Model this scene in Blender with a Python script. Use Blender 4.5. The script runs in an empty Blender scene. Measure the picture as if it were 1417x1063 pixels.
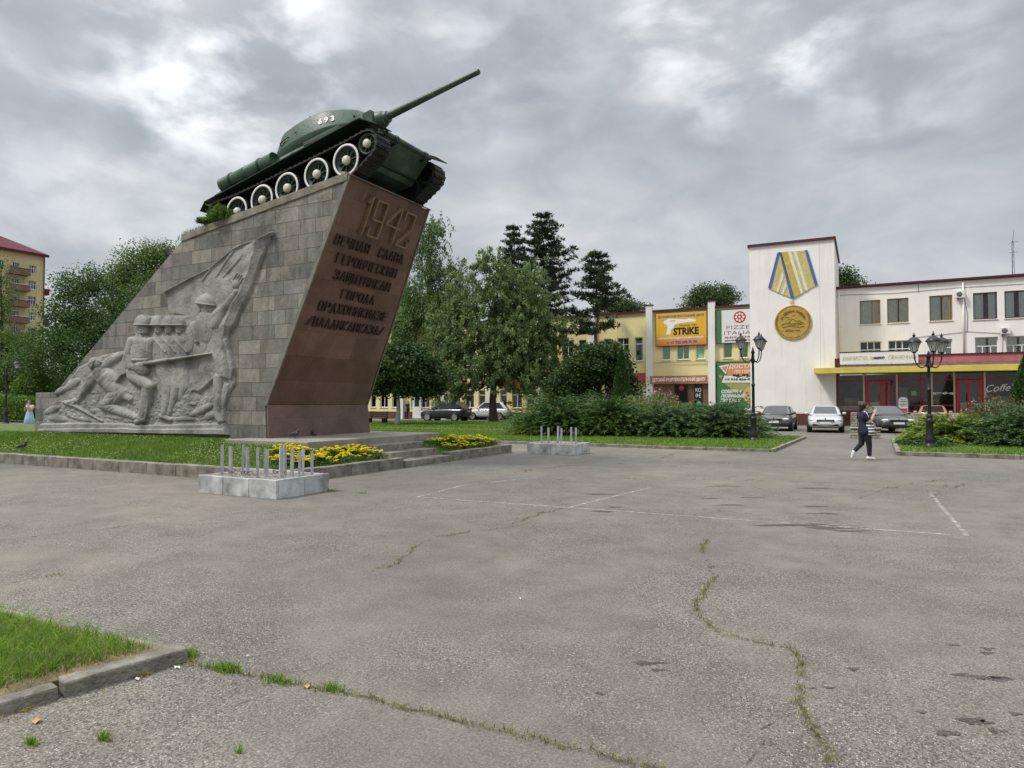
import bpy, bmesh, math, random
import numpy as np
from mathutils import Vector, Matrix
S = bpy.context.scene
COL = S.collection
R = math.radians
PI = math.pi
random.seed(7)
rng = np.random.default_rng(7)

# ------------------------------------------------------------------ camera
TH, PITCH, FPX, EYE = 0.478, 0.027, 940.0, 1.6
cd = bpy.data.cameras.new('camera')
cam = bpy.data.objects.new('camera', cd); COL.objects.link(cam)
cam.location = (0, 0, EYE); cam.rotation_euler = (PI/2 + PITCH, 0, TH)
cd.sensor_width = 36; cd.lens = FPX/1417*36; cd.clip_start = 0.1; cd.clip_end = 3000
S.camera = cam
S.view_settings.view_transform = 'Standard'; S.view_settings.look = 'None'
S.view_settings.exposure = 0.92; S.view_settings.gamma = 1.0

# ------------------------------------------------------------------ sun + sky
SUN_EL, SUN_AZ = R(54), R(-46)          # azimuth measured from -Y (behind the viewer) towards +X
sdir = Vector((math.sin(SUN_AZ)*math.cos(SUN_EL), -math.cos(SUN_AZ)*math.cos(SUN_EL), math.sin(SUN_EL)))
sl = bpy.data.lights.new('sun', 'SUN'); sl.energy = 1.5; sl.angle = R(10); sl.color = (1.0, 0.955, 0.885)
so = bpy.data.objects.new('sun', sl); COL.objects.link(so)
so.rotation_euler = sdir.to_track_quat('Z', 'Y').to_euler(); so.location = (0, -20, 40)

W = bpy.data.worlds.new('World'); S.world = W; W.use_nodes = True
wt = W.node_tree; wt.nodes.clear()
def N(t, typ, **kw):
    n = t.nodes.new(typ)
    for k, v in kw.items():
        if k == 'ins':
            for a, b in v.items(): n.inputs[a].default_value = b
        else: setattr(n, k, v)
    return n
def ramp(t, stops, interp='LINEAR'):
    n = t.nodes.new('ShaderNodeValToRGB'); e = n.color_ramp.elements; n.color_ramp.interpolation = interp
    while len(e) < len(stops): e.new(0.5)
    for k, (p, c) in enumerate(stops):
        e[k].position = p
        if not hasattr(c, '__len__'): c = (c, c, c)
        e[k].color = (*c, 1)
    return n
def mathn(t, op, a=None, b=None, **kw):
    n = t.nodes.new('ShaderNodeMath'); n.operation = op
    for i, v in enumerate((a, b)):
        if v is None: continue
        if hasattr(v, 'is_output'): t.links.new(v, n.inputs[i])
        else: n.inputs[i].default_value = v
    if kw.get('clamp'): n.use_clamp = True
    return n.outputs[0]
def mixc(t, fac, a, b, mode='MIX'):
    n = t.nodes.new('ShaderNodeMix'); n.data_type = 'RGBA'; n.blend_type = mode
    for i, v in ((0, fac), (6, a), (7, b)):
        if hasattr(v, 'is_output'): t.links.new(v, n.inputs[i])
        else: n.inputs[i].default_value = v if i == 0 else (*v[:3], 1)
    return n.outputs[2]
tc = N(wt, 'ShaderNodeTexCoord')
sep = N(wt, 'ShaderNodeSeparateXYZ'); wt.links.new(tc.outputs['Generated'], sep.inputs[0])
cp = N(wt, 'ShaderNodeMapping'); cp.inputs['Scale'].default_value = (1.0, 1.0, 1.9); cp.inputs['Location'].default_value = (2.7, 5.3, 1.1); wt.links.new(tc.outputs['Generated'], cp.inputs[0])
big = N(wt, 'ShaderNodeTexNoise', ins={'Scale': 2.3, 'Detail': 6.0, 'Roughness': 0.5, 'Distortion': 0.25})
fine = N(wt, 'ShaderNodeTexNoise', ins={'Scale': 5.6, 'Detail': 9.0, 'Roughness': 0.55, 'Distortion': 0.35})
for n in (big, fine): wt.links.new(cp.outputs[0], n.inputs['Vector'])
s = mathn(wt, 'ADD', mathn(wt, 'MULTIPLY', big.outputs[0], 0.5), mathn(wt, 'MULTIPLY', fine.outputs[0], 0.5))
cr = ramp(wt, [(0.35, (0.188, 0.206, 0.229)), (0.45, (0.234, 0.251, 0.269)), (0.52, (0.275, 0.289, 0.302)), (0.59, (0.322, 0.333, 0.342)), (0.69, (0.388, 0.395, 0.399))])
wt.links.new(s, cr.inputs[0])
# brighter breaks where the sun works on the cloud deck (fixed directions in the sky)
def skyray(px, py):
    a = (px-708.5)/FPX; b = (531.5-py)/FPX
    d = math.cos(PITCH)-b*math.sin(PITCH); z = math.sin(PITCH)+b*math.cos(PITCH)
    return Vector((a*math.cos(TH)-d*math.sin(TH), a*math.sin(TH)+d*math.cos(TH), z)).normalized()
glow = None
for (px, py, w, amp) in ((295, 50, .980, 0.26), (1012, 28, .984, 0.24), (510, 60, .97, 0.07), (1215, 75, .984, 0.12), (150, 230, .94, .09), (700, 20, .97, .08)):
    dp = N(wt, 'ShaderNodeVectorMath', operation='DOT_PRODUCT'); dp.inputs[1].default_value = skyray(px, py)
    wt.links.new(tc.outputs['Generated'], dp.inputs[0])
    mr = N(wt, 'ShaderNodeMapRange', interpolation_type='SMOOTHERSTEP', ins={'From Min': w-0.0, 'From Max': 1.0, 'To Min': 0.0, 'To Max': amp})
    wt.links.new(dp.outputs['Value'], mr.inputs[0])
    glow = mr.outputs[0] if glow is None else mathn(wt, 'ADD', glow, mr.outputs[0])
fr = N(wt, 'ShaderNodeMapRange', interpolation_type='SMOOTHSTEP', ins={'From Min': 0.40, 'From Max': 0.70, 'To Min': 0.0, 'To Max': 1.0})
wt.links.new(fine.outputs[0], fr.inputs[0])
fb = N(wt, 'ShaderNodeTexNoise', ins={'Scale': 9.0, 'Detail': 6.0, 'Roughness': 0.5, 'Distortion': 0.2}); wt.links.new(cp.outputs[0], fb.inputs['Vector']); wt.links.new(fb.outputs[0], fr.inputs[0])
gl = mathn(wt, 'MULTIPLY', glow, fr.outputs[0])
cloud = mixc(wt, 1.0, cr.outputs[0], gl, 'ADD')
# overcast skies are brightest towards the zenith
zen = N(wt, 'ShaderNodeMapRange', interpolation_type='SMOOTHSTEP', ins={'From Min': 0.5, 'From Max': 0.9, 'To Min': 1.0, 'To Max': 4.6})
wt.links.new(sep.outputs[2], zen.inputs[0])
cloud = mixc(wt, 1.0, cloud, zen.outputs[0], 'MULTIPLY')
sky = N(wt, 'ShaderNodeTexSky', sky_type='NISHITA', sun_disc=False, sun_elevation=SUN_EL, sun_rotation=PI - SUN_AZ)
bs = N(wt, 'ShaderNodeBackground', ins={'Strength': 0.1}); wt.links.new(sky.outputs[0], bs.inputs[0])
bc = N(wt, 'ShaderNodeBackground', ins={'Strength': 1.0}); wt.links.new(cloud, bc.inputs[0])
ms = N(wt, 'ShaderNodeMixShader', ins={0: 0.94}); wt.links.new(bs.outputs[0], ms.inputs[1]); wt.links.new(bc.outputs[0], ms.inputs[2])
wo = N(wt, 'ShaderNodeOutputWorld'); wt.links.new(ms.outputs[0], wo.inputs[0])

# ------------------------------------------------------------------ ray helpers: where a sight line meets a plane of the place
def ray(px, py):
    a = (px-708.5)/FPX; b = (531.5-py)/FPX
    d = math.cos(PITCH)-b*math.sin(PITCH); z = math.sin(PITCH)+b*math.cos(PITCH)
    return Vector((a*math.cos(TH)-d*math.sin(TH), a*math.sin(TH)+d*math.cos(TH), z))
def atz(px, py, z=0.0):
    r = ray(px, py); return Vector((0, 0, EYE)) + r*((z-EYE)/r.z)
def aty(px, py, y):
    r = ray(px, py); return Vector((0, 0, EYE)) + r*(y/r.y)
def atd(px, py, d):
    return Vector((0, 0, EYE)) + ray(px, py)*d

# ------------------------------------------------------------------ materials
MATS = {}
def mat(name, col, rough=0.6, var=0.12, scale=6.0, bump=0.0, bscale=40.0, metal=0.0, spec=0.4, col2=None, coat=0.0, emit=None):
    if name in MATS: return MATS[name]
    m = bpy.data.materials.new(name); m.use_nodes = True; t = m.node_tree; p = t.nodes['Principled BSDF']
    p.inputs['Roughness'].default_value = rough; p.inputs['Metallic'].default_value = metal
    p.inputs['Specular IOR Level'].default_value = spec; p.inputs['Coat Weight'].default_value = coat
    c = N(t, 'ShaderNodeTexCoord')
    n = N(t, 'ShaderNodeTexNoise', ins={'Scale': scale, 'Detail': 6.0, 'Roughness': 0.62}); t.links.new(c.outputs['Object'], n.inputs['Vector'])
    lo = [max(0, x*(1-var)) for x in col]; hi = [min(1, x*(1+var)) for x in (col2 or col)]
    r = ramp(t, [(0.3, lo), (0.7, hi)]); t.links.new(n.outputs[0], r.inputs[0]); t.links.new(r.outputs[0], p.inputs['Base Color'])
    if bump:
        b = N(t, 'ShaderNodeTexNoise', ins={'Scale': bscale, 'Detail': 4.0}); t.links.new(c.outputs['Object'], b.inputs['Vector'])
        bp = N(t, 'ShaderNodeBump', ins={'Strength': bump, 'Distance': 0.02}); t.links.new(b.outputs[0], bp.inputs['Height']); t.links.new(bp.outputs[0], p.inputs['Normal'])
    if emit:
        p.inputs['Emission Color'].default_value = (*emit[:3], 1); p.inputs['Emission Strength'].default_value = emit[3]
    MATS[name] = m; return m
def leafmat(name, lo, hi, trans=0.3, rough=0.55):
    if name in MATS: return MATS[name]
    m = bpy.data.materials.new(name); m.use_nodes = True; t = m.node_tree; p = t.nodes['Principled BSDF']
    a = N(t, 'ShaderNodeAttribute', attribute_name='rnd')
    r = ramp(t, [(0.0, lo), (1.0, hi)]); t.links.new(a.outputs['Fac'], r.inputs[0])
    t.links.new(r.outputs[0], p.inputs['Base Color']); p.inputs['Roughness'].default_value = rough; p.inputs['Specular IOR Level'].default_value = 0.3
    tr = N(t, 'ShaderNodeBsdfTranslucent'); t.links.new(r.outputs[0], tr.inputs[0])
    mx = N(t, 'ShaderNodeMixShader', ins={0: trans}); t.links.new(p.outputs[0], mx.inputs[1]); t.links.new(tr.outputs[0], mx.inputs[2])
    t.links.new(mx.outputs[0], t.nodes['Material Output'].inputs[0]); MATS[name] = m; return m

# ------------------------------------------------------------------ mesh building
class B:
    def __init__(s): s.v = []; s.f = []; s.s = []; s.m = []; s.M = None; s.mi = 0
    def add(s, vs, fs, smooth=False, mi=None):
        o = len(s.v)
        if s.M is not None: vs = [s.M @ Vector(v) for v in vs]
        s.v += [tuple(v) for v in vs]; s.f += [tuple(i+o for i in f) for f in fs]
        s.s += [smooth]*len(fs); s.m += [s.mi if mi is None else mi]*len(fs); return s
    def box(s, x0, x1, y0, y1, z0, z1, mi=None):
        return s.add([(x, y, z) for z in (z0, z1) for y in (y0, y1) for x in (x0, x1)],
            [(0, 2, 3, 1), (4, 5, 7, 6), (0, 1, 5, 4), (2, 6, 7, 3), (0, 4, 6, 2), (1, 3, 7, 5)], False, mi)
    def tube(s, p0, p1, r0, r1=None, n=10, caps=True, smooth=True, mi=None):
        return s.path([p0, p1], [r0, r0 if r1 is None else r1], n, caps, smooth, mi)
    def path(s, pts, rs, n=8, caps=True, smooth=True, mi=None):
        pts = [Vector(p) for p in pts]
        if not hasattr(rs, '__len__'): rs = [rs]*len(pts)
        vs = []; up = None
        for i, p in enumerate(pts):
            d = (pts[min(i+1, len(pts)-1)]-pts[max(i-1, 0)]).normalized()
            if up is None:
                a = Vector((0, 0, 1)) if abs(d.z) < 0.9 else Vector((1, 0, 0)); up = d.cross(a).normalized()
            else: up = (up - d*up.dot(d)).normalized()
            w = d.cross(up)
            vs += [p + (up*math.cos(2*PI*k/n) + w*math.sin(2*PI*k/n))*rs[i] for k in range(n)]
        fs = [(i*n+k, i*n+(k+1) % n, (i+1)*n+(k+1) % n, (i+1)*n+k) for i in range(len(pts)-1) for k in range(n)]
        s.add(vs, fs, smooth, mi)
        if caps:
            o = len(vs); s.add(vs[:n], [tuple(range(n-1, -1, -1))], False, mi); s.add(vs[o-n:], [tuple(range(n))], False, mi)
        return s
    def lathe(s, prof, n=16, c=(0, 0, 0), axis='z', smooth=True, mi=None):
        vs = []
        for r, h in prof:
            for k in range(n):
                a = 2*PI*k/n; x, y = r*math.cos(a), r*math.sin(a)
                q = {'z': (x, y, h), 'y': (x, h, y), 'x': (h, x, y)}[axis]
                vs.append((q[0]+c[0], q[1]+c[1], q[2]+c[2]))
        fs = [(i*n+k, i*n+(k+1) % n, (i+1)*n+(k+1) % n, (i+1)*n+k) for i in range(len(prof)-1) for k in range(n)]
        if axis == 'y': fs = [f[::-1] for f in fs]
        return s.add(vs, fs, smooth, mi)
    def ell(s, c, r, n=12, m=8, mi=None):
        if not hasattr(r, '__len__'): r = (r, r, r)
        vs = [(c[0], c[1], c[2]-r[2])]
        for i in range(1, m):
            t = -PI/2 + PI*i/m
            vs += [(c[0]+r[0]*math.cos(t)*math.cos(2*PI*k/n), c[1]+r[1]*math.cos(t)*math.sin(2*PI*k/n), c[2]+r[2]*math.sin(t)) for k in range(n)]
        vs.append((c[0], c[1], c[2]+r[2])); T = len(vs)-1
        fs = [(0, 1+(k+1) % n, 1+k) for k in range(n)]
        fs += [(1+i*n+k, 1+i*n+(k+1) % n, 1+(i+1)*n+(k+1) % n, 1+(i+1)*n+k) for i in range(m-2) for k in range(n)]
        fs += [(1+(m-2)*n+k, 1+(m-2)*n+(k+1) % n, T) for k in range(n)]
        return s.add(vs, fs, True, mi)
    def prism(s, poly, a, b, plane='xz', mi=None, smooth=False):
        """poly in a plane, extruded between a and b along the third axis"""
        def q(u, v, w): return {'xz': (u, w, v), 'xy': (u, v, w), 'yz': (w, u, v)}[plane]
        n = len(poly); vs = [q(u, v, a) for u, v in poly] + [q(u, v, b) for u, v in poly]
        s.add(vs, [tuple(range(n)), tuple(range(2*n-1, n-1, -1))], False, mi)
        return s.add(vs, [(k, k+n, (k+1) % n+n, (k+1) % n) for k in range(n)], smooth, mi)
    def loft(s, rings, closed=True, caps=True, smooth=True, mi=None):
        n = len(rings[0]); vs = [p for r in rings for p in r]; e = n if closed else n-1
        s.add(vs, [(i*n+k, i*n+(k+1) % n, (i+1)*n+(k+1) % n, (i+1)*n+k) for i in range(len(rings)-1) for k in range(e)], smooth, mi)
        if caps: s.add(rings[0], [tuple(range(n-1, -1, -1))], False, mi); s.add(rings[-1], [tuple(range(n))], False, mi)
        return s
    def build(s, name, m, parent=None, bevel=0.0, seg=2, world=False, recalc=True):
        """world=True: coordinates are world ones and the parent is unrotated"""
        me = bpy.data.meshes.new(name); vs = s.v
        if world and parent is not None:
            l = Vector(parent.location)
            if parent.parent: l = l + Vector(parent.parent.location)
            vs = [(x-l.x, y-l.y, z-l.z) for x, y, z in vs]
        me.from_pydata(vs, [], s.f)
        for k in (m if isinstance(m, (list, tuple)) else [m]): me.materials.append(k)
        me.polygons.foreach_set('use_smooth', s.s); me.polygons.foreach_set('material_index', s.m)
        if recalc:
            bm = bmesh.new(); bm.from_mesh(me); bmesh.ops.remove_doubles(bm, verts=bm.verts, dist=1e-5)
            bmesh.ops.recalc_face_normals(bm, faces=bm.faces); bm.to_mesh(me); bm.free()
        me.update()
        return link(name, me, parent, bevel, seg)
def link(name, me, parent=None, bevel=0.0, seg=2):
    o = bpy.data.objects.new(name, me); COL.objects.link(o)
    if parent is not None: o.parent = parent
    if bevel:
        b = o.modifiers.new('bevel', 'BEVEL'); b.width = bevel; b.segments = seg; b.limit_method = 'ANGLE'; b.angle_limit = R(40)
    return o
def rawmesh(name, verts, quads, mats, parent=None, rnd=None, smooth=False):
    """fast numpy mesh: verts Nx3, quads Mx4 (or Mx3)"""
    me = bpy.data.meshes.new(name); verts = np.asarray(verts, np.float32); quads = np.asarray(quads, np.int32); k = quads.shape[1]
    me.vertices.add(len(verts)); me.vertices.foreach_set('co', verts.ravel())
    me.loops.add(quads.size); me.loops.foreach_set('vertex_index', quads.ravel())
    me.polygons.add(len(quads)); me.polygons.foreach_set('loop_start', np.arange(0, quads.size, k, dtype=np.int32))
    try: me.polygons.foreach_set('loop_total', np.full(len(quads), k, np.int32))
    except Exception: pass
    if smooth: me.polygons.foreach_set('use_smooth', np.ones(len(quads), bool))
    for m in (mats if isinstance(mats, (list, tuple)) else [mats]): me.materials.append(m)
    if rnd is not None:
        a = me.attributes.new('rnd', 'FLOAT', 'POINT'); a.data.foreach_set('value', np.asarray(rnd, np.float32))
    me.update(calc_edges=True); me.validate()
    return link(name, me, parent)
def tag(o, label=None, cat=None, group=None, kind=None):
    if label: o['label'] = label
    if cat: o['category'] = cat
    if group: o['group'] = group
    if kind: o['kind'] = kind
    return o
def thing(name, label, cat, loc=(0, 0, 0), rz=0.0, group=None):
    o = bpy.data.objects.new(name, None); COL.objects.link(o); o.empty_display_size = 0.3
    o.location = loc; o.rotation_euler = (0, 0, rz); return tag(o, label, cat, group)
def copy_tree(o, parent=None):
    c = o.copy(); COL.objects.link(c)
    if parent is not None: c.parent = parent
    for ch in list(o.children): copy_tree(ch, c)
    return c
def text_mesh(body, size, extrude=0.0, xs=1.0, shear=0.0, align='CENTER', bevel=0.0, space=1.0, bold=0.0):
    cu = bpy.data.curves.new('text', 'FONT'); cu.body = body; cu.size = size; cu.extrude = extrude; cu.align_x = align
    cu.shear = shear; cu.bevel_depth = bevel; cu.space_character = space; cu.offset = bold; cu.resolution_u = 3
    o = bpy.data.objects.new('text', cu); COL.objects.link(o); o.scale = (xs, 1, 1)
    dg = bpy.context.evaluated_depsgraph_get(); dg.update()
    me = bpy.data.meshes.new_from_object(o.evaluated_get(dg)); COL.objects.unlink(o); bpy.data.objects.remove(o)
    me.transform(Matrix.Diagonal((xs, 1, 1, 1)))
    return me
def text(name, body, size, origin, right, up, m, parent=None, fit=None, **kw):
    """writing laid on a plane: origin = centre of the baseline, fit = wanted width"""
    me = text_mesh(body, size, **kw)
    if fit and len(me.vertices):
        xs = [v.co.x for v in me.vertices]; w = max(xs)-min(xs); me.transform(Matrix.Diagonal((fit/w, 1, 1, 1)))
    r = Vector(right).normalized(); u = Vector(up).normalized(); n = r.cross(u); org = Vector(origin)
    if parent is not None:
        org = org - Vector(parent.location)
        if parent.parent: org = org - Vector(parent.parent.location)
    me.transform(Matrix(((r.x, u.x, n.x, org.x), (r.y, u.y, n.y, org.y), (r.z, u.z, n.z, org.z), (0, 0, 0, 1))))
    me.materials.clear(); me.materials.append(m)
    return link(name, me, parent)
def vnoise(x, y, seed=0):
    """smooth value noise for numpy arrays"""
    xi = np.floor(x).astype(np.int64); yi = np.floor(y).astype(np.int64); fx = x-xi; fy = y-yi
    fx = fx*fx*(3-2*fx); fy = fy*fy*(3-2*fy)
    def h(a, b):
        q = (a*374761393 + b*668265263 + seed*1442695041) & 0x7fffffff
        q = ((q ^ (q >> 13))*1274126177) & 0x7fffffff
        return ((q ^ (q >> 16)) & 0xffff)/65535.0
    return (h(xi, yi)*(1-fx)+h(xi+1, yi)*fx)*(1-fy)+(h(xi, yi+1)*(1-fx)+h(xi+1, yi+1)*fx)*fy
def fbm(x, y, seed=0, o=4):
    r = 0; a = 0.5
    for k in range(o): r = r + a*vnoise(x*2**k, y*2**k, seed+k*17); a *= 0.5
    return r
# ================================================================== ground
def asphalt_mat(name, k=1.0, tint=(1, 1, 1), alpha=None):
    m = bpy.data.materials.new(name); m.use_nodes = True; t = m.node_tree; p = t.nodes['Principled BSDF']
    c = N(t, 'ShaderNodeTexCoord'); V = c.outputs['Object']
    big = N(t, 'ShaderNodeTexNoise', ins={'Scale': 0.13, 'Detail': 7.0, 'Roughness': 0.62, 'Distortion': 0.6}); t.links.new(V, big.inputs['Vector'])
    mid = N(t, 'ShaderNodeTexNoise', ins={'Scale': 1.7, 'Detail': 8.0, 'Roughness': 0.7}); t.links.new(V, mid.inputs['Vector'])
    fin = N(t, 'ShaderNodeTexNoise', ins={'Scale': 60.0, 'Detail': 4.0, 'Roughness': 0.7}); t.links.new(V, fin.inputs['Vector'])
    r1 = ramp(t, [(0.32, (0.122*k, 0.111*k, 0.096*k)), (0.5, (0.160*k, 0.144*k, 0.122*k)), (0.66, (0.206*k, 0.183*k, 0.150*k))]); t.links.new(big.outputs[0], r1.inputs[0])
    r2 = ramp(t, [(0.3, 0.74), (0.7, 1.20)]); t.links.new(mid.outputs[0], r2.inputs[0])
    r3 = ramp(t, [(0.3, 0.58), (0.7, 1.40)]); t.links.new(fin.outputs[0], r3.inputs[0])
    col = mixc(t, 1.0, mixc(t, 1.0, r1.outputs[0], r2.outputs[0], 'MULTIPLY'), r3.outputs[0], 'MULTIPLY')
    # worn patches where pale stone chips and dark pits show
    vo = N(t, 'ShaderNodeTexVoronoi', ins={'Scale': 105.0}); t.links.new(V, vo.inputs['Vector'])
    vs = N(t, 'ShaderNodeSeparateColor'); t.links.new(vo.outputs['Color'], vs.inputs[0])
    chip = N(t, 'ShaderNodeMapRange', ins={'From Min': 0.80, 'From Max': 0.90, 'To Min': 0.0, 'To Max': 1.0}); t.links.new(vs.outputs[0], chip.inputs[0])
    pit = N(t, 'ShaderNodeMapRange', ins={'From Min': 0.58, 'From Max': 0.72, 'To Min': 0.0, 'To Max': 0.8}); t.links.new(vs.outputs[1], pit.inputs[0])
    wear = N(t, 'ShaderNodeTexNoise', ins={'Scale': 0.33, 'Detail': 5.0, 'Roughness': 0.65, 'Distortion': 0.8}); t.links.new(V, wear.inputs['Vector'])
    wm = N(t, 'ShaderNodeMapRange', interpolation_type='SMOOTHSTEP', ins={'From Min': 0.40, 'From Max': 0.60, 'To Min': 0.25, 'To Max': 1.0}); t.links.new(wear.outputs[0], wm.inputs[0])
    vd = N(t, 'ShaderNodeMapRange', ins={'From Min': 0.30, 'From Max': 0.48, 'To Min': 1.0, 'To Max': 0.0}); t.links.new(vo.outputs['Distance'], vd.inputs[0])
    f1 = mathn(t, 'MULTIPLY', mathn(t, 'MULTIPLY', chip.outputs[0], wm.outputs[0]), vd.outputs[0])
    f2 = mathn(t, 'MULTIPLY', pit.outputs[0], wm.outputs[0])
    col = mixc(t, f2, col, (0.052*k, 0.048*k, 0.044*k))
    col = mixc(t, f1, col, (0.40*k, 0.385*k, 0.35*k))
    v2 = N(t, 'ShaderNodeTexVoronoi', ins={'Scale': 41.0}); t.links.new(V, v2.inputs['Vector'])
    s2 = N(t, 'ShaderNodeSeparateColor'); t.links.new(v2.outputs['Color'], s2.inputs[0])
    c2 = N(t, 'ShaderNodeMapRange', ins={'From Min': 0.90, 'From Max': 0.94, 'To Min': 0.0, 'To Max': 1.0}); t.links.new(s2.outputs[1], c2.inputs[0])
    d2 = N(t, 'ShaderNodeMapRange', ins={'From Min': 0.22, 'From Max': 0.36, 'To Min': 0.85, 'To Max': 0.0}); t.links.new(v2.outputs['Distance'], d2.inputs[0])
    col = mixc(t, mathn(t, 'MULTIPLY', mathn(t, 'MULTIPLY', c2.outputs[0], d2.outputs[0]), wm.outputs[0]), col, (0.36*k, 0.345*k, 0.32*k))
    if tint != (1, 1, 1): col = mixc(t, 1.0, col, tint, 'MULTIPLY')
    t.links.new(col, p.inputs['Base Color']); p.inputs['Roughness'].default_value = 0.88; p.inputs['Specular IOR Level'].default_value = 0.25
    bp = N(t, 'ShaderNodeBump', ins={'Strength': 0.5, 'Distance': 0.006})
    hb = mathn(t, 'ADD', fin.outputs[0], mathn(t, 'MULTIPLY', vs.outputs[2], 0.4)); t.links.new(hb, bp.inputs['Height']); t.links.new(bp.outputs[0], p.inputs['Normal'])
    if alpha is not None:
        no = N(t, 'ShaderNodeTexNoise', ins={'Scale': alpha[0], 'Detail': 6.0, 'Roughness': 0.75}); t.links.new(V, no.inputs['Vector'])
        mr = N(t, 'ShaderNodeMapRange', ins={'From Min': alpha[1], 'From Max': alpha[2], 'To Min': 0.0, 'To Max': 1.0}); t.links.new(no.outputs[0], mr.inputs[0])
        t.links.new(mr.outputs[0], p.inputs['Alpha'])
    return m
ASPH = asphalt_mat('asphalt')
STAIN = asphalt_mat('stained_asphalt', 0.54, alpha=(14.0, .36, .56))
CRACK = None
def worn_paint(nm, col, sc, lo, hi, mx):
    m = bpy.data.materials.new(nm); m.use_nodes = True; t = m.node_tree; p = t.nodes['Principled BSDF']
    p.inputs['Base Color'].default_value = (*col, 1); p.inputs['Roughness'].default_value = 0.8
    c = N(t, 'ShaderNodeTexCoord'); n = N(t, 'ShaderNodeTexNoise', ins={'Scale': sc, 'Detail': 8.0, 'Roughness': 0.8}); t.links.new(c.outputs['Object'], n.inputs['Vector'])
    mr = N(t, 'ShaderNodeMapRange', ins={'From Min': lo, 'From Max': hi, 'To Min': 0.0, 'To Max': mx}); t.links.new(n.outputs[0], mr.inputs[0])
    t.links.new(mr.outputs[0], p.inputs['Alpha']); return m
PAINT = worn_paint('worn_line_paint', (0.46, 0.45, 0.41), 6.0, .42, .62, .75)
CRACK = worn_paint('crack_dirt', (0.05, 0.046, 0.038), 9.0, .46, .62, .75)
KERB = mat('kerb_concrete', (0.125, 0.112, 0.09), 0.9, 0.42, 3.5, 0.8, 45, col2=(0.215, 0.195, 0.16))
CONC = mat('pale_concrete', (0.24, 0.222, 0.19), 0.85, 0.25, 2.0, 0.4, 50)
SOIL = mat('lawn_soil', (0.05, 0.075, 0.02), 0.95, 0.5, 3.0, 0.6, 30, col2=(0.085, 0.12, 0.03))
DRY = mat('dry_soil', (0.15, 0.115, 0.06), 0.95, 0.45, 5.0, 0.6, 40)
me = B(); me.add([(-900, -200, 0), (900, -200, 0), (900, 1300, 0), (-900, 1300, 0)], [(0, 1, 2, 3)])
tag(me.build('plaza', ASPH, recalc=False), kind='structure')

GRASS = leafmat('grass_blade', (0.055, 0.125, 0.008), (0.27, 0.42, 0.045), 0.45)
GRASS2 = leafmat('lawn_blade', (0.055, 0.130, 0.010), (0.24, 0.36, 0.05), 0.35)
DRYG = leafmat('dry_blade', (0.16, 0.13, 0.04), (0.42, 0.34, 0.13), 0.2)
WEED = leafmat('weed_blade', (0.08, 0.095, 0.02), (0.28, 0.26, 0.06), 0.3)
def blades(pts, h, w, lean=0.5, seg=2, dirn=None):
    """pts Nx3 -> tapering bent blades as quads"""
    n = len(pts); a = rng.uniform(0, 2*PI, n); hh = h*rng.uniform(0.55, 1.25, n); ww = w*rng.uniform(0.7, 1.3, n)
    ln = lean*rng.uniform(0.15, 1.0, n); b = rng.uniform(0, 2*PI, n)
    side = np.stack([np.cos(a), np.sin(a), np.zeros(n)], 1); ld = np.stack([np.cos(b), np.sin(b), np.zeros(n)], 1)
    up = np.array([0, 0, 1.0]); V = []; r = rng.uniform(0, 1, n)
    for k in range(seg+1):
        t = k/seg; c = pts + up*(hh*t*(1-0.35*ln*t))[:, None] + ld*(hh*ln*t*t)[:, None]
        wk = ww*(1-0.85*t**1.5); V += [c - side*(wk/2)[:, None], c + side*(wk/2)[:, None]]
    V = np.stack(V, 1); m = 2*(seg+1); base = (np.arange(n)*m)[:, None]
    Q = np.concatenate([base + np.array([2*k, 2*k+1, 2*k+3, 2*k+2]) for k in range(seg)], 0)
    return V.reshape(-1, 3), Q, np.repeat(r, m)
def grass(name, pts, h, w, m, lean=0.5, seg=2, rfun=None):
    v, q, r = blades(np.asarray(pts, float), h, w, lean, seg)
    if rfun is not None: r = np.clip(0.55*r + rfun(v[:, 0], v[:, 1]), 0, 1)
    return tag(rawmesh(name, v, q, m, rnd=r), kind='stuff')
patchy = lambda x, y: 0.55*fbm(x*0.9, y*0.9, 5)-0.05

# ---- raised terrace round the monument: kerb, lawn, steps
KX, KY, KH = -10.0, 9.75, 0.25
TY1 = 19.3
def terr_h(x, y):
    d = np.minimum(np.minimum(KX-0.3-x, y-KY-0.3), TY1-0.3-y)
    return 0.22 + 0.40*np.clip(d/1.7, 0, 1)**0.8
kb = B()
x = KX
def kerb_run(b, p0, p1, w, z0, z1, step=1.0, gap=0.012):
    p0, p1 = Vector(p0), Vector(p1); L = (p1-p0).length; d = (p1-p0)/L; nrm = Vector((-d.y, d.x)); n = max(1, round(L/step))
    for k in range(n):
        a = p0 + d*(L*k/n+gap/2); c = p0 + d*(L*(k+1)/n-gap/2); j = random.uniform(-.008, .008); jz = random.uniform(-.007, .007)
        q = [a+nrm*j, c+nrm*j, c+nrm*(w+j), a+nrm*(w+j)]
        b.add([(*v, z0) for v in q]+[(*v, z1+jz) for v in q], [(0, 3, 2, 1), (4, 5, 6, 7), (0, 1, 5, 4), (1, 2, 6, 5), (2, 3, 7, 6), (3, 0, 4, 7)])
kerb_run(kb, (-46, KY), (KX-0.28, KY), 0.24, -0.1, KH)
kerb_run(kb, (KX, KY), (KX, 13.55), 0.24, -0.1, KH)
kerb_run(kb, (KX, 15.62), (KX, TY1), 0.24, -0.1, KH)
kerb_run(kb, (KX-0.28, TY1), (-46, TY1), 0.2, -0.1, KH)
tag(kb.build('terrace_kerb', KERB, bevel=0.012), kind='structure')
gx = np.linspace(-46, KX-0.24, 150); gy = np.linspace(KY+0.24, TY1-0.2, 50)
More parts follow.
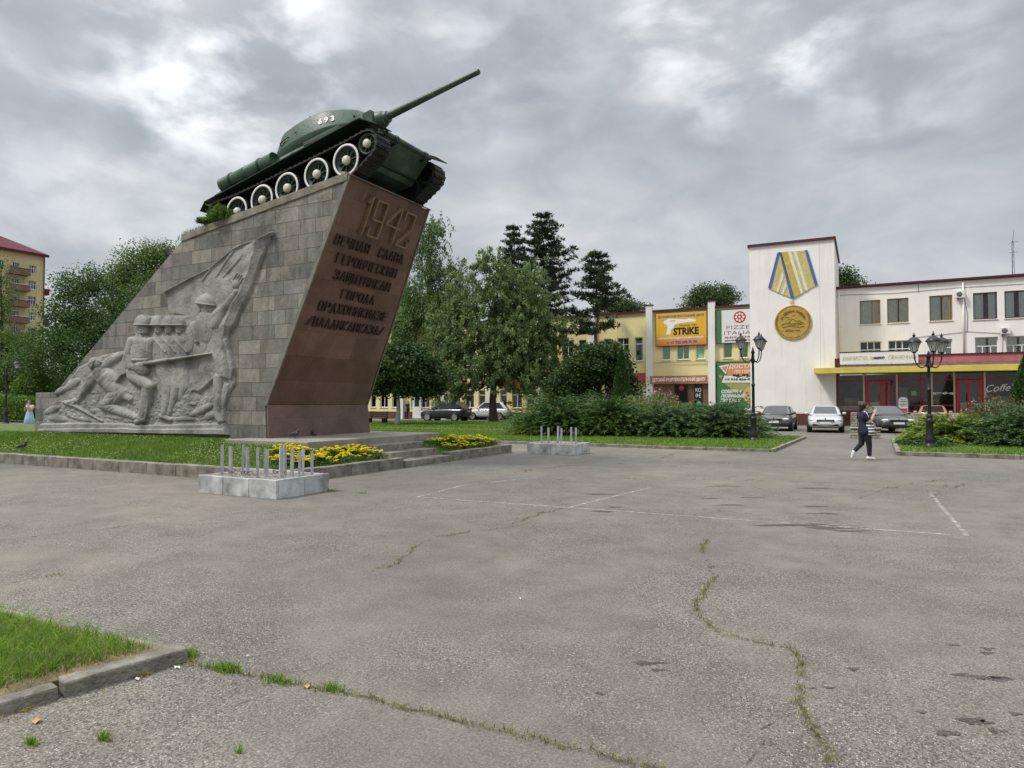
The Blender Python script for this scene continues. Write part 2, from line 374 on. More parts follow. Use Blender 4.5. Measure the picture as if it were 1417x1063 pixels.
XX, YY = np.meshgrid(gx, gy); ZZ = terr_h(XX, YY) + 0.03*(fbm(XX*2, YY*2, 3)-.5)
cut = (XX > -11.0) & (YY > 13.5) & (YY < 15.65); ZZ[cut] = -0.05
vv = np.stack([XX, YY, ZZ], -1).reshape(-1, 3); i = np.arange(49)[:, None]*150+np.arange(149)[None, :]
tag(rawmesh('terrace_lawn', vv, np.stack([i, i+1, i+151, i+150], -1).reshape(-1, 4), SOIL, smooth=True), kind='structure')
st = thing('stone_steps', 'low flight of worn concrete steps up to the platform below the red granite face', 'steps', (-10.6, 14.6, 0))
for k, (x0, x1, z) in enumerate(((-10.42, -9.95, 0.17), (-10.86, -10.39, 0.35), (-11.30, -10.83, 0.525))):
    b = B(); b.box(x0, x1, 13.57+0.02*k, 15.60-0.02*k, -0.05, z); b.build('step', KERB, st, 0.015, world=True)
pl = B(); pl.box(-13.9, -11.2, 11.55, 16.95, 0.0, 0.70)
tag(pl.build('platform', CONC, bevel=0.02), 'low concrete platform under the red granite face of the monument', 'platform')

# ---- lawns beyond the plaza
def lawn(name, poly, z, kerb=None):
    b = B(); b.prism(poly, -0.05, z, 'xy'); tag(b.build(name, SOIL), kind='structure')
def inpoly(px, py, poly):
    r = np.zeros(len(px), bool); n = len(poly)
    for k in range(n):
        (x0, y0), (x1, y1) = poly[k], poly[(k+1) % n]
        c = ((y0 > py) != (y1 > py)) & (px < (x1-x0)*(py-y0)/((y1-y0) if y1 != y0 else 1e-9)+x0); r ^= c
    return r
def scatter(poly, n):
    xs = [p[0] for p in poly]; ys = [p[1] for p in poly]
    x = rng.uniform(min(xs), max(xs), n); y = rng.uniform(min(ys), max(ys), n); k = inpoly(x, y, poly); return x[k], y[k]
LA = [(-44, 23.8), (-2.75, 23.3), (-2.45, 33.0), (-44, 33.0)]
LB = [(-60, 34.6), (-13, 34.6), (-13, 46.2), (-60, 46.2)]
LC = [(0.98, 23.62), (14, 23.62), (14, 33.6), (1.15, 33.6)]
LD = [(-110, 33.4), (-50, 33.4), (-62, 75), (-110, 75)]
for nm, q in (('lawn', LA), ('lawn', LB), ('lawn', LC), ('lawn', LD)): lawn(nm, q, 0.07)
b = B(); b.box(-60, -13, 33.25, 34.35, -0.05, 0.05); tag(b.build('path', CONC), kind='structure')
kb = B()
kerb_run(kb, (-44, 23.64), (-2.7, 23.14), 0.14, -0.1, 0.10); kerb_run(kb, (-2.58, 23.2), (-2.3, 33.0), 0.12, -0.1, 0.10)
kerb_run(kb, (0.84, 23.48), (14, 23.48), 0.13, -0.1, 0.12); kerb_run(kb, (1.0, 33.6), (0.84, 23.65), 0.13, -0.1, 0.12)
tag(kb.build('lawn_kerb', KERB, bevel=0.01), kind='structure')
kb = B(); kerb_run(kb, (-110, 33.1), (-50.2, 33.1), 0.18, -0.1, 0.14, 2.0)
tag(kb.build('white_kerb', mat('whitewash', (0.62, 0.61, 0.58), 0.8, 0.1)), kind='structure')

# ---- the near lawn corner with its kerb stones
C0 = atz(266, 914).xy; dA = (atz(0, 993).xy-C0).normalized(); dB = (atz(0, 852).xy-C0).normalized()
def onA(t): return C0 + dA*t
def onB(t): return C0 + dB*t
nk = B()
kz = 0.09
kerb_run(nk, onA(0.70), onA(0.02), 0.13, -0.1, kz, 2.0); kerb_run(nk, onA(2.4), onA(0.715), 0.13, -0.1, kz-0.012, 0.9)
kerb_run(nk, onB(0.135), onB(6.0), 0.12, -0.1, 0.07, 1.0)
tag(nk.build('lawn_kerb', KERB, bevel=0.014), kind='structure')
nA = Vector((dA.y, -dA.x)); nA = nA if nA.x < 0 else -nA
nB = Vector((dB.y, -dB.x)); nB = nB if nB.y < 0 else -nB
NP = [tuple(C0+nA*0.115+nB*0.10), tuple(onA(2.6)+nA*0.115), (-9, 0.1), tuple(onB(6)+nB*0.10)]
b = B(); b.prism(NP, -0.05, 0.075, 'xy'); tag(b.build('near_lawn', DRY), kind='structure')
x, y = scatter(NP, 60000)
dA_ = (x-C0.x)*nA.x+(y-C0.y)*nA.y; dB_ = (x-C0.x)*nB.x+(y-C0.y)*nB.y; dd = np.minimum(dA_, dB_)
keep = (rng.uniform(0, 1, len(x)) < np.clip(np.where(dB_ < dA_, (dB_-0.10)/0.05, (dA_-0.16)/0.12), 0.0, 1)) & (y > 0.6)
P = np.stack([x, y, np.full(len(x), 0.07)], 1)[keep]
grass('near_grass', P, 0.115, 0.0062, GRASS, 1.5, 3, lambda a, b: 0.75*fbm(a*2.2, b*2.2, 9)-0.14)
k2 = (dA_ > 0.1) & (dA_ < 0.42) & (dB_ > .1) & (rng.uniform(0, 1, len(x)) < 0.30)
grass('dry_grass', np.stack([x, y, np.full(len(x), 0.07)], 1)[k2], 0.05, 0.006, DRYG, 1.6, 2)
# withered grass along the outer foot of that kerb
tt = rng.uniform(0, 1.15, 1500); P = np.array([[*(onA(t)-nA*abs(random.gauss(0, .035))), 0.0] for t in tt]); P = P[fbm(P[:, 0]*6, P[:, 1]*6, 4) > 0.46]
grass('dry_grass', P, 0.03, 0.005, DRYG, 1.8, 2)

# ---- terrace grass and far grass
x = rng.uniform(-34, KX-0.26, 52000); y = rng.uniform(KY+0.26, 12.2, 52000)
k = ~((x > -13.9) & (y > 11.5)) & ~((x > -11.35) & (y > 13.5) & (y < 15.65))
P = np.stack([x, y, terr_h(x, y)-0.01], 1)[k]
grass('terrace_grass', P, 0.095, 0.022, GRASS2, 0.8, 1, patchy)
x = rng.uniform(-13.8, KX-0.26, 9000); y = rng.uniform(15.7, TY1-.2, 9000); P = np.stack([x, y, terr_h(x, y)-0.01], 1)
grass('terrace_grass', P, 0.10, 0.024, GRASS2, 0.8, 1, patchy)
for q, n, w in ((LA, 60000, 0.035), (LC, 22000, 0.032), (LB, 26000, 0.06)):
    q2 = [(max(a, -34), c) for a, c in q]; x, y = scatter(q2, n); P = np.stack([x, y, np.full(len(x), 0.065)], 1)
    grass('lawn_grass', P, 0.09 if w < .05 else 0.10, w, GRASS2, 0.8, 1, patchy)
# small clover heads in the terrace grass
x = rng.uniform(-26, KX-0.5, 1500); y = rng.uniform(KY+0.3, 11.9, 1500); k = fbm(x*0.8, y*0.8, 31) > 0.47
P = np.stack([x, y, terr_h(x, y)+0.075], 1)[k]; n = len(P); e = 0.017
V = np.stack([P+np.array(o)*e for o in ((-1, 0, 0), (0, -1, .6), (1, 0, 0), (0, 1, .6))], 1).reshape(-1, 3)
tag(rawmesh('clover_flowers', V, np.arange(n*4).reshape(-1, 4), mat('clover', (0.55, 0.56, 0.33), 0.7)), kind='stuff')

# ---- marks on the asphalt
def strip(b, pts, w, z, jit=0.0, sub=0.12, wv=0.4):
    P = [Vector((p[0], p[1])) for p in pts]; Q = []
    for a, c in zip(P[:-1], P[1:]):
        n = max(1, int((c-a).length/sub)); nr = Vector((-(c-a).y, (c-a).x)).normalized()
        Q += [a.lerp(c, k/n) + nr*(random.gauss(0, jit) if k else 0) for k in range(n)]
    Q.append(P[-1]); vs = []
    for k, p in enumerate(Q):
        d = (Q[min(k+1, len(Q)-1)]-Q[max(k-1, 0)]).normalized(); nr = Vector((-d.y, d.x)); ww = w*0.5*random.uniform(1-wv, 1+wv)
        vs += [(*(p-nr*ww), z), (*(p+nr*ww), z)]
    b.add(vs, [(2*k, 2*k+2, 2*k+3, 2*k+1) for k in range(len(Q)-1)])
    return Q
G2 = lambda px, py: atz(px, py).xy
pb = B()
for a, c in (((578, 688), (1338, 742)), ((1338, 742), (1287, 683)), ((785, 703), (900, 675)), ((578, 688), (640, 672)), ((640, 672), (742, 661))):
    strip(pb, [G2(*a), G2(*c)], 0.055, 0.004, 0.004, 0.2, 0.15)
tag(pb.build('painted_line', PAINT, recalc=False), kind='structure')
cb = B(); weeds = []
def crack(pix, w, weed=0.0, jit=0.02, z=0.005):
    Q = strip(cb, [G2(*p) for p in pix], w, z, jit, 0.1, 0.7)
    for a, c in zip(Q[:-1], Q[1:]):
        if weed and fbm(np.array([a.x*2.6]), np.array([a.y*2.6]), 77)[0] > 0.66-0.26*weed:
            for _ in range(int(200*(c-a).length*min(weed, 1))+2):
                q = a.lerp(c, random.random()); weeds.append((q.x+random.gauss(0, .018), q.y+random.gauss(0, .018), 0.003))
crack([(268, 920), (330, 932), (420, 948), (520, 968), (610, 992), (690, 1012), (780, 1036), (900, 1062), (1010, 1090)], 0.022, 2.1, 0.012)
crack([(1104, 908), (1108, 930), (1105, 950), (1112, 985), (1126, 1010), (1140, 1035), (1150, 1062)], 0.018, 1.2, 0.012)
crack([(975, 748), (974, 770), (990, 800), (972, 822), (965, 850), (985, 872), (1010, 880), (1060, 892), (1104, 908)], 0.016, .7, 0.025)
crack([(515, 792), (545, 782), (568, 766), (572, 758), (600, 745), (640, 738), (700, 730), (745, 712), (785, 702)], 0.022, .55, 0.03)
crack([(1104, 1062), (1060, 1020), (1052, 1010), (1075, 998), (1110, 985)], 0.008, 0.0)
crack([(1055, 1012), (1048, 1040), (1030, 1062)], 0.009, 0.0)
crack([(392, 1062), (430, 1030), (470, 1010), (530, 985)], 0.008, 0.0, 0.01)
crack([(195, 1035), (240, 1015), (290, 990), (330, 975), (370, 962)], 0.007, 0.0, 0.01)
crack([(520, 985), (610, 965)], 0.006, 0.0, 0.01)
crack([(0, 748), (60, 742), (120, 735), (190, 726), (210, 724)], 0.03, 0.35, 0.03)
crack([(15, 808), (50, 800), (90, 795)], 0.02, 0.75, 0.03)
crack([(640, 672), (760, 664), (900, 662), (1010, 665), (1150, 668), (1417, 676)], 0.03, 0.22, 0.05)
crack([(1340, 668), (1290, 690), (1310, 672)], 0.02, 0.3, 0.03)
crack([(1145, 742), (1170, 770), (1172, 785)], 0.012, 0.1, 0.03)
crack([(1090, 722), (1170, 735), (1220, 740)], 0.03, 0.25, 0.03)
crack([(1190, 690), (1230, 676), (1300, 664)], 0.02, 0.4, 0.04)
crack([(700, 655), (790, 645), (900, 640), (940, 625)], 0.03, 0.5, 0.05)
crack([(920, 700), (1080, 716), (1200, 725)], 0.02, 0.15, 0.03)
tag(cb.build('pavement_crack', CRACK, recalc=False), kind='structure')
grass('crack_weeds', np.array(weeds), 0.034, 0.0055, WEED, 1.4, 2)
# green tufts at the near kerb corner
P = []
for (px, py, n, s) in ((312, 927, 260, .05), (262, 908, 200, .04), (385, 945, 110, .05), (145, 1025, 70, .02), (45, 1030, 50, .02), (330, 1042, 16, .01), (458, 680, 120, .08), (500, 683, 60, .06), (460, 955, 90, .04)):
    c = atz(px, py); P += [(c.x+random.gauss(0, s), c.y+random.gauss(0, s*.5), 0.0) for _ in range(n)]
grass('weed_tuft', np.array(P), 0.05, 0.006, GRASS, 1.0, 2)
sb = B()
for (px, py, rx, ry) in ((1180, 926, .040, .03), (1365, 938, .12, .03), (1330, 934, .05, .025), (1385, 940, .06, .03), (895, 918, .10, .03), (912, 928, .05, .02), (1367, 898, .04, .025), (1366, 904, .045, .02),
        (1345, 998, .07, .04), (1380, 1012, .04, .025), (1310, 1015, .06, .03), (1365, 1000, .03, .02), (1148, 952, .03, .015), (1125, 953, .02, .012), (1275, 986, .03, .015), (1318, 893, .04, .02), (1405, 988, .03, .02),
        (836, 708, .14, .08), (850, 702, .10, .06), (1105, 727, .5, .10), (1150, 731, .35, .08), (1140, 711, .2, .07), (1128, 701, .2, .06), (1010, 699, .2, .06), (1040, 689, .18, .06), (1000, 673, .3, .08), (1130, 676, .3, .08), (830, 684, .3, .07), (985, 690, .14, .05), (1175, 735, .22, .05), (832, 960, .03, .02)):
    c = atz(px, py); n = 40; ph = random.uniform(0, 9)
    rad = [1+0.25*math.sin(3*2*PI*k/n+ph)+0.20*random.uniform(-1, 1) for k in range(n)]
    ex = Vector((math.cos(TH), math.sin(TH))); ey = Vector((-ex.y, ex.x))
    sb.add([(*(c.xy + ex*rx*rad[k]*math.cos(2*PI*k/n) + ey*ry*rad[k]*math.sin(2*PI*k/n)), 0.003) for k in range(n)], [tuple(range(n))])
tag(sb.build('oil_stain', STAIN, recalc=False), kind='structure')
# litter: pale paper scraps and fallen leaves
lit = [(190, 942, 'paper', .018), (245, 926, 'paper', .02), (50, 1000, 'leaf', .03), (425, 952, 'leaf', .025), (343, 910, 'paper', .012), (720, 830, 'paper', .012)]
for k, (px, py, kind, s) in enumerate(lit):
    c = atz(px, py); b = B(); a = random.uniform(0, 6)
    q = [(math.cos(a+t)*s*f, math.sin(a+t)*s*f*.7, 0.004+h) for t, f, h in ((0, 1.3, .0), (1.1, .8, .012), (2.2, 1, .004), (3.2, 1.2, .012), (4.4, .8, .0), (5.3, 1, .012))]
    b.add(q+[(0, 0, 0.016)], [(k2, (k2+1) % 6, 6) for k2 in range(6)])
    o = b.build('paper_scrap' if kind == 'paper' else 'fallen_leaf', mat('paper', (0.6, 0.58, 0.55)) if kind == 'paper' else mat('dead_leaf', (0.42, 0.22, 0.05)))
    o.location = (c.x, c.y, 0.002)
    tag(o, {0: 'pale paper scrap against the foot of the near kerb stone', 1: 'pinkish white paper scrap beside the near kerb corner', 2: 'yellow brown fallen leaf at the bottom left by the dark kerb stone', 3: 'brown fallen leaf lying in the weedy crack', 4: 'tiny pale paper scrap on asphalt right of the near kerb corner', 5: 'tiny pale paper scrap in the middle of the asphalt'}[k], 'litter' if kind == 'paper' else 'leaf')
# ================================================================== monument
MX0, MXs, MX1, MY0 = -13.29, -13.354, -10.684, 12.29
MZ0, MZs, MZ1 = 0.70, 1.53, 6.98
def mw(z): return 3.9 + (3.25-3.9)*max(0, (z-MZs)/(MZ1-MZs))
def stone_mat():
    m = bpy.data.materials.new('ashlar_stone'); m.use_nodes = True; t = m.node_tree; p = t.nodes['Principled BSDF']
    c = N(t, 'ShaderNodeTexCoord'); sp = N(t, 'ShaderNodeSeparateXYZ'); t.links.new(c.outputs['Object'], sp.inputs[0])
    cb = N(t, 'ShaderNodeCombineXYZ'); xy = mathn(t, 'ADD', sp.outputs[0], sp.outputs[1])
    t.links.new(xy, cb.inputs[0]); t.links.new(sp.outputs[2], cb.inputs[1])
    cols = []
    for k, (w, h, o, c1, c2) in enumerate(((0.78, 0.36, 0.37, (0.136, 0.137, 0.128), (0.250, 0.243, 0.222)),)):
        br = N(t, 'ShaderNodeTexBrick', offset=o, squash=0.62, squash_frequency=3, ins={'Scale': 1.0, 'Mortar Size': 0.010, 'Mortar Smooth': 0.3, 'Bias': 0.0, 'Brick Width': w, 'Row Height': h, 'Color1': (*c1, 1), 'Color2': (*c2, 1), 'Mortar': (0.12, 0.114, 0.104, 1)})
        br.offset_frequency = 2; t.links.new(cb.outputs[0], br.inputs['Vector'])
        cols.append(br)
    # a second, independent tint per block
    b2 = N(t, 'ShaderNodeTexBrick', offset=0.37, squash=0.62, squash_frequency=3, ins={'Scale': 1.0, 'Mortar Size': 0.0, 'Bias': 0.1, 'Brick Width': 0.78, 'Row Height': 0.36, 'Color1': (0.80, 0.83, 0.81, 1), 'Color2': (1.16, 1.08, 1.0, 1), 'Mortar': (1, 1, 1, 1)})
    sh = N(t, 'ShaderNodeVectorMath', operation='ADD'); sh.inputs[1].default_value = (0.78*34, 0.36*58, 0); t.links.new(cb.outputs[0], sh.inputs[0]); t.links.new(sh.outputs[0], b2.inputs['Vector'])
    col = mixc(t, 1.0, cols[0].outputs['Color'], b2.outputs['Color'], 'MULTIPLY')
    n1 = N(t, 'ShaderNodeTexNoise', ins={'Scale': 1.3, 'Detail': 9.0, 'Roughness': 0.72, 'Distortion': 0.4}); t.links.new(c.outputs['Object'], n1.inputs['Vector'])
    r1 = ramp(t, [(0.30, 0.50), (0.45, 0.92), (0.65, 1.15)]); t.links.new(n1.outputs[0], r1.inputs[0])
    n2 = N(t, 'ShaderNodeTexNoise', ins={'Scale': 9.0, 'Detail': 7.0, 'Roughness': 0.7}); t.links.new(c.outputs['Object'], n2.inputs['Vector'])
    r2 = ramp(t, [(0.3, 0.78), (0.7, 1.2)]); t.links.new(n2.outputs[0], r2.inputs[0])
    # rain streaks
    ms = N(t, 'ShaderNodeMapping'); ms.inputs['Scale'].default_value = (1.6, 1.6, 0.22); t.links.new(c.outputs['Object'], ms.inputs[0])
    n3 = N(t, 'ShaderNodeTexNoise', ins={'Scale': 2.2, 'Detail': 5.0, 'Roughness': 0.6}); t.links.new(ms.outputs[0], n3.inputs['Vector'])
    r3 = ramp(t, [(0.32, 0.72), (0.5, 1.0)]); t.links.new(n3.outputs[0], r3.inputs[0])
    for r in (r1, r2, r3): col = mixc(t, 1.0, col, r.outputs[0], 'MULTIPLY')
    t.links.new(col, p.inputs['Base Color']); p.inputs['Roughness'].default_value = 0.85; p.inputs['Specular IOR Level'].default_value = 0.3
    hb = mathn(t, 'ADD', mathn(t, 'MULTIPLY', cols[0].outputs['Fac'], -0.8), mathn(t, 'MULTIPLY', n2.outputs[0], 0.5))
    bp = N(t, 'ShaderNodeBump', ins={'Strength': 0.7, 'Distance': 0.025}); t.links.new(hb, bp.inputs['Height']); t.links.new(bp.outputs[0], p.inputs['Normal'])
    return m
def granite_mat(name, c1, c2, rough, pw=0.9, ph=0.62):
    m = bpy.data.materials.new(name); m.use_nodes = True; t = m.node_tree; p = t.nodes['Principled BSDF']
    c = N(t, 'ShaderNodeTexCoord'); sp = N(t, 'ShaderNodeSeparateXYZ'); t.links.new(c.outputs['Object'], sp.inputs[0])
    cb = N(t, 'ShaderNodeCombineXYZ'); t.links.new(sp.outputs[1], cb.inputs[0]); t.links.new(sp.outputs[2], cb.inputs[1])
    br = N(t, 'ShaderNodeTexBrick', offset=0.5, ins={'Scale': 1.0, 'Mortar Size': 0.004, 'Bias': 0.0, 'Brick Width': pw, 'Row Height': ph, 'Color1': (*c1, 1), 'Color2': (*c2, 1), 'Mortar': (c1[0]*.55, c1[1]*.55, c1[2]*.55, 1)})
    t.links.new(cb.outputs[0], br.inputs['Vector'])
    n1 = N(t, 'ShaderNodeTexNoise', ins={'Scale': 70.0, 'Detail': 3.0, 'Roughness': 0.8}); t.links.new(c.outputs['Object'], n1.inputs['Vector'])
    r1 = ramp(t, [(0.34, 0.55), (0.5, 1.0), (0.68, 1.55)]); t.links.new(n1.outputs[0], r1.inputs[0])
    n2 = N(t, 'ShaderNodeTexNoise', ins={'Scale': 1.1, 'Detail': 7.0, 'Roughness': 0.7, 'Distortion': 0.5}); t.links.new(c.outputs['Object'], n2.inputs['Vector'])
    r2 = ramp(t, [(0.33, 0.72), (0.66, 1.22)]); t.links.new(n2.outputs[0], r2.inputs[0])
    ms = N(t, 'ShaderNodeMapping'); ms.inputs['Scale'].default_value = (3, 5.0, 0.25); t.links.new(c.outputs['Object'], ms.inputs[0])
    n3 = N(t, 'ShaderNodeTexNoise', ins={'Scale': 1.6, 'Detail': 6.0}); t.links.new(ms.outputs[0], n3.inputs['Vector'])
    r3 = ramp(t, [(0.62, (0, 0, 0)), (0.75, (0.05, 0.042, 0.038))]); t.links.new(n3.outputs[0], r3.inputs[0])
    col = mixc(t, 1.0, mixc(t, 1.0, br.outputs['Color'], r1.outputs[0], 'MULTIPLY'), r2.outputs[0], 'MULTIPLY')
    col = mixc(t, 1.0, col, r3.outputs[0], 'ADD')
    t.links.new(col, p.inputs['Base Color']); p.inputs['Roughness'].default_value = rough
    return m
STONE = stone_mat()
GRAN = granite_mat('dark_red_granite', (0.112, 0.058, 0.043), (0.180, 0.103, 0.078), 0.36)
GRAN2 = granite_mat('pale_red_granite', (0.135, 0.078, 0.064), (0.172, 0.106, 0.088), 0.5, 1.3, 0.9)
TRIM = mat('weathered_metal_trim', (0.16, 0.15, 0.12), 0.6, 0.3, 4)
RELC = mat('relief_concrete', (0.178, 0.175, 0.160), 0.88, 0.36, 1.6, 0.5, 26, col2=(0.262, 0.257, 0.236))
mon = thing('war_monument', 'slanting grey stone war monument with soldier relief and leaning red granite face carrying a tank', 'monument', (-17.0, 14.2, 0.3))
b = B()
prof = [(MX0, 0.30), (MX0, MZ0), (MXs, MZs), (MX1-.064, MZ1-.13), (-16.57, 6.04), (-22.55, 1.84), (-22.55, 0.30)]
vs = [(x, MY0, z) for x, z in prof] + [(x, MY0+mw(z), z) for x, z in prof]; n = len(prof)
b.add(vs, [tuple(range(n)), tuple(range(2*n-1, n-1, -1))]+[(k, k+n, (k+1) % n+n, (k+1) % n) for k in range(n)])
b.build('stone_body', STONE, mon, world=True)
b = B(); b.box(-23.56, -22.56, MY0+0.01, MY0+3.9, 0.30, 1.91); b.build('end_block', STONE, mon, 0.015, world=True)
# coping along the sloping top edges
b = B()
for (xa, za), (xb, zb) in (((-16.57, 6.15), (MX1-.03, MZ1-.02)),):
    b.add([(xa, MY0-.03, za-.14), (xb, MY0-.03, zb-.14), (xb, MY0+.09, zb-.14), (xa, MY0+.09, za-.14)] + [(xa, MY0-.03, za+.055), (xb, MY0-.03, zb+.055), (xb, MY0+.09, zb+.055), (xa, MY0+.09, za+.055)],
        [(0, 3, 2, 1), (4, 5, 6, 7), (0, 1, 5, 4), (1, 2, 6, 5), (2, 3, 7, 6), (3, 0, 4, 7)])
b.build('coping', mat('mossy_coping', (0.20, 0.185, 0.145), 0.9, 0.4, 3, 0.5, 40), mon, 0.01, world=True)
# leaning granite slab + lower upright slab
fu = Vector((MX1-MXs, 0, MZ1-MZs)).normalized(); fn = Vector((fu.z, 0, -fu.x))
def facep(v, z, o=0.0):
    """v: 0..1 across the face, z: height"""
    t = (z-MZs)/(MZ1-MZs); p = Vector((MXs+(MX1-MXs)*t, MY0+v*mw(z), z)); return p + fn*o
b = B(); q = [facep(0.012, MZs+.012), facep(0.985, MZs+.012), facep(0.985, MZ1-.03), facep(0.012, MZ1-.03)]
b.add([p for p in q]+[p+fn*0.05 for p in q], [(0, 1, 2, 3), (7, 6, 5, 4), (0, 4, 5, 1), (1, 5, 6, 2), (2, 6, 7, 3), (3, 7, 4, 0)])
gf = b.build('granite_face', GRAN, mon, world=True)
b = B()
b.add([(MX0+.002, MY0+.03, MZ0), (MX0+.002, MY0+3.88, MZ0), (MXs+.002, MY0+3.86, MZs), (MXs+.002, MY0+.03, MZs), (MX0+.075, MY0+.01, MZ0), (MX0+.075, MY0+3.92, MZ0), (MXs+.085, MY0+3.89, MZs), (MXs+.085, MY0+.01, MZs)],
    [(0, 1, 2, 3), (7, 6, 5, 4), (0, 4, 5, 1), (1, 5, 6, 2), (2, 6, 7, 3), (3, 7, 4, 0)])
b.build('granite_base', GRAN2, mon, world=True)
for v in (-0.004, 0.996):
    b = B()
    p0, p1 = facep(v, MZs), facep(v, MZ1); e = Vector((0, 0.045, 0))
    q = [p0-fn*.03, p0-fn*.03+e, p1-fn*.03+e, p1-fn*.03]; b.add(q+[p+fn*.095 for p in q], [(0, 3, 2, 1), (4, 5, 6, 7), (0, 1, 5, 4), (1, 2, 6, 5), (2, 3, 7, 6), (3, 0, 4, 7)])
    b.build('edge_strip', TRIM, mon, world=True)
b = B(); p0, p1 = facep(-0.01, MZ1-.02), facep(1.01, MZ1-.02); q = [p0-fn*.1, p1-fn*.1, p1+fn*.11, p0+fn*.11]; b.add(q+[p+Vector((0, 0, .035)) for p in q], [(0, 3, 2, 1), (4, 5, 6, 7), (0, 1, 5, 4), (1, 2, 6, 5), (2, 3, 7, 6), (3, 0, 4, 7)])
b.build('drip_edge', mat('rusty_sheet', (0.13, 0.085, 0.06), 0.6, 0.3, 4), mon, world=True)
# inscription: raised letters (metal, colour darkened to stand in for their shadow) and open bar numerals
LET = mat('letter_metal', (0.058, 0.033, 0.025), 0.4, 0.25, 8)
NUM = mat('numeral_bronze', (0.215, 0.15, 0.09), 0.45, 0.25, 8)
UP = fu; RT = Vector((0, 1, 0))
GLY = {  # letters as straight bars on a unit box, like the welded metal letters of the monument
 'В': [[(0, 0), (0, 1), (.75, 1), (.9, .88), (.9, .64), (.75, .53), (0, .53)], [(.75, .53), (1, .40), (1, .13), (.8, 0), (0, 0)]], 'Е': [[(1, 1), (0, 1), (0, 0), (1, 0)], [(0, .52), (.85, .52)]],
 'Ч': [[(0, 1), (0, .55), (.2, .42), (1, .42)], [(1, 1), (1, 0)]], 'Н': [[(0, 0), (0, 1)], [(1, 0), (1, 1)], [(0, .5), (1, .5)]], 'А': [[(0, 0), (.5, 1), (1, 0)], [(.2, .33), (.8, .33)]],
 'Я': [[(1, 0), (1, 1), (.2, 1), (0, .86), (0, .62), (.2, .48), (1, .48)], [(.5, .48), (0, 0)]], 'С': [[(1, .8), (.8, 1), (.2, 1), (0, .8), (0, .2), (.2, 0), (.8, 0), (1, .2)]], 'Л': [[(0, 0), (.5, 1), (1, 0)]],
 'Г': [[(0, 0), (0, 1), (1, 1)]], 'Р': [[(0, 0), (0, 1), (.8, 1), (1, .86), (1, .6), (.8, .46), (0, .46)]], 'О': [[(.22, 0), (0, .2), (0, .8), (.22, 1), (.78, 1), (1, .8), (1, .2), (.78, 0), (.22, 0)]], 'И': [[(0, 1), (0, 0), (1, 1), (1, 0)]],
 'К': [[(0, 0), (0, 1)], [(1, 1), (0, .48), (1, 0)]], 'М': [[(0, 0), (0, 1), (.5, .35), (1, 1), (1, 0)]], 'З': [[(0, .82), (.2, 1), (.8, 1), (1, .85), (1, .63), (.8, .53), (.35, .53)], [(.8, .53), (1, .4), (1, .15), (.8, 0), (.2, 0), (0, .18)]],
 'Щ': [[(0, 1), (0, 0), (1, 0), (1, 1)], [(.5, 1), (.5, 0)], [(1, 0), (1.12, 0), (1.12, -.14)]], 'Т': [[(0, 1), (1, 1)], [(.5, 1), (.5, 0)]], 'Д': [[(-.08, -.12), (-.08, 0), (1.08, 0), (1.08, -.12)], [(.08, 0), (.5, 1), (.92, 0)]],
 'Ж': [[(.5, 0), (.5, 1)], [(0, 1), (.5, .5), (1, 1)], [(0, 0), (.5, .5), (1, 0)]], '/': [[(0, 0), (1, 1)]]}
def fline(s, v0, v1, z, size, h=.235):
    n = len(s); cw = (v1-v0)/(n-.36); lw = cw*.64; b = B()
    for k, ch in enumerate(s):
        u0 = v0+k*cw; sg = []
        for pl in GLY[ch]:
            sg += [((u0+lw*a[0], z+h*a[1]*fu.z), (u0+lw*c[0], z+h*c[1]*fu.z)) for a, c in zip(pl[:-1], pl[1:])]
        bars(sg, .027, .05, b)
    return b.build('inscription', LET, gf_holder, world=True, recalc=False)
def bars(segs, w=0.046, h=0.085, b=None):
    b = b or B()
    for (v0, z0), (v1, z1) in segs:
        h = h*.995
        a, c = facep(v0, z0, 0.05), facep(v1, z1, 0.05); d = (c-a).normalized(); sd = d.cross(fn).normalized()*w/2; a = a-d*w*.45; c = c+d*w*.45
        q = [a-sd, a+sd, c+sd, c-sd]; b.add(q+[p+fn*h for p in q], [(0, 1, 2, 3), (7, 6, 5, 4), (0, 4, 5, 1), (1, 5, 6, 2), (2, 6, 7, 3), (3, 7, 4, 0)])
    return b
# writing on the granite face
gf_holder = gf
Z5 = ((0.075, 0.438, 5.48, 'ВЕЧНАЯ'), (0.564, 0.863, 5.48, 'СЛАВА'), (0.15, 0.835, 5.09, 'ГЕРОИЧЕСКИМ'), (0.185, 0.812, 4.715, 'ЗАЩИТНИКАМ'),
      (0.318, 0.68, 4.315, 'ГОРОДА'), (0.14, 0.888, 3.95, 'ОРДЖОНИКИДЗЕ'), (0.084, 0.90, 3.56, '/ВЛАДИКАВКАЗА/'))
for v0, v1, z, s_ in Z5: fline(s_, v0, v1, z, 0.325)
z0, z1, zm = 5.88, 6.70, 6.26
for nm, sg in (('1', [((.290, z0), (.290, z1+.02)), ((.290, z1+.02), (.262, z1-.12))]),
               ('9', [((.352, zm), (.352, z1)), ((.352, z1), (.472, z1)), ((.472, z1), (.472, z0)), ((.472, z0), (.352, z0)), ((.352, zm), (.472, zm)), ((.352, z0), (.352, z0+.16))]),
               ('4', [((.640, z1+.02), (.516, zm)), ((.516, zm), (.690, zm)), ((.652, z0), (.652, z1+.02))]),
               ('2', [((.715, z1-.17), (.715, z1)), ((.715, z1), (.835, z1)), ((.835, z1), (.835, zm+.08)), ((.835, zm+.08), (.703, z0)), ((.703, z0), (.835, z0)), ((.835, z0), (.835, z0+.12)), ((.862, z0+.20), (.885, z0+.20))])):
    bars(sg).build('numeral', NUM, gf, world=True)

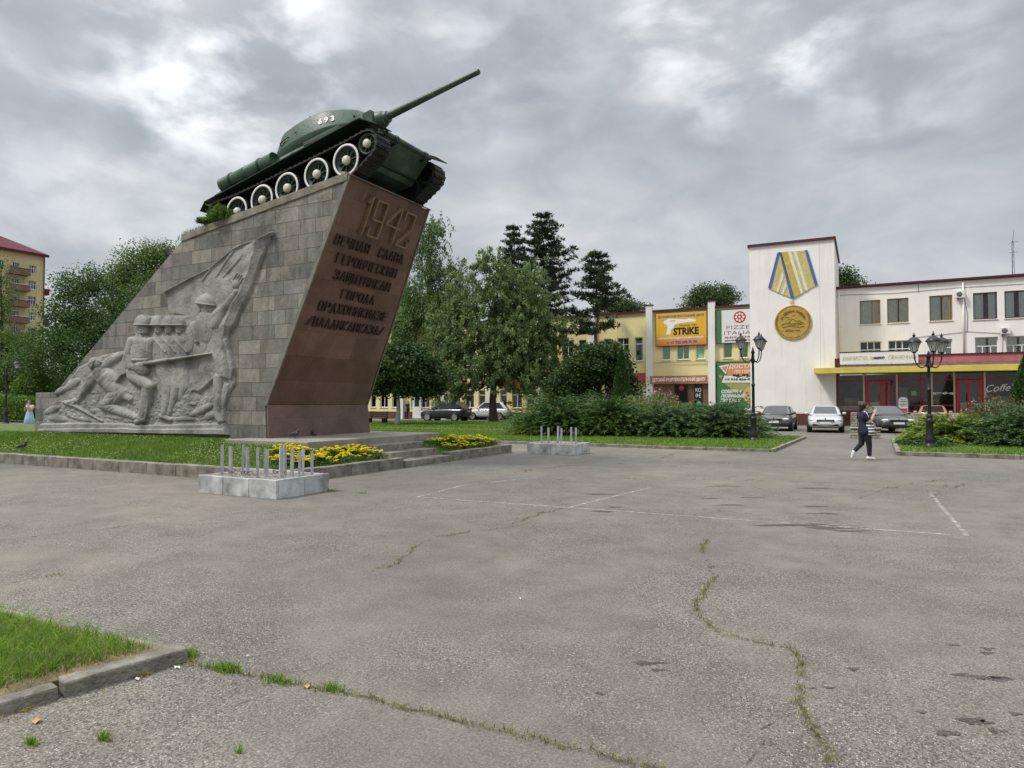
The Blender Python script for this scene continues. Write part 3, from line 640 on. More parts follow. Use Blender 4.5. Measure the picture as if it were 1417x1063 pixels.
# ------------------------------------------------------------------ soldiers' relief, carved as a height field on the wall
A_ = lambda x, y: (50+x/4.886, 420+y/4.886)
N_ = lambda x, y: (220+x/7.594, 310+y/7.594)
st_ = 0.016
xs_ = np.arange(-23.62, -12.85, st_); zs_ = np.arange(0.66, 6.0, st_); GX, GZ = np.meshgrid(xs_, zs_)
# projected coordinates of every grid point (only used to lay out the drawing of the carving on its wall)
cX, sX = math.cos(TH), math.sin(TH)
d_ = -GX*sX + MY0*cX; xc_ = GX*cX + MY0*sX; zr_ = GZ-EYE
dz_ = d_*math.cos(PITCH)+zr_*math.sin(PITCH); dy_ = -d_*math.sin(PITCH)+zr_*math.cos(PITCH)
PX = 708.5+FPX*xc_/dz_; PY = 531.5-FPX*dy_/dz_
H = np.full(PX.shape, -0.03); ID = np.zeros(PX.shape, int)
def pin(poly): return inpoly(PX.ravel(), PY.ravel(), poly).reshape(PX.shape)
def segd(p, q):
    vx, vy = q[0]-p[0], q[1]-p[1]; L = vx*vx+vy*vy+1e-9; t = np.clip(((PX-p[0])*vx+(PY-p[1])*vy)/L, 0, 1)
    return np.hypot(PX-p[0]-t*vx, PY-p[1]-t*vy), t
def edge(poly):
    r = np.full(PX.shape, 1e9)
    for k in range(len(poly)): r = np.minimum(r, segd(poly[k], poly[(k+1) % len(poly)])[0])
    return r
def put(h, mask, fid):
    k = mask & (h > H); H[k] = h[k]; ID[k] = fid
def limb(pts, base, fid, conv=A_, s=4.886, pw=0.55):
    """pts: (x, y, radius, bulge)"""
    for (x0, y0, r0, b0), (x1, y1, r1, b1) in zip(pts[:-1], pts[1:]):
        dd, t = segd(conv(x0, y0), conv(x1, y1)); r = .87*(r0+(r1-r0)*t)/s; u = np.clip(1-(dd/r)**2, 0, 1)
        put(base+(b0+(b1-b0)*t)*u**pw, u > 0, fid)
def ell(x, y, rx, ry, base, bulge, fid, rot=0.0, conv=A_, s=4.886, pw=0.5, clip=None):
    cx_, cy_ = conv(x, y); ca, sa = math.cos(rot), math.sin(rot); ux = (PX-cx_)*ca+(PY-cy_)*sa; uy = -(PX-cx_)*sa+(PY-cy_)*ca
    u = np.clip(1-(ux*s/rx)**2-(uy*s/ry)**2, 0, 1); m = u > 0
    if clip is not None: m &= clip(ux*s, uy*s)
    put(base+bulge*u**pw, m, fid)
def poly(pts, base, fid, conv=A_, bev=2.0, var=0.0, seed=1, sx=0.12, sy=0.04, rot=0.0):
    P = [conv(*p) for p in pts]; m = pin(P); e = np.clip(edge(P)/bev, 0, 1)**0.5
    ca, sa = math.cos(rot), math.sin(rot); u = PX*ca+PY*sa; w = -PX*sa+PY*ca
    put(base*e + var*(fbm(u*sx, w*sy, seed)-.5)*e, m, fid)
BG, BAN, LEAD, S1, S2, S3, S4, WND, LEDGE = 0, 1, 2, 3, 4, 5, 6, 7, 8
out = [A_(28, 872), A_(62, 745), A_(112, 690), A_(190, 570), A_(240, 500), A_(290, 430), A_(385, 385), A_(450, 350), A_(600, 318), A_(655, 250), A_(700, 160), A_(708, 120), A_(740, 88), A_(800, 82), A_(1010, 82),
       A_(1110, 60), A_(1235, 60), N_(800, 1063), A_(1355, 130), A_(1295, 212), A_(1312, 330), A_(1355, 440), A_(1352, 550), A_(1300, 620), A_(1282, 690), A_(1285, 800), A_(1312, 892)]
m0 = pin(out); e0 = np.clip(edge(out)/2.5, 0, 1)**.6
rough = fbm(PX*.10, PY*.10, 2, 5)-.5; rock = np.abs(fbm(PX*.16, PY*.16, 8, 4)-.5)
low = np.clip((PY-505)/60, 0, 1)
put(0.10*e0+0.05*rough*e0+0.22*rock*low*e0, m0, BG)
# banner: a ridge runs down from its tip, the hem strip on its right falls back to the wall
bp = [(75, 722), (330, 585), (570, 468), (690, 365), (800, 275), (930, 215), (1060, 178), (1215, 95), (1150, 230), (1090, 380), (1010, 620), (930, 790), (860, 930), (810, 1063), (690, 1200), (560, 1180), (420, 1010), (200, 950), (100, 950)]
P_ = [N_(*p) for p in bp]; mb = pin(P_)
rd = [(1062, 180), (1030, 330), (960, 560), (900, 700), (800, 880), (740, 1063)]
dist = np.full(PX.shape, 1e9); side = np.zeros(PX.shape)
for p, q in zip(rd[:-1], rd[1:]):
    a, c = N_(*p), N_(*q); dd, t = segd(a, c); cr_ = (c[0]-a[0])*(PY-a[1])-(c[1]-a[1])*(PX-a[0]); k = dd < dist; dist[k] = dd[k]; side[k] = np.sign(cr_[k])
right = side < 0
fold = 0.02*np.sin((PX*.55+PY*.75)*0.42+2.2*fbm(PX*.05, PY*.05, 3))*np.clip(1-dist/50, 0, 1)+0.05*(fbm(PX*.09-PY*.05, PY*.09, 12)-.5)
hb_ = np.where(right, 0.30-0.30*np.clip(dist/15, 0, 1), 0.12+0.18*np.exp(-dist/16.0)+fold)
put(hb_*np.clip((PX-226)/70, 0.12, 1)*np.clip(edge(P_)/1.2, 0.25, 1), mb, BAN)
limb([(75, 722, 12, .2), (330, 585, 12, .2), (570, 468, 13, .21), (690, 365, 14, .22), (800, 275, 15, .24), (930, 215, 15, .26), (1060, 178, 16, .3), (1215, 95, 14, .26)], 0.0, BAN, N_, 7.594)
limb([(570, 470, 14, .06), (470, 600, 8, .02)], 0.12, BAN, N_, 7.594); limb([(800, 290, 18, .05), (620, 560, 10, .02)], 0.15, BAN, N_, 7.594); limb([(900, 330, 22, .05), (700, 560, 12, .02)], 0.16, BAN, N_, 7.594)
# leader: coat, torso, raised arm, helmet
poly([(1085, 95), (1150, 62), (1232, 62), (1262, 120), (1290, 210), (1300, 330), (1325, 520), (1240, 512), (1190, 560), (1130, 612), (1050, 600), (1100, 470), (1130, 340), (1105, 230)], 0.26, LEAD, var=0.16, seed=5, sx=.14, sy=.03, rot=-.25, bev=4)
poly([(1275, 235), (1300, 240), (1355, 440), (1335, 525), (1325, 520), (1300, 340)], 0.20, LEAD, bev=1.5)
ell(1160, 165, 75, 115, 0.18, 0.17, LEAD, 0.1)
limb([(1225, 150, 42, .17), (1285, 45, 34, .18)], 0.18, LEAD)
limb([(640, 960, 62, .18), (760, 850, 50, .18), (850, 715, 34, .17)], 0.18, LEAD, N_, 7.594)
ell(855, 630, 52, 62, 0.22, 0.15, LEAD, 0.5, N_, 7.594)
for fx, fy, gx_, gy_ in ((835, 590, 862, 528), (865, 590, 890, 534), (890, 600, 912, 548), (905, 620, 930, 570)): limb([(fx, fy, 14, .13), (gx_, gy_, 11, .11)], 0.24, LEAD, N_, 7.594)
limb([(830, 650, 16, .13), (790, 575, 11, .10)], 0.22, LEAD, N_, 7.594)
limb([(1245, 500, 40, .2), (1240, 620, 34, .2), (1240, 740, 27, .18)], 0.10, LEAD)
limb([(1238, 745, 28, .22), (1265, 795, 26, .24)], 0.10, LEAD)
limb([(1295, 560, 26, .1), (1262, 700, 20, .08)], 0.08, LEAD)
ell(528, 890, 62, 80, 0.10, 0.20, LEAD, 0.1, N_, 7.594); limb([(470, 905, 14, .09), (455, 920, 8, .05)], 0.15, LEAD, N_, 7.594)
ell(518, 845, 100, 105, 0.16, 0.28, LEAD, 0.08, N_, 7.594, clip=lambda u, v: v < 8)
ell(522, 850, 104, 18, 0.22, 0.24, LEAD, 0.12, N_, 7.594)
# four soldiers in a row: (helmet x, y, w, h), torso, depth
for fid, hx, hw, fx, tx, tw, bse in ((S4, 982, 36, 985, 985, 60, .10), (S3, 914, 36, 915, 915, 66, .13), (S2, 845, 42, 848, 850, 74, .16)):
    ell(tx, 300, tw, 125, bse-.03, 0.16, fid); ell(tx+20, 250, tw*.6, 40, bse, 0.14, fid)
    limb([(tx-50, 250, 24, .12), (tx-10, 330, 22, .12)], bse, fid); limb([(tx-30, 240, 8, .04), (tx+50, 330, 8, .04)], bse+.12, fid)
    ell(fx, 178, 27, 36, bse+.02, 0.17, fid); limb([(fx, 165, 7, .06), (fx+1, 186, 9, .08)], bse+.14, fid); limb([(fx-9, 198, 5, .03), (fx+9, 198, 5, .03)], bse+.17, fid)
    ell(hx, 148, hw+3, 66, bse+.05, 0.25, fid, 0, clip=lambda u, v: v < 4); ell(hx, 150, hw+7, 8, bse+.12, 0.22, fid)
ell(1078, 165, 30, 42, 0.12, 0.10, S4); limb([(1050, 200, 40, .09), (1030, 300, 50, .09)], 0.10, S4); limb([(1085, 170, 14, .10), (1100, 260, 16, .10)], 0.14, S4)
# coat tails and legs of the men behind
limb([(985, 440, 70, .12), (1000, 560, 50, .12), (975, 640, 20, .05)], 0.10, S4)
limb([(935, 440, 46, .16), (962, 570, 36, .17), (940, 660, 26, .14), (912, 750, 18, .12)], 0.12, S3)
limb([(870, 440, 56, .18), (900, 555, 46, .21), (900, 660, 34, .17), (882, 745, 26, .15)], 0.14, S2)
limb([(868, 760, 24, .17), (925, 785, 20, .15)], 0.13, S2)
# first soldier: cape, torso, arms, rifle, legs
poly([(700, 235), (655, 262), (615, 325), (560, 440), (530, 545), (575, 540), (640, 450), (680, 400), (720, 260)], 0.24, S1, var=.08, seed=9, bev=3)
ell(735, 325, 84, 118, 0.16, 0.26, S1, 0.05); ell(735, 265, 72, 34, 0.26, 0.14, S1)
limb([(672, 255, 34, .22), (645, 345, 30, .24), (668, 420, 24, .24)], 0.20, S1); limb([(800, 255, 30, .16), (790, 330, 28, .14)], 0.22, S1)
limb([(690, 385, 10, .05), (785, 385, 10, .05)], 0.38, S1)
poly([(545, 520), (590, 470), (640, 435), (665, 470), (600, 500), (560, 560)], 0.28, S1, bev=2)
ell(690, 470, 60, 50, 0.18, 0.22, S1)
limb([(680, 490, 54, .24), (735, 520, 54, .28), (788, 560, 42, .30)], 0.16, S1)
limb([(778, 570, 46, .28), (762, 660, 46, .24), (735, 775, 38, .20)], 0.14, S1); limb([(790, 640, 8, .05), (765, 775, 7, .04)], 0.28, S1)
limb([(745, 785, 30, .2), (700, 800, 24, .16)], 0.14, S1)
ell(753, 178, 33, 40, 0.24, 0.20, S1); limb([(752, 164, 8, .07), (753, 188, 10, .10)], 0.38, S1); limb([(742, 201, 6, .03), (764, 201, 6, .03)], 0.42, S1)
limb([(735, 170, 6, -.05), (742, 170, 6, -.05)], 0.44, S1)
ell(750, 146, 48, 68, 0.30, 0.27, S1, 0, clip=lambda u, v: v < 6); ell(750, 150, 52, 9, 0.36, 0.25, S1)
limb([(672, 440, 15, .08), (730, 415, 17, .10), (860, 395, 15, .10), (1000, 375, 12, .10), (1205, 343, 8, .07)], 0.38, S1)
ell(745, 445, 42, 42, 0.30, 0.22, S1)
for k in range(4): limb([(722+k*15, 420, 8, .05), (728+k*14, 450, 8, .04)], 0.50, S1)
limb([(675, 425, 24, .10), (705, 440, 20, .10)], 0.36, S1)
# wounded man at the left
ell(485, 500, 85, 66, 0.12, 0.24, WND, 0.6); limb([(450, 470, 62, .22), (520, 560, 60, .22), (580, 600, 50, .22)], 0.12, WND)
limb([(450, 440, 38, .16), (520, 385, 34, .16), (600, 345, 26, .12)], 0.12, WND)
limb([(400, 500, 36, .2), (345, 585, 30, .2), (300, 660, 20, .16)], 0.12, WND); limb([(300, 650, 18, .14), (230, 675, 20, .16)], 0.10, WND)
limb([(205, 668, 14, .10), (300, 705, 11, .10), (460, 795, 8, .06)], 0.14, WND); poly([(195, 675), (240, 650), (290, 668), (265, 705)], 0.24, WND, bev=1.5)
limb([(600, 610, 54, .26), (535, 640, 56, .26), (490, 682, 42, .28)], 0.12, WND)
limb([(480, 690, 42, .26), (570, 722, 38, .22), (690, 772, 26, .16)], 0.12, WND); limb([(590, 600, 40, .2), (648, 645, 28, .18)], 0.14, WND)
ell(438, 405, 34, 38, 0.16, 0.18, WND, -0.5); limb([(452, 390, 8, .05), (468, 398, 6, .03)], 0.30, WND)
ell(412, 408, 36, 46, 0.18, 0.22, WND, 0.35, clip=lambda u, v: u < 12)
# rocks on the ground of the scene, ledges
for (x, y, rx, ry, r, bl) in ((180, 590, 50, 22, -.5, .12), (260, 545, 60, 28, -.6, .12), (120, 720, 60, 24, -.4, .12), (160, 780, 70, 24, .1, .10), (1150, 715, 70, 26, -.5, .14), (1190, 760, 40, 30, -.4, .14), (1070, 680, 26, 12, .2, .1), (560, 770, 70, 18, .1, .08), (320, 780, 90, 14, 0.2, .07), (650, 790, 50, 20, 0, .1), (1010, 780, 90, 16, 0, .08), (1090, 740, 50, 20, -.5, .1)):
    ell(x, y, rx, ry, 0.10, bl, BG, r)
poly([(30, 872), (48, 812), (300, 806), (660, 810), (690, 822), (1288, 808), (1300, 845), (1312, 892)], 0.26, LEDGE, bev=1.2)
poly([(34, 872), (40, 845), (640, 838), (700, 846), (1298, 842), (1312, 892)], 0.32, LEDGE, bev=1.2)
# drapery: creases running down the figures, each with its own slant
for fid, ang, amp in ((LEAD, .12, .020), (S1, -.35, .022), (S2, -.2, .026), (S3, -.2, .026), (S4, -.15, .024), (WND, .8, .022)):
    ca, sa = math.cos(ang), math.sin(ang); u = PX*ca+PY*sa; w = -PX*sa+PY*ca; q = fbm(u*.26+1.2*fbm(PX*.05, PY*.05, 60+fid), w*.035, 50+fid, 2)
    k = (ID == fid) & (H > 0) & ~((PY < 463) & (fid in (S1, S2, S3, S4))) & ~((PY < 432) & (fid == LEAD)) ; H = np.where(k, H-amp*np.clip(1-np.abs(q-.37)/.06, 0, 1)+.03*(q-.37), H)
H = H + (H > 0)*(0.020*(fbm(PX*.35, PY*.35, 41, 4)-.5) + 0.026*(fbm(PX*.9, PY*.9, 43, 2)-.5))
# soften a little, as cast concrete is
for _ in range(0):
    Hs = H.copy(); Hs[1:-1, 1:-1] = (H[1:-1, 1:-1]*4+H[:-2, 1:-1]+H[2:, 1:-1]+H[1:-1, :-2]+H[1:-1, 2:])/8; ins = H > 0; H = np.where(ins, np.maximum(Hs, 0.01), H)
H = np.where(H > 0, np.maximum(H, .012)*0.48, H); inside = H > 0
gz_, gx_ = np.gradient(H, st_); NRM = np.stack([-gx_, -np.ones_like(H), -gz_], -1); NRM /= np.linalg.norm(NRM, axis=-1, keepdims=True)
ny, nx = H.shape
cell = inside[:-1, :-1] | inside[1:, :-1] | inside[:-1, 1:] | inside[1:, 1:]
cid = np.maximum.reduce([ID[:-1, :-1], ID[1:, :-1], ID[:-1, 1:], ID[1:, 1:]])
# cells keep the id of their most raised corner
stk = np.stack([H[:-1, :-1], H[:-1, 1:], H[1:, :-1], H[1:, 1:]]); ids = np.stack([ID[:-1, :-1], ID[:-1, 1:], ID[1:, :-1], ID[1:, 1:]])
cid = np.take_along_axis(ids, stk.argmax(0)[None], 0)[0]
rel = None
for fid, nm in ((BG, 'relief_panel'), (BAN, 'banner'), (LEAD, 'soldier_figure'), (S1, 'soldier_figure'), (S2, 'soldier_figure'), (S3, 'soldier_figure'), (S4, 'soldier_figure'), (WND, 'soldier_figure'), (LEDGE, 'ledge')):
    r_, c_ = np.nonzero(cell & (cid == fid))
    if not len(r_): continue
    q = np.stack([r_*nx+c_, r_*nx+c_+1, (r_+1)*nx+c_+1, (r_+1)*nx+c_], 1); u, inv = np.unique(q.ravel(), return_inverse=True)
    ml = Vector(mon.location)
    V = np.stack([GX.ravel()[u]-ml.x, MY0-H.ravel()[u]-ml.y, GZ.ravel()[u]-ml.z], 1)
    o = rawmesh(nm, V, inv.reshape(-1, 4), RELC, mon if fid == BG else rel, smooth=True)
    o.data.normals_split_custom_set_from_vertices([tuple(v) for v in NRM.reshape(-1, 3)[u]])
    if fid == BG: rel = o
    elif fid == LEAD: o['label'] = 'helmeted soldier with his arm raised under the banner'
    elif fid == S1: o['label'] = 'helmeted soldier carrying a long rifle'
    elif fid == WND: o['label'] = 'wounded soldier sinking to the ground'
# ================================================================== tank
TG = mat('tank_green', (0.036, 0.064, 0.045), 0.45, 0.38, 2.2, 0.3, 16, col2=(0.048, 0.085, 0.060))
TD = mat('tank_dark_green', (0.014, 0.026, 0.019), 0.5, 0.3, 4, 0.1, 30)
TRK = mat('track_steel', (0.020, 0.019, 0.018), 0.55, 0.4, 9, 0.3, 50, metal=0.3)
WHT = mat('white_paint', (0.66, 0.66, 0.61), 0.55, 0.12, 6)
CRM = mat('cream_hub_paint', (0.55, 0.53, 0.42), 0.5, 0.15, 8)
RUB = mat('dark_rubber', (0.012, 0.012, 0.012), 0.8, 0.3)
tank = thing('tank', 'dark green wartime tank with white ringed wheels, numbered 693, on top of the monument', 'tank', (-12.73, 13.87, 6.545))
tank.rotation_euler = (0, -math.atan(0.204), 0)
# hull: tub between the tracks and sloping upper sides over them
b = B()
tub = [(2.16, .40), (2.88, .93), (2.80, 1.0), (1.60, 1.56), (-2.35, 1.50), (-3.02, 1.02), (-2.62, .40)]
b.prism(tub, -0.93, 0.93, 'xz')
hull = b.build('hull', TG, tank, 0.015)
b = B()
for sgn in (-1, 1):
    up = [(x, sgn*y, z) for x, y, z in ((-2.75, .935, 1.20), (1.95, .935, 1.28), (1.62, .935, 1.56), (-2.35, .935, 1.50), (-2.75, 1.36, 1.20), (1.95, 1.36, 1.28), (1.60, 1.10, 1.56), (-2.35, 1.10, 1.50))]
    b.add(up, [(0, 1, 2, 3), (4, 5, 6, 7), (0, 1, 5, 4), (1, 2, 6, 5), (2, 3, 7, 6), (3, 0, 4, 7)])
    c = B() if sgn < 0 else b
    if sgn < 0:
        b.build('sponson', TG, hull, 0.01); b = c
    else: b.build('sponson', TG, hull, 0.01)
# nose bar, welds, lower plate seam, hooks, spare links on the glacis
b = B(); b.tube((2.87, -.93, .955), (2.87, .93, .955), .07, n=12); b.build('nose_bar', TG, hull)
b = B(); b.box(2.30, 2.37, -.93, .93, .47, .50); b.M = None; b.build('weld_seam', TD, hull)
b = B()
for k in range(6):
    y = -0.62+k*.25; M0 = Matrix.Translation((2.45, y, 1.20)) @ Matrix.Rotation(R(22), 4, 'Y'); b.M = M0
    b.box(-.20, .20, -.118, .118, -.03, .03); b.box(-.03, .03, -.03, .03, .03, .15)
    b.path([(-.2, -.10, 0), (-.2, .10, 0)], .035, 6); b.M = None
b.build('spare_track_links', TRK, tank)
for sgn in (-1, 1):
    b = B(); b.path([(2.75, sgn*.62, .80), (2.95, sgn*.62, .80), (3.0, sgn*.62, .90), (2.93, sgn*.62, .98)], .035, 8); b.build('tow_hook', TD, tank)
# fenders with their drooping front flaps
for sgn in (-1, 1):
    b = B(); y0, y1 = sorted((sgn*.94, sgn*1.50))
    prof = [(-3.12, .90), (-2.9, 1.10), (2.42, 1.268), (2.58, 1.262), (3.05, .93), (3.035, .915), (2.57, 1.238), (2.42, 1.245), (-2.89, 1.075), (-3.11, .88)]
    b.prism(prof, y0, y1, 'xz'); b.build('fender', TD, tank)  # dark green stands in for the shade below the fender plate
    for k in range(7):
        x = -2.6+k*.70; zf = 1.10+(x+3)*.0309; b = B(); b.prism([(sgn*1.47, zf+.003), (sgn*1.47, zf+.02), (sgn*1.25, zf+.20), (sgn*1.25, zf+.003)], x, x+.03, 'yz'); b.build('bracket', TD, tank)
    b = B(); b.box(.75, 1.9, min(sgn*1.24, sgn*1.46), max(sgn*1.24, sgn*1.46), 1.262, 1.36); b.build('stowage_box', TG, tank, 0.01)
# fuel drums
for sgn, x0, x1 in ((-1, -2.36, -0.40), (1, -2.4, -1.2), (1, -1.0, .2)):
    b = B(); r = .205; y = sgn*1.27; z = 1.415 if sgn < 0 else 1.43
    b.lathe([(0, x0+.02), (r-.03, x0+.02), (r-.02, x0), (r, x0), (r, x0+.03), (r-.008, x0+.05), (r-.008, (x0+x1)/2-.02), (r, (x0+x1)/2), (r-.008, (x0+x1)/2+.02), (r-.008, x1-.05), (r, x1-.03), (r, x1), (r-.02, x1), (r-.03, x1-.02), (0, x1-.02)], 24, (0, y, z), 'x')
    dr = b.build('fuel_drum', TG, tank)
    for f in (.2, .75):
        b = B(); xx = x0+(x1-x0)*f; b.lathe([(r+.001, xx), (r+.012, xx), (r+.012, xx+.05), (r+.001, xx+.05)], 24, (0, y, z), 'x'); b.box(xx, xx+.05, y-.1, y+.1, 1.11+(xx+3)*.031, z-r+.02); b.build('strap', TD, dr)
b = B(); b.tube((-1.75, -.75, 1.48), (-1.82, -.80, 1.74), .06, n=10); b.tube((-1.82, -.80, 1.74), (-2.0, -.80, 1.82), .055, n=10); b.build('exhaust_pipe', mat('rusty_steel', (.10, .055, .03), .7, .3), tank)
b = B(); b.box(-2.2, -.95, -.75, .75, 1.50, 1.58); b.build('engine_deck', TG, tank, 0.02)
# road wheels
WX = (1.95, 1.0, 0.0, -0.89, -1.83)
def road_wheel(x, sgn, r=0.405):
    y = sgn*1.20; o = sgn*.235
    b = B(); L = lambda *pr: b.lathe([(a, h*sgn) for a, h in pr], 32, (x, y, .452), 'y')
    L((r-.075, -.19), (r-.01, -.2), (r, -.19), (r, -.04), (r-.07, -.03), (r-.07, .03), (r, .04), (r, .225), (r-.006, .235), (r-.075, .235), (r-.075, .2))
    w = b.build('tyre', RUB, tank)
    b = B(); L((r-.068, .236), (r-.062, .247), (r-.016, .247), (r-.010, .236)); b.build('white_ring', WHT, w)
    b = B(); L((r-.07, .205), (r-.11, .19), (r-.16, .14), (.13, .14), (.11, .2), (0, .2)); L((r-.07, -.19), (.1, -.1), (0, -.1))
    for k in range(10):
        a = 2*PI*k/10; M0 = Matrix.Translation((x, y, .452)) @ Matrix.Rotation(a, 4, 'Y'); b.M = M0; b.box(.11, r-.08, min(sgn*.13, sgn*.185), max(sgn*.13, sgn*.185), -.012, .012); b.M = None
    b.build('disc', TD, w)
    b = B(); L((.115, .2), (.11, .245), (.085, .275), (.05, .29), (0, .293)); b.build('hub', CRM, w)
for sgn in (-1, 1):
    for x in WX: road_wheel(x, sgn)
    y = sgn*1.20
    b = B(); L = lambda *pr: b.lathe([(a, h*sgn) for a, h in pr], 24, (2.62, y, .62), 'y')
    L((.20, -.2), (.27, -.2), (.27, .2), (.235, .22), (.21, .2), (.2, .1), (.1, .12), (.09, .2), (0, .2))
    for k in range(8):
        b.M = Matrix.Translation((2.62, y, .62)) @ Matrix.Rotation(2*PI*k/8, 4, 'Y'); b.box(.08, .22, min(sgn*.1, sgn*.17), max(sgn*.1, sgn*.17), -.014, .014); b.M = None
    iw = b.build('idler_wheel', TD, tank)
    b = B(); b.lathe([(.10, sgn*.19), (.10, sgn*.25), (.06, sgn*.275), (0, sgn*.28)], 20, (2.62, y, .62), 'y'); b.build('hub', CRM, iw)
    b = B(); b.lathe([(.2, -.2*sgn), (.31, -.2*sgn), (.31, .2*sgn), (.2, .2*sgn), (.16, .14*sgn), (.1, .15*sgn), (0, .18*sgn)], 24, (-2.60, y, .62), 'y'); b.build('drive_sprocket', TG, tank)
    # track: links round a closed loop
    P = []
    def arc(cx_, cz_, r, a0, a1, n): return [(cx_+r*math.cos(a0+(a1-a0)*k/n), cz_+r*math.sin(a0+(a1-a0)*k/n)) for k in range(n+1)]
    loop = arc(2.62, .62, .31, R(-62), R(95), 10) + [(1.95, .895), (1.0, .885), (0, .89), (-.89, .885), (-1.83, .90)] + arc(-2.60, .62, .35, R(85), R(245), 10) + [(-1.95, .022), (2.0, .022)]
    loop.append(loop[0]); seg = [(Vector(a), Vector(c)) for a, c in zip(loop[:-1], loop[1:])]; Lt = sum((c-a).length for a, c in seg); nl = 76; step = Lt/nl
    def along(s):
        s %= Lt
        for a, c in seg:
            l = (c-a).length
            if s <= l: return a.lerp(c, s/l), (c-a).normalized()
            s -= l
        return seg[-1][1], (seg[-1][1]-seg[-1][0]).normalized()
    b = B()
    for k in range(nl):
        p, _ = along(k*step); q, _ = along((k+1)*step-.012); d = (q-p).normalized(); nrm = Vector((d.y, -d.x))
        ctr = (p+q)/2; M0 = Matrix(((d.x, 0, nrm.x, ctr.x), (0, 1, 0, y), (d.y, 0, nrm.y, ctr.y), (0, 0, 0, 1))); hl = (q-p).length/2
        b.M = M0; b.box(-hl, hl, -.25, .25, -.018, .018); b.box(-.03, .03, -.25, .25, .018, .04); b.box(-hl, -hl+.03, -.235, -.08, .018, .035); b.box(-hl, -hl+.03, .08, .235, .018, .035)
        if k % 2: b.box(-.03, .03, -.03, .03, -.09, -.018)
        b.M = None
    b.build('track', TRK, tank)
# turret
def catmull(P, n=4):
    out_ = []; m = len(P)
    for i in range(m):
        p0, p1, p2, p3 = (Vector(P[(i+k-1) % m]) for k in range(4))
        for k in range(n):
            t = k/n; out_.append(0.5*((2*p1)+(p2-p0)*t+(2*p0-5*p1+4*p2-p3)*t*t+(3*p1-p0-3*p2+p3)*t*t*t))
    return out_
half = [(1.98, .30), (1.72, .66), (1.15, .96), (.45, 1.06), (-.25, 1.0), (-.72, .86), (-1.0, .45)]
plan = half + [(x, -y) for x, y in reversed(half)]
tc_ = Vector((.45, 0)); pl_ = catmull(plan, 3)
rings = []
for z, s, dx in ((1.50, .84, -.02), (1.57, .90, -.01), (1.80, 1.0, 0), (1.83, .998, 0), (2.27, .885, .05), (2.315, .865, .06), (2.345, .83, .06), (2.362, .76, .06), (2.38, .40, .06)):
    rings.append([(tc_.x+(p.x-tc_.x)*s+dx-(0.16*(z-1.98) if p.x > 1.2 and z > 1.98 else 0), p.y*s, z - (0.06*max(0, p.x-1.2)**1 if z > 2.1 else 0)) for p in pl_])
b = B(); b.loft(rings); tur = b.build('turret', TG, tank)
b = B(); b.lathe([(.34, 2.32), (.34, 2.58), (.30, 2.62), (0, 2.63)], 24, (-.05, .36, 0)); b.build('cupola', TG, tur)
b = B(); b.lathe([(.09, 2.33), (.09, 2.40), (.05, 2.44), (0, 2.445)], 12, (.95, -.32, 0)); b.build('periscope', TG, tur)
b = B(); b.lathe([(.26, 2.32), (.26, 2.37), (0, 2.39)], 20, (.05, -.3, 0)); b.build('hatch', TG, tur)
b = B(); b.lathe([(.19, 2.30), (.2, 2.37), (.12, 2.43), (0, 2.44)], 16, (-.55, .0, 0)); b.build('ventilator', TG, tur)
b = B(); b.path([(1.80, -.62, 1.93), (1.83, -.66, 1.98)], .02, 6); b.path([(.15, -1.03, 2.02), (.22, -1.03, 2.02)], .012, 6); b.build('lifting_hook', TD, tur)
b = B(); b.lathe([(.0, -.01), (.035, -.01), (.035, .03), (0, .03)], 12, (.16, -.975, 1.86), 'y'); b.box(.10, .27, -.995, -.955, 1.955, 1.98); b.build('pistol_port', TD, tur)
b = B(); b.box(1.83, 2.10, -.30, .30, 1.74, 2.17); b.lathe([(.24, 2.0), (.235, 2.14), (.19, 2.30), (.155, 2.32), (.15, 2.42), (.0, 2.42)], 20, (0, 0, 1.96), 'x'); mant = b.build('mantlet', TG, tur, 0.05)
b = B(); b.lathe([(.10, 2.35), (.098, 2.7), (.085, 3.4), (.070, 4.6), (.067, 5.14), (.064, 5.16), (.042, 5.16), (.04, 5.05), (0, 5.05)], 20, (0, 0, 1.97), 'x'); b.build('gun_barrel', TG, tur)
b = B(); b.path([(-.45, -.93, 1.92), (-.42, -.98, 1.98), (-.12, -1.0, 2.03), (-.1, -.93, 2.03)], .015, 6); b.build('handrail', TD, tur)
def onturret(x, z):
    """point and frame on the near (right) side wall"""
    def yy(x, z):
        s = np.interp(z, (1.80, 1.83, 2.27, 2.315), (1.0, .998, .885, .865)); xx = tc_.x+(x-tc_.x)/s
        pp = sorted([(p.x, p.y) for p in pl_ if p.y < -.25]); return s*np.interp(xx, [p[0] for p in pp], [p[1] for p in pp])
    p = Vector((x, yy(x, z), z)); r = (Vector((x+.05, yy(x+.05, z), z))-p).normalized(); u = (Vector((x, yy(x, z+.05), z+.05))-p); u = (u-r*u.dot(r)).normalized(); return p, r, u
for ch, x in zip('693', (.98, 1.14, 1.30)):
    p, r, u = onturret(x, 1.95); nn = r.cross(u); me = text_mesh(ch, .235, extrude=.006, bold=.010, xs=.95)
    o_ = p+nn*.012; me.transform(Matrix(((r.x, u.x, nn.x, o_.x), (r.y, u.y, nn.y, o_.y), (r.z, u.z, nn.z, o_.z), (0, 0, 0, 1)))); me.materials.clear(); me.materials.append(WHT); link('number', me, tur)
p, r, u = onturret(-.33, 1.98); nn = r.cross(u); b = B(); q = [p+nn*.012+r*math.sin(PI*k/5)*(.07 if k % 2 == 0 else .03)+u*math.cos(PI*k/5)*(.07 if k % 2 == 0 else .03) for k in range(10)]
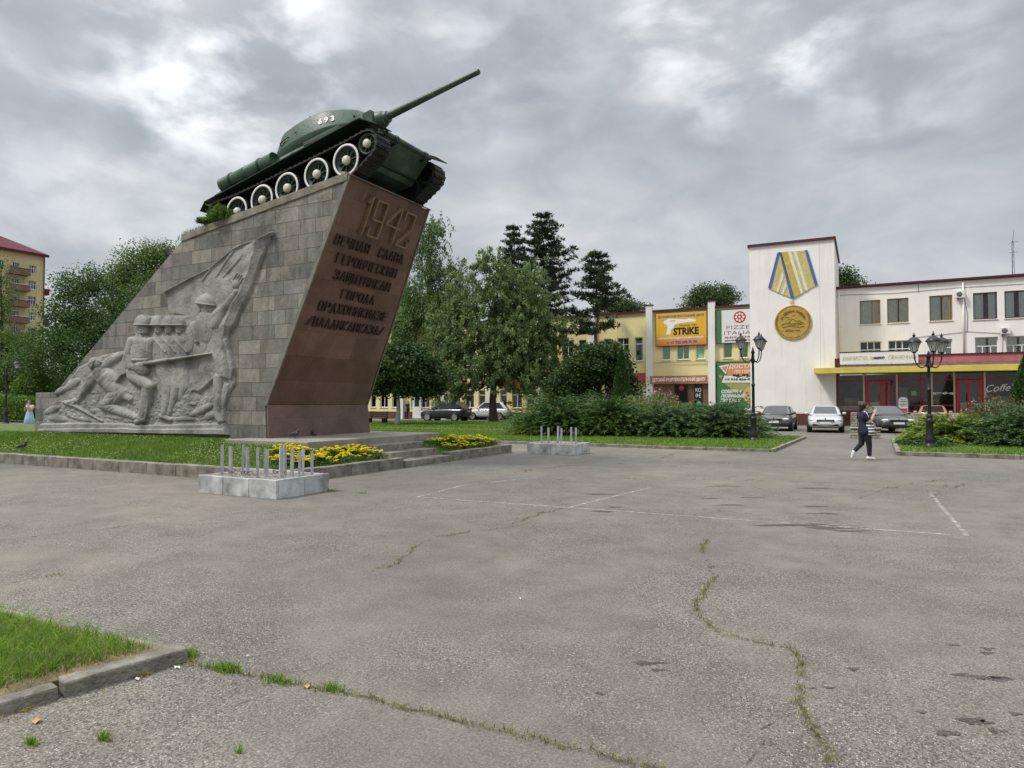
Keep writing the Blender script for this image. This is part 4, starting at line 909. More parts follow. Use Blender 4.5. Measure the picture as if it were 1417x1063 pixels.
b.add(q+[p+nn*.02], [(k, (k+1) % 10, 10) for k in range(10)]); b.build('star', mat('faded_red', (.30, .05, .045), .6), tur)
# shrub and weeds rooted on top of the monument are built with the plants
# ================================================================== buildings
def plaster(name, col, dirt=0.17):
    if name in MATS: return MATS[name]
    m = bpy.data.materials.new(name); m.use_nodes = True; t = m.node_tree; p = t.nodes['Principled BSDF']; c = N(t, 'ShaderNodeTexCoord')
    n1 = N(t, 'ShaderNodeTexNoise', ins={'Scale': 0.5, 'Detail': 8.0, 'Roughness': 0.65}); t.links.new(c.outputs['Object'], n1.inputs['Vector'])
    r1 = ramp(t, [(0.3, 1-dirt*.45), (0.65, 1.03)]); t.links.new(n1.outputs[0], r1.inputs[0])
    mp = N(t, 'ShaderNodeMapping'); mp.inputs['Scale'].default_value = (2.2, 2.2, .16); t.links.new(c.outputs['Object'], mp.inputs[0])
    n2 = N(t, 'ShaderNodeTexNoise', ins={'Scale': 1.4, 'Detail': 6.0, 'Roughness': .65}); t.links.new(mp.outputs[0], n2.inputs['Vector'])
    r2 = ramp(t, [(0.28, 1-dirt*.7), (0.46, 1.0)]); t.links.new(n2.outputs[0], r2.inputs[0])
    col_ = mixc(t, 1.0, mixc(t, 1.0, col, r1.outputs[0], 'MULTIPLY'), r2.outputs[0], 'MULTIPLY')
    t.links.new(col_, p.inputs['Base Color']); p.inputs['Roughness'].default_value = 0.85; p.inputs['Specular IOR Level'].default_value = .25
    n3 = N(t, 'ShaderNodeTexNoise', ins={'Scale': 18.0, 'Detail': 3.0}); t.links.new(c.outputs['Object'], n3.inputs['Vector'])
    bp = N(t, 'ShaderNodeBump', ins={'Strength': .25, 'Distance': .02}); t.links.new(n3.outputs[0], bp.inputs['Height']); t.links.new(bp.outputs[0], p.inputs['Normal'])
    MATS[name] = m; return m
def glassmat(name='window_glass', tint=(.90, .94, .92), refl=1.0):
    if name in MATS: return MATS[name]
    m = bpy.data.materials.new(name); m.use_nodes = True; t = m.node_tree; t.nodes.remove(t.nodes['Principled BSDF'])
    tr = N(t, 'ShaderNodeBsdfTransparent'); tr.inputs[0].default_value = (*tint, 1)
    g = N(t, 'ShaderNodeBsdfGlossy', ins={'Roughness': 0.03}); g.inputs[0].default_value = (.9, .93, .95, 1)
    f = N(t, 'ShaderNodeFresnel', ins={'IOR': 1.55}); k = mathn(t, 'ADD', mathn(t, 'MULTIPLY', f.outputs[0], refl), 0.03, clamp=True)
    mx = N(t, 'ShaderNodeMixShader'); t.links.new(k, mx.inputs[0]); t.links.new(tr.outputs[0], mx.inputs[1]); t.links.new(g.outputs[0], mx.inputs[2]); t.links.new(mx.outputs[0], t.nodes['Material Output'].inputs[0])
    MATS[name] = m; return m
WHITEW = plaster('white_plaster', (0.82, 0.78, 0.74)); YEL = plaster('yellow_plaster', (0.76, 0.66, 0.34)); PILW = plaster('white_pilaster', (0.76, 0.74, 0.70))
REDTRIM = mat('dark_red_metal', (0.075, 0.012, 0.022), 0.5, 0.2); PLINTH = mat('brown_red_plinth', (0.115, 0.032, 0.026), 0.7, 0.25, 1.5)
GLASS = glassmat(); SHOPG = glassmat('shop_glass', (.72, .74, .73), .45)
DARKROOM = mat('room_shade', (0.022, 0.021, 0.02), 0.9, 0.4, 1.0); FWHITE = mat('white_frame', (0.70, 0.69, 0.66), 0.5, 0.1); FBROWN = mat('brown_frame', (0.30, 0.17, 0.055), 0.55, 0.25, 3); FDARK = mat('dark_brown_frame', (0.035, 0.018, 0.02), 0.5, 0.2)  # near-black colour puts the shade of the rooms onto sheets behind the windows
REDF = mat('red_frame_paint', (0.52, 0.010, 0.022), 0.45, 0.12); REDTH = mat('dark_red_frame_paint', (0.34, 0.012, 0.035), 0.5, 0.12)
CURT = mat('pale_curtain', (0.72, 0.74, 0.64), 0.9, 0.15); CURTG = mat('green_blind', (0.42, 0.66, 0.36), 0.9, 0.12, 2); CURTW = mat('white_curtain', (0.75, 0.74, 0.70), 0.9, 0.1); CURTD = mat('dark_green_blind', (0.12, 0.22, 0.12), .9, .15, 2)
def facade(b, x0, x1, z0, z1, y, holes, depth=0.2, plane='y', sgn=1):
    """wall sheet with real openings and reveals (plane y: facing -Y, plane x: facing +X)"""
    q = (lambda u, v, d: (u, y+d, v)) if plane == 'y' else (lambda u, v, d: (y-d, u, v))
    us = sorted({x0, x1, *[h[0] for h in holes], *[h[1] for h in holes]}); vs = sorted({z0, z1, *[h[2] for h in holes], *[h[3] for h in holes]})
    us = [u for u in us if x0 <= u <= x1]; vs = [v for v in vs if z0 <= v <= z1]
    for u0, u1 in zip(us[:-1], us[1:]):
        for v0, v1 in zip(vs[:-1], vs[1:]):
            cu, cv = (u0+u1)/2, (v0+v1)/2
            if any(h[0] < cu < h[1] and h[2] < cv < h[3] for h in holes): continue
            b.add([q(u0, v0, 0), q(u1, v0, 0), q(u1, v1, 0), q(u0, v1, 0)], [(0, 1, 2, 3)])
    for a, c, e, f in holes:
        r = [(a, e), (c, e), (c, f), (a, f)]; v = [q(*p, 0) for p in r]+[q(*p, depth) for p in r]
        b.add(v, [(k, k+4, (k+1) % 4+4, (k+1) % 4) for k in range(4)])
def window(par, x0, x1, z0, z1, y, fm, vb=(), hb=(), partial=(), curtain=None, fw=0.07, sill=True, plane='y', glass=None, label=None, inset=0.12, draw=0.5):
    """window (frame) > pane, curtain, sill; vb/hb = bar positions 0..1; partial = (pos, z from, z to) bars"""
    def bx(b, u0, u1, v0, v1, d0, d1):
        if plane == 'y': b.box(u0, u1, y+d0, y+d1, v0, v1)
        else: b.box(y-d1, y-d0, u0, u1, v0, v1)
    b = B(); W_, H_ = x1-x0, z1-z0; d0, d1 = inset, inset+.06
    bx(b, x0, x0+fw, z0, z1, d0, d1); bx(b, x1-fw, x1, z0, z1, d0, d1); bx(b, x0+fw, x1-fw, z0, z0+fw, d0, d1); bx(b, x0+fw, x1-fw, z1-fw, z1, d0, d1)
    hs = [z0+H_*h for h in hb]
    for h in hs: bx(b, x0+fw, x1-fw, h-fw/2, h+fw/2, d0-.004, d1-.004)
    for v in vb: xx = x0+W_*v; bx(b, xx-fw/2, xx+fw/2, z0+fw, z1-fw, d0+.004, d1+.004)
    for v, a, c in partial: xx = x0+W_*v; bx(b, xx-fw/2, xx+fw/2, z0+H_*a, z0+H_*c, d0+.004, d1+.004)
    w = b.build('window', fm, par, world=True)
    if label: w['label'] = label
    b = B(); dm = inset+.035
    if plane == 'y': b.add([(x0+.02, y+dm, z0+.02), (x1-.02, y+dm, z0+.02), (x1-.02, y+dm, z1-.02), (x0+.02, y+dm, z1-.02)], [(0, 1, 2, 3)])
    else: b.add([(y-dm, x0+.02, z0+.02), (y-dm, x1-.02, z0+.02), (y-dm, x1-.02, z1-.02), (y-dm, x0+.02, z1-.02)], [(0, 1, 2, 3)])
    sub(b, 'pane', glass or GLASS, w, par)
    if curtain:
        b = B(); n = max(8, int(W_*14)); dd = inset+.085
        for a, c in (((0, draw*.55), (1-draw*.45, 1)) if draw < 1 else ((0, 1),)):
            vs = []
            for k in range(n+1):
                u = x0+W_*(a+(c-a)*k/n); o = dd+.03*math.sin(k*1.9+a*7)
                for v in (z0+.02, z1-.02): vs.append((u, y+o, v) if plane == 'y' else (y-o, u, v))
            b.add(vs, [(2*k, 2*k+2, 2*k+3, 2*k+1) for k in range(n)], True)
        sub(b, 'curtain', curtain, w, par)
    if sill:
        b = B(); bx(b, x0-.05, x1+.05, z0-.05, z0-.003, -.06, inset); sub(b, 'sill', FWHITE if fm is FWHITE else PILW, w, par)
    return w
def sub(b, name, m, w, par):
    l = Vector(par.location); b.v = [(x-l.x, y-l.y, z-l.z) for x, y, z in b.v]; return b.build(name, m, w)
# ------------------------------------------------------------------ white building with the medal tower
YB, YT, YS = 54.0, 51.3, 51.8
wb = thing('white_building', 'white plastered building with tall blank tower and red framed shop front under yellow canopy', 'building', (2, 54, 0))
top_w = [(-.19, 1.10, 7.12, 8.80), (1.51, 2.81, 7.12, 8.82), (4.03, 5.36, 7.12, 8.84), (6.51, 7.83, 7.08, 8.85), (8.22, 9.45, 7.08, 8.85), (10.6, 11.9, 7.08, 8.85)]
mid_w = [(-.22, 1.13, 4.72, 5.89), (1.54, 2.84, 4.72, 5.90), (4.0, 5.31, 4.72, 5.87), (6.57, 7.84, 4.72, 5.90), (8.26, 9.5, 4.72, 5.90), (10.6, 11.9, 4.72, 5.9)]
b = B(); facade(b, -1.688, 14, 3.9, 9.72, YB, top_w+mid_w); b.box(-1.688, 14, 66, 66.2, 0, 9.72); b.box(13.8, 14, YB+.01, 66, 0, 9.72)
b.build('wall', WHITEW, wb, world=True)
b = B(); b.box(-1.6, 13.9, YB+.6, YB+.62, 3.9, 9.7); b.build('room_shade_sheet', DARKROOM, wb, world=True)
b = B(); b.box(-1.686, 14.2, YB-.16, 66.3, 9.72, 9.78); b.box(-1.686, 14.25, YB-.20, YB-.02, 9.781, 9.90); b.build('roof', REDTRIM, wb, world=True)
b = B(); b.box(-7.24, -1.69, YT, 60.5, 0.823, 12.80); tw = b.build('tower_wall', WHITEW, wb, world=True)
b = B(); b.box(-7.30, -1.692, YT-.05, 60.4, -.05, .82); b.build('plinth', PLINTH, wb, world=True)
b = B(); b.box(-7.36, -1.58, YT-.13, 60.6, 12.803, 12.97); b.build('tower_coping', REDTRIM, wb, world=True)
for k, h in enumerate(top_w):
    if k < 3: window(wb, *h, YB, FBROWN, vb=(.60,), partial=((.86, 0, 1),) if k != 1 else (), curtain=CURT, draw=1 if k == 0 else .9, label='brown wooden framed window')
    else: window(wb, *h, YB, FDARK, vb=(.55,), curtain=CURTW if k < 5 else CURTD, draw=.8, label='dark framed window')
for k, h in enumerate(mid_w):
    window(wb, *h, YB, FWHITE, vb=() if k > 1 else (.36, .66), hb=(.5,), partial=((.33, 0, .5), (.68, 0, .5)) if k > 1 else (), curtain=CURT if k > 1 else None, draw=.9, fw=.06)
for (x0, x1, z0, z1) in ((5.54, 6.02, 8.56, 9.02), (7.95, 8.45, 6.03, 6.45)):
    b = B(); b.box(x0, x1, YB-.36, YB-.06, z0, z1); ac = b.build('air_conditioner', FWHITE, wb, 0.02, world=True)
    b = B(); b.lathe([(.17, -.362), (.16, -.375), (.05, -.37), (0, -.37)], 20, ((x0+x1)/2-.06, YB, (z0+z1)/2), 'y'); sub(b, 'fan_grille', mat('grey_grille', (.12, .12, .12), .6), ac, wb)
    b = B(); b.box(x0+.1, x0+.14, YB-.3, YB-.003, z0-.12, z0-.002); sub(b, 'bracket', FDARK, ac, wb)
# facade cable and marks
b = B(); b.path([(3.4, YB-.012, 9.7), (3.42, YB-.012, 9.1)], .012, 5); b.build('cable', FDARK, wb, world=True)
for x in (-1.50, 5.95):
    b = B(); b.tube((x, YB-.09, 4.7), (x, YB-.09, 9.6), .05, n=10)
    for z in (5.2, 6.6, 8.0, 9.3): b.box(x-.07, x+.07, YB-.10, YB-.002, z, z+.04)
    b.build('downpipe', WHITEW, wb, world=True)
for pts in ([(-1.6, 9.3), (2.0, 9.18), (5.6, 9.28), (14, 9.2)], [(3.3, 6.05), (6.2, 6.3), (8.0, 6.1)], [(6.02, 8.6), (6.2, 7.4), (6.15, 6.3)], [(8.1, 6.0), (8.05, 4.75)]):
    b = B(); b.path([(x, YB-.025, z) for x, z in pts], .011, 5); b.build('cable', FDARK, wb, world=True)
for x in (-2.62,):
    b = B(); b.box(x-.008, x+.008, YT-.003, YT+.01, .83, 12.79); b.build('panel_joint', mat('wall_joint', (.42, .39, .36), .9, .2), tw, world=False) if False else b.build('panel_joint', mat('wall_joint', (.42, .39, .36), .9, .2), wb, world=True)
# canopy and shop front
b = B(); b.prism([(49.9, 3.53), (49.9, 3.90), (53.99, 3.95), (53.99, 3.60)], -2.97, 14, 'yz'); b.build('canopy', mat('yellow_fascia', (0.56, 0.46, 0.085), .6, .15, 1.5), wb, 0.01, world=True)
b = B(); b.prism([(49.95, 3.904), (50.75, 4.12), (50.75, 3.95)], -1.4, 14, 'yz'); b.build('canopy_flashing', mat('weathered_tin', (.10, .055, .05), .6, .5, 2), wb, world=True)
b = B(); b.box(3.13, 14, 50.80, 51.05, 4.0, 4.60); b.build('canopy_parapet', mat('faded_pink_board', (.42, .135, .135), .7, .2, 1.5), wb, world=True)
b = B(); b.box(3.12, 14, 50.74, 53.98, 4.603, 4.68); b.box(-1.72, -1.38, 50.6, 51.2, 3.96, 4.55); b.build('canopy_roof', REDTRIM, wb, world=True)
b = B(); b.box(-1.6, 14, YS+.0, 53.99, 0, .955); b.build('shop_base', PLINTH, wb, world=True)
b = B(); b.box(-1.6, 14, 53.5, 53.52, .96, 3.5); b.box(-1.6, 14, YS, 53.5, .956, .975); b.build('shop_interior', mat('shop_interior', (.13, .12, .11), .9, .5, .8), wb, world=True)
b = B(); b.box(-1.2, -.3, 52.8, 53.3, .98, 1.9); b.box(1.9, 2.6, 52.5, 53.2, .98, 2.6); b.box(3.5, 4.4, 53, 53.4, .98, 1.8); b.box(7.0, 8.2, 52.9, 53.4, .98, 2.0); b.build('shop_furniture', mat('shop_counter', (.34, .31, .26), .7, .4, 1.2), wb, world=True)
b = B(); b.box(-1.62, -1.55, YS-.005, YS+.06, .97, 3.5)
for x in (.10, 2.05, 3.30, 3.86, 5.24, 6.70, 8.5, 10.4, 12.3): b.box(x-.035, x+.035, YS-.008, YS+.05, .97, 3.51)
for z in (1.02, 3.06): b.box(-1.55, 14, YS-.004, YS+.045, z-.035, z+.035)
for x0, x1 in ((-1.55, .1), (1.6, 5.24), (6.7, 14)): b.box(x0, x1, YS-.003, YS+.04, 1.38, 1.44)
sf = b.build('shop_front', REDTH, wb, world=True)
b = B(); b.add([(-1.55, YS+.022, .97), (14, YS+.022, .97), (14, YS+.022, 3.5), (-1.55, YS+.022, 3.5)], [(0, 1, 2, 3)]); sub(b, 'pane', SHOPG, sf, wb)
b = B(); b.box(-1.5, .05, YS+.05, YS+.08, .98, 1.36); sub(b, 'lower_panel', mat('grey_white_panel', (.42, .42, .41), .6), sf, wb)
for x in (.0, 1.95, 3.93, 5.16, 6.78):
    b = B(); b.box(x-.05, x+.05, YS-.02, YS+.07, .97, 3.52); sub(b, 'post', mat('cream_post', (.5, .46, .36), .7), sf, wb)
for (x0, x1, op) in ((.17, 1.58, False), (5.27, 6.62, True)):
    b = B(); f = .13; xm = x0+(x1-x0)*(.58 if not op else .48)
    b.box(x0, x0+f, YS-.06, YS+.02, .98, 3.03); b.box(x1-f, x1, YS-.06, YS+.02, .98, 3.03); b.box(x0+f, x1-f, YS-.06, YS+.02, 2.93, 3.03); b.box(xm-.06, xm+.06, YS-.058, YS+.018, .98, 2.93); b.box(x0+f, x1-f, YS-.057, YS+.017, .98, 1.10)
    if not op: b.box(xm+.2, xm+.27, YS-.056, YS+.016, 1.1, 2.93)
    d = b.build('door', REDF, wb, world=True); b = B(); b.tube((xm-.10, YS-.11, 1.7), (xm-.10, YS-.11, 2.2), .018); sub(b, 'handle', FDARK, d, wb)
    b = B(); b.add([(x0+f, YS-.02, 1.1), (x1-f, YS-.02, 1.1), (x1-f, YS-.02, 2.93), (x0+f, YS-.02, 2.93)], [(0, 1, 2, 3)]); sub(b, 'pane', SHOPG, d, wb)
    b = B(); b.box(x0+f+.06, xm-.1, YS+.02, YS+.03, 1.15, 1.6); sub(b, 'paper_notice', mat('notice_yellow', (.5, .42, .18), .8), d, wb)
BLK = mat('black_print', (.015, .015, .017), .5, .1); WPR = mat('white_print', (.78, .77, .74), .5, .05)
text('window_lettering', 'Coffee', .62, (7.55, YS-.012, 2.30), (1, 0, .06), (0, 0, 1), WPR, wb, shear=.35, fit=1.55, extrude=.003)
text('window_lettering', 'кафе', .2, (4.55, YS-.012, 2.12), (1, 0, 0), (0, 0, 1), WPR, wb, fit=1.3, extrude=.003, bold=.01)
b = B(); b.box(-.35, .05, YS-.03, YS-.008, 1.45, 1.68); b.build('window_notice', mat('notice_yellow', (.5, .42, .18), .8), wb, world=True)
b = B(); b.box(2.75, 3.05, YS-.03, YS-.008, 2.05, 2.35); b.build('window_notice', mat('notice_green', (.25, .4, .2), .8), wb, world=True)
# the long shop sign on the canopy
sg = thing('shop_sign', 'long white shop sign board with pale yellow letters standing on the yellow canopy', 'sign', (.85, 50.4, 4.15))
b = B(); b.box(-1.40, 3.10, 50.36, 50.44, 4.13, 4.90); b.build('board', mat('sign_white', (.72, .72, .68), .6, .08), sg, world=True)
b = B(); b.box(-1.42, 3.12, 50.34, 50.46, 4.903, 4.96); b.build('frame', FDARK, sg, world=True)
for x in (-1.1, .2, 1.6, 2.8):
    b = B(); b.box(x, x+.05, 50.45, 50.5, 3.95, 4.9); b.build('support', FDARK, sg, world=True)
PY_ = mat('pale_yellow_print', (.58, .50, .22), .6, .08)
text('lettering', 'ХИМЧИСТКА', .34, (-.50, 50.352, 4.40), (1, 0, 0), (0, 0, 1), PY_, sg, fit=1.52, extrude=.004, bold=.008)
text('lettering', 'ПРАЧЕЧНАЯ', .34, (2.22, 50.352, 4.40), (1, 0, 0), (0, 0, 1), PY_, sg, fit=1.55, extrude=.004, bold=.008)
text('logo', 'енясо', .26, (.88, 50.351, 4.43), (1, 0, .05), (0, 0, 1), BLK, sg, fit=.66, shear=.3, extrude=.004, bold=.012)
b = B(); b.box(.40, .56, 50.346, 50.358, 4.40, 4.60); b.build('logo_mark', PY_, sg, world=True)
# arched board at the shop door
ab = thing('arched_board', 'white and pink arched price board standing before the shop window', 'sign', (2.28, 51.2, .93))
def arch(x0, x1, z0, z1, n=10): r = (x1-x0)/2; return [(x0, z0), (x1, z0)]+[((x0+x1)/2+r*math.cos(PI*k/n), z1-r*.8+r*.8*math.sin(PI*k/n)) for k in range(n+1)]
b = B(); b.prism(arch(1.97, 2.60, .935, 2.0), 51.17, 51.23, 'xz'); b.build('frame', mat('purple_edge', (.17, .05, .17), .5), ab, world=True)
b = B(); b.prism(arch(2.0, 2.53, .96, 1.95), 51.155, 51.168, 'xz'); b.build('panel', mat('board_white', (.78, .76, .74), .5, .05), ab, world=True)
for z, w, f in ((1.76, .28, .02), (1.62, .36, .05), (1.5, .3, .02), (1.4, .4, .06), (1.3, .25, .02)):
    b = B(); b.box(2.27-w/2, 2.27+w/2, 51.150, 51.154, z, z+f); b.build('print_line', mat('grey_print', (.2, .2, .22), .6), ab, world=True)
b = B(); b.box(2.02, 2.51, 51.149, 51.154, .98, 1.20); b.build('print_band', mat('pink_print', (.55, .07, .13), .5), ab, world=True)
# stone landing, steps and block in front of the shop
def rubble_mat():
    m = bpy.data.materials.new('rubble_stone'); m.use_nodes = True; t = m.node_tree; p = t.nodes['Principled BSDF']; c = N(t, 'ShaderNodeTexCoord'); sp = N(t, 'ShaderNodeSeparateXYZ'); t.links.new(c.outputs['Object'], sp.inputs[0])
    cb = N(t, 'ShaderNodeCombineXYZ'); t.links.new(mathn(t, 'ADD', sp.outputs[0], sp.outputs[1]), cb.inputs[0]); t.links.new(sp.outputs[2], cb.inputs[1])
    br = N(t, 'ShaderNodeTexBrick', offset=.4, squash=.6, squash_frequency=3, ins={'Scale': 1.0, 'Mortar Size': .014, 'Bias': 0.0, 'Brick Width': .34, 'Row Height': .13, 'Color1': (.20, .18, .135, 1), 'Color2': (.42, .385, .30, 1), 'Mortar': (.09, .085, .07, 1)}); t.links.new(cb.outputs[0], br.inputs['Vector'])
    n = N(t, 'ShaderNodeTexNoise', ins={'Scale': 8.0, 'Detail': 6.0}); t.links.new(c.outputs['Object'], n.inputs['Vector']); r = ramp(t, [(.3, .7), (.7, 1.2)]); t.links.new(n.outputs[0], r.inputs[0])
    t.links.new(mixc(t, 1.0, br.outputs['Color'], r.outputs[0], 'MULTIPLY'), p.inputs['Base Color']); p.inputs['Roughness'].default_value = .9
    bp = N(t, 'ShaderNodeBump', ins={'Strength': .6, 'Distance': .03}); t.links.new(mathn(t, 'MULTIPLY', br.outputs['Fac'], -1.0), bp.inputs['Height']); t.links.new(bp.outputs[0], p.inputs['Normal']); return m
RUBS = rubble_mat()
ls = thing('stone_landing', 'stone clad landing with broad steps leading up to the shop doors', 'landing', (4, 49, 0))
b = B(); b.box(-.76, 14, 47.4, 51.79, -.05, .93); b.build('landing', RUBS, ls, world=True)
b = B()
for k in range(5): b.box(1.3, 10, 47.4-.32*(k+1), 47.4-.32*k-.002, -.05, .93-.155*(k+1)-.01)
b.build('steps', RUBS, ls, world=True)
b = B(); b.box(-.55, .62, 33.9, 34.4, -.05, .42); b.box(-.60, .67, 33.85, 34.45, .423, .48)
tag(b.build('stone_block', RUBS, bevel=.015), 'low stone clad block between the silver car and the dark grey car', 'stone block')
# medal on the tower wall
md = thing('wall_medal', 'large painted medal with yellow white blue ribbon and golden disc on the white tower wall', 'medal', (-4.36, 51.3, 8.9))
T5 = lambda x, y: aty(1020+x/5.906, 310+y/5.906, YT)
def plate(name, pts, m, d0, d1, par=md):
    P = [T5(*p) for p in pts]; b = B(); b.prism([(p.x, p.z) for p in P], YT-d1, YT-d0, 'xz'); return b.build(name, m, par, world=True)
MY = mat('medal_yellow', (.53, .44, .16), .6, .18, 3); MYD = mat('medal_ochre', (.48, .36, .08), .6, .2, 3); MB = mat('medal_blue', (.055, .115, .36), .55, .15, 3); MW = mat('medal_white', (.66, .66, .60), .6, .1)
MG = mat('medal_gold', (.44, .29, .06), .55, .22, 5); MGD = mat('medal_gold_dark', (.25, .15, .025), .55, .25, 5)
rb = plate('ribbon', [(335, 234), (572, 215), (657, 495), (455, 612), (257, 526)], MY, .0, .06)
for nm, pts, m in (('ochre_stripe', [(356, 237), (414, 226), (522, 573), (468, 604)], MYD),
                   ('blue_stripe', [(330, 236), (353, 234), (277, 531), (255, 523)], MB), ('blue_stripe', [(353, 262), (340, 232), (362, 234), (468, 600), (455, 614), (440, 603)], MB), ('blue_stripe', [(552, 217), (575, 214), (659, 495), (637, 507)], MB),
                   ('white_stripe', [(414, 226), (440, 224), (540, 563), (522, 573)], MW), ('white_stripe', [(462, 222), (482, 220), (579, 540), (560, 551)], MW),
                   ('white_stripe', [(372, 392), (383, 428), (338, 562), (321, 555)], MW), ('white_stripe', [(399, 480), (408, 510), (377, 580), (360, 572)], MW)):
    o = plate(nm, pts, m, .062, .085); o.parent = md
b = B(); c = T5(451, 640); r = .105
for k in range(20):
    a0, a1 = 2*PI*k/20, 2*PI*(k+1)/20; b.tube((c.x+r*math.cos(a0), YT-.06, c.z+r*math.sin(a0)), (c.x+r*math.cos(a1), YT-.06, c.z+r*math.sin(a1)), .022, n=6, caps=False)
b.build('ring', MG, md, world=True)
c = T5(457, 806); Rm = 1.215
b = B(); b.lathe([(0, -.06), (Rm-.09, -.06), (Rm-.07, -.09), (Rm-.02, -.09), (Rm, -.06), (Rm, 0)], 64, (c.x, YT, c.z), 'y', smooth=False); ds = b.build('disc', MG, md, world=True)
def gold(name, polys, m=MGD, d0=.061, d1=.085):
    for q in polys:
        b = B(); b.prism([(c.x+u*Rm, c.z+v*Rm) for u, v in q], YT-d1, YT-d0, 'xz'); sub(b, name, m, ds, md)
def stroke(pts, w=.022):
    r_ = []
    for (u0, v0), (u1, v1) in zip(pts[:-1], pts[1:]):
        d = Vector((u1-u0, v1-v0)).normalized(); n_ = Vector((-d.y, d.x))*w/2; r_.append([(u0-n_.x, v0-n_.y), (u1-n_.x, v1-n_.y), (u1+n_.x, v1+n_.y), (u0+n_.x, v0+n_.y)])
    return r_
gold('mountain_line', stroke([(-.62, -.12), (-.42, -.02), (-.28, -.06), (-.02, .22), (.10, .14), (.22, .06), (.34, .10), (.62, -.08)])+stroke([(-.3, -.02), (.1, -.06), (.46, -.02)])+stroke([(-.25, -.12), (.2, -.14), (.5, -.1)])+stroke([(-.58, -.25), (-.1, -.2), (.3, -.28), (.6, -.25)]))
gold('plane_shape', [[(-.42, .30), (-.2, .34), (-.22, .30)], [(-.05, .40), (.12, .43), (.1, .39)], [(-.30, .18), (-.14, .22), (-.16, .18)]])
gold('tank_shape', [[(-.42, -.50), (.02, -.50), (.02, -.42), (-.1, -.42), (-.12, -.36), (-.3, -.36), (-.32, -.42), (-.42, -.42)], [(.08, -.48), (.38, -.5), (.38, -.44), (.08, -.43)]])
for k in range(30):
    a = R(200)+R(140)*k/29+ (0 if k % 2 else .03); q = .84
    gold('wreath_leaf', [[(math.cos(a)*q, math.sin(a)*q), (math.cos(a+.10)*(q+.07), math.sin(a+.10)*(q+.07)), (math.cos(a+.03)*(q+.09), math.sin(a+.03)*(q+.09))]])
    if k < 12:
        for s_ in (-1, 1):
            a = PI/2+s_*R(62+k*4.2); gold('wreath_leaf', [[(math.cos(a)*.84, math.sin(a)*.84), (math.cos(a+.1)*.91, math.sin(a+.1)*.91), (math.cos(a+.02)*.93, math.sin(a+.02)*.93)]])
ml_ = 'ЗА ОБОРОНУ КАВКАЗА'
for k, ch in enumerate(ml_):
    if ch == ' ': continue
    a = R(158)-R(136)*k/(len(ml_)-1); q = .60; r_ = Vector((math.sin(a), 0, -math.cos(a))); u_ = Vector((math.cos(a), 0, math.sin(a)))
    o = text('letter', ch, .21, (c.x+math.cos(a)*q*Rm, YT-.085, c.z+math.sin(a)*q*Rm), r_, u_, MGD, md, extrude=.012); o.parent = ds
# antenna on the flat roof
an = thing('roof_antenna', 'thin lattice television antenna mast standing on the roof of the white building', 'antenna', (9.1, 58, 9.78))
p0 = aty(1402, 381, 58)
an.location.x = p0.x
for k in range(3):
    b = B(); a = k*2.09; b.tube((.09*math.cos(a), .09*math.sin(a), 0), (.05*math.cos(a), .05*math.sin(a), 3.1), .014, n=5); b.build('mast_rod', FDARK, an)
b = B()
for k in range(12): b.path([(.08*math.cos(k*2.1), .08*math.sin(k*2.1), k*.25), (.08*math.cos(k*2.1+2.1), .08*math.sin(k*2.1+2.1), k*.25+.25)], .008, 4)
b.build('lattice', FDARK, an)
b = B(); b.tube((0, 0, 3.0), (.1, 0, 3.9), .012, n=5); b.tube((-.25, 0, 2.9), (.35, 0, 3.05), .01, n=4); b.tube((-.2, 0, 2.3), (.3, 0, 2.3), .01, n=4); b.build('aerial', FDARK, an)
# ------------------------------------------------------------------ yellow building
yb = thing('yellow_building', 'two storey yellow building with white pilasters, dark red roof edge and many sign boards', 'building', (-28, 54, 0))
XR, XL = -7.30, -59.0; BAY = 4.93
holes = []; wins = []
for k in range(11):
    x = -15.12-BAY*(k-1) - BAY
    x = -10.19 - BAY*k if k else -10.19
    for a, c in ((.76, 1.42), (1.95, 2.93), (3.43, 4.12)) if k else ((.58, 1.25), (1.76, 2.42)):
        h = (x+a-(BAY if k else 0)+ (BAY if False else 0), x+c-(BAY if k else 0), 5.0, 6.92)
        if k == 0: h = (x+a, x+c, 5.0, 6.92)
        else: h = (-10.19-BAY*k+a-.02, -10.19-BAY*k+c-.02, 5.0, 6.92)
        holes.append(h); wins.append((h, k))
        if k >= 2: g = (h[0], h[1], 1.10, 2.72); holes.append(g); wins.append((g, k+100))
b = B(); facade(b, XL, XR, 0.70, 8.90, YB, holes); b.box(XL, XL+.2, YB+.01, 66, 0, 8.9); b.box(XL, XR, 66, 66.2, 0, 8.9); b.build('wall', YEL, yb, world=True)
b = B(); b.box(XL, XR, YB-.05, YB+.2, -.05, .697); b.build('plinth', mat('brown_plinth', (.12, .055, .04), .8, .25, 1.5), yb, world=True)
b = B(); b.box(XL, XR, YB+.7, YB+.72, 0, 8.8); b.build('room_shade_sheet', DARKROOM, yb, world=True)
b = B(); b.box(XL-.2, XR+.02, YB-.18, 66.3, 8.903, 9.05); b.build('roof', REDTRIM, yb, world=True)
for k in range(11):
    x = -10.69-BAY*k; b = B(); b.box(x, x+.52, YB-.32, YB-.002, -.04, 9.42); pi_ = b.build('pilaster', PILW, yb, 0.01, world=True)
    b = B(); b.box(x-.05, x+.57, YB-.37, YB+.05, 9.423, 9.50); sub(b, 'cap', REDTRIM, pi_, yb)
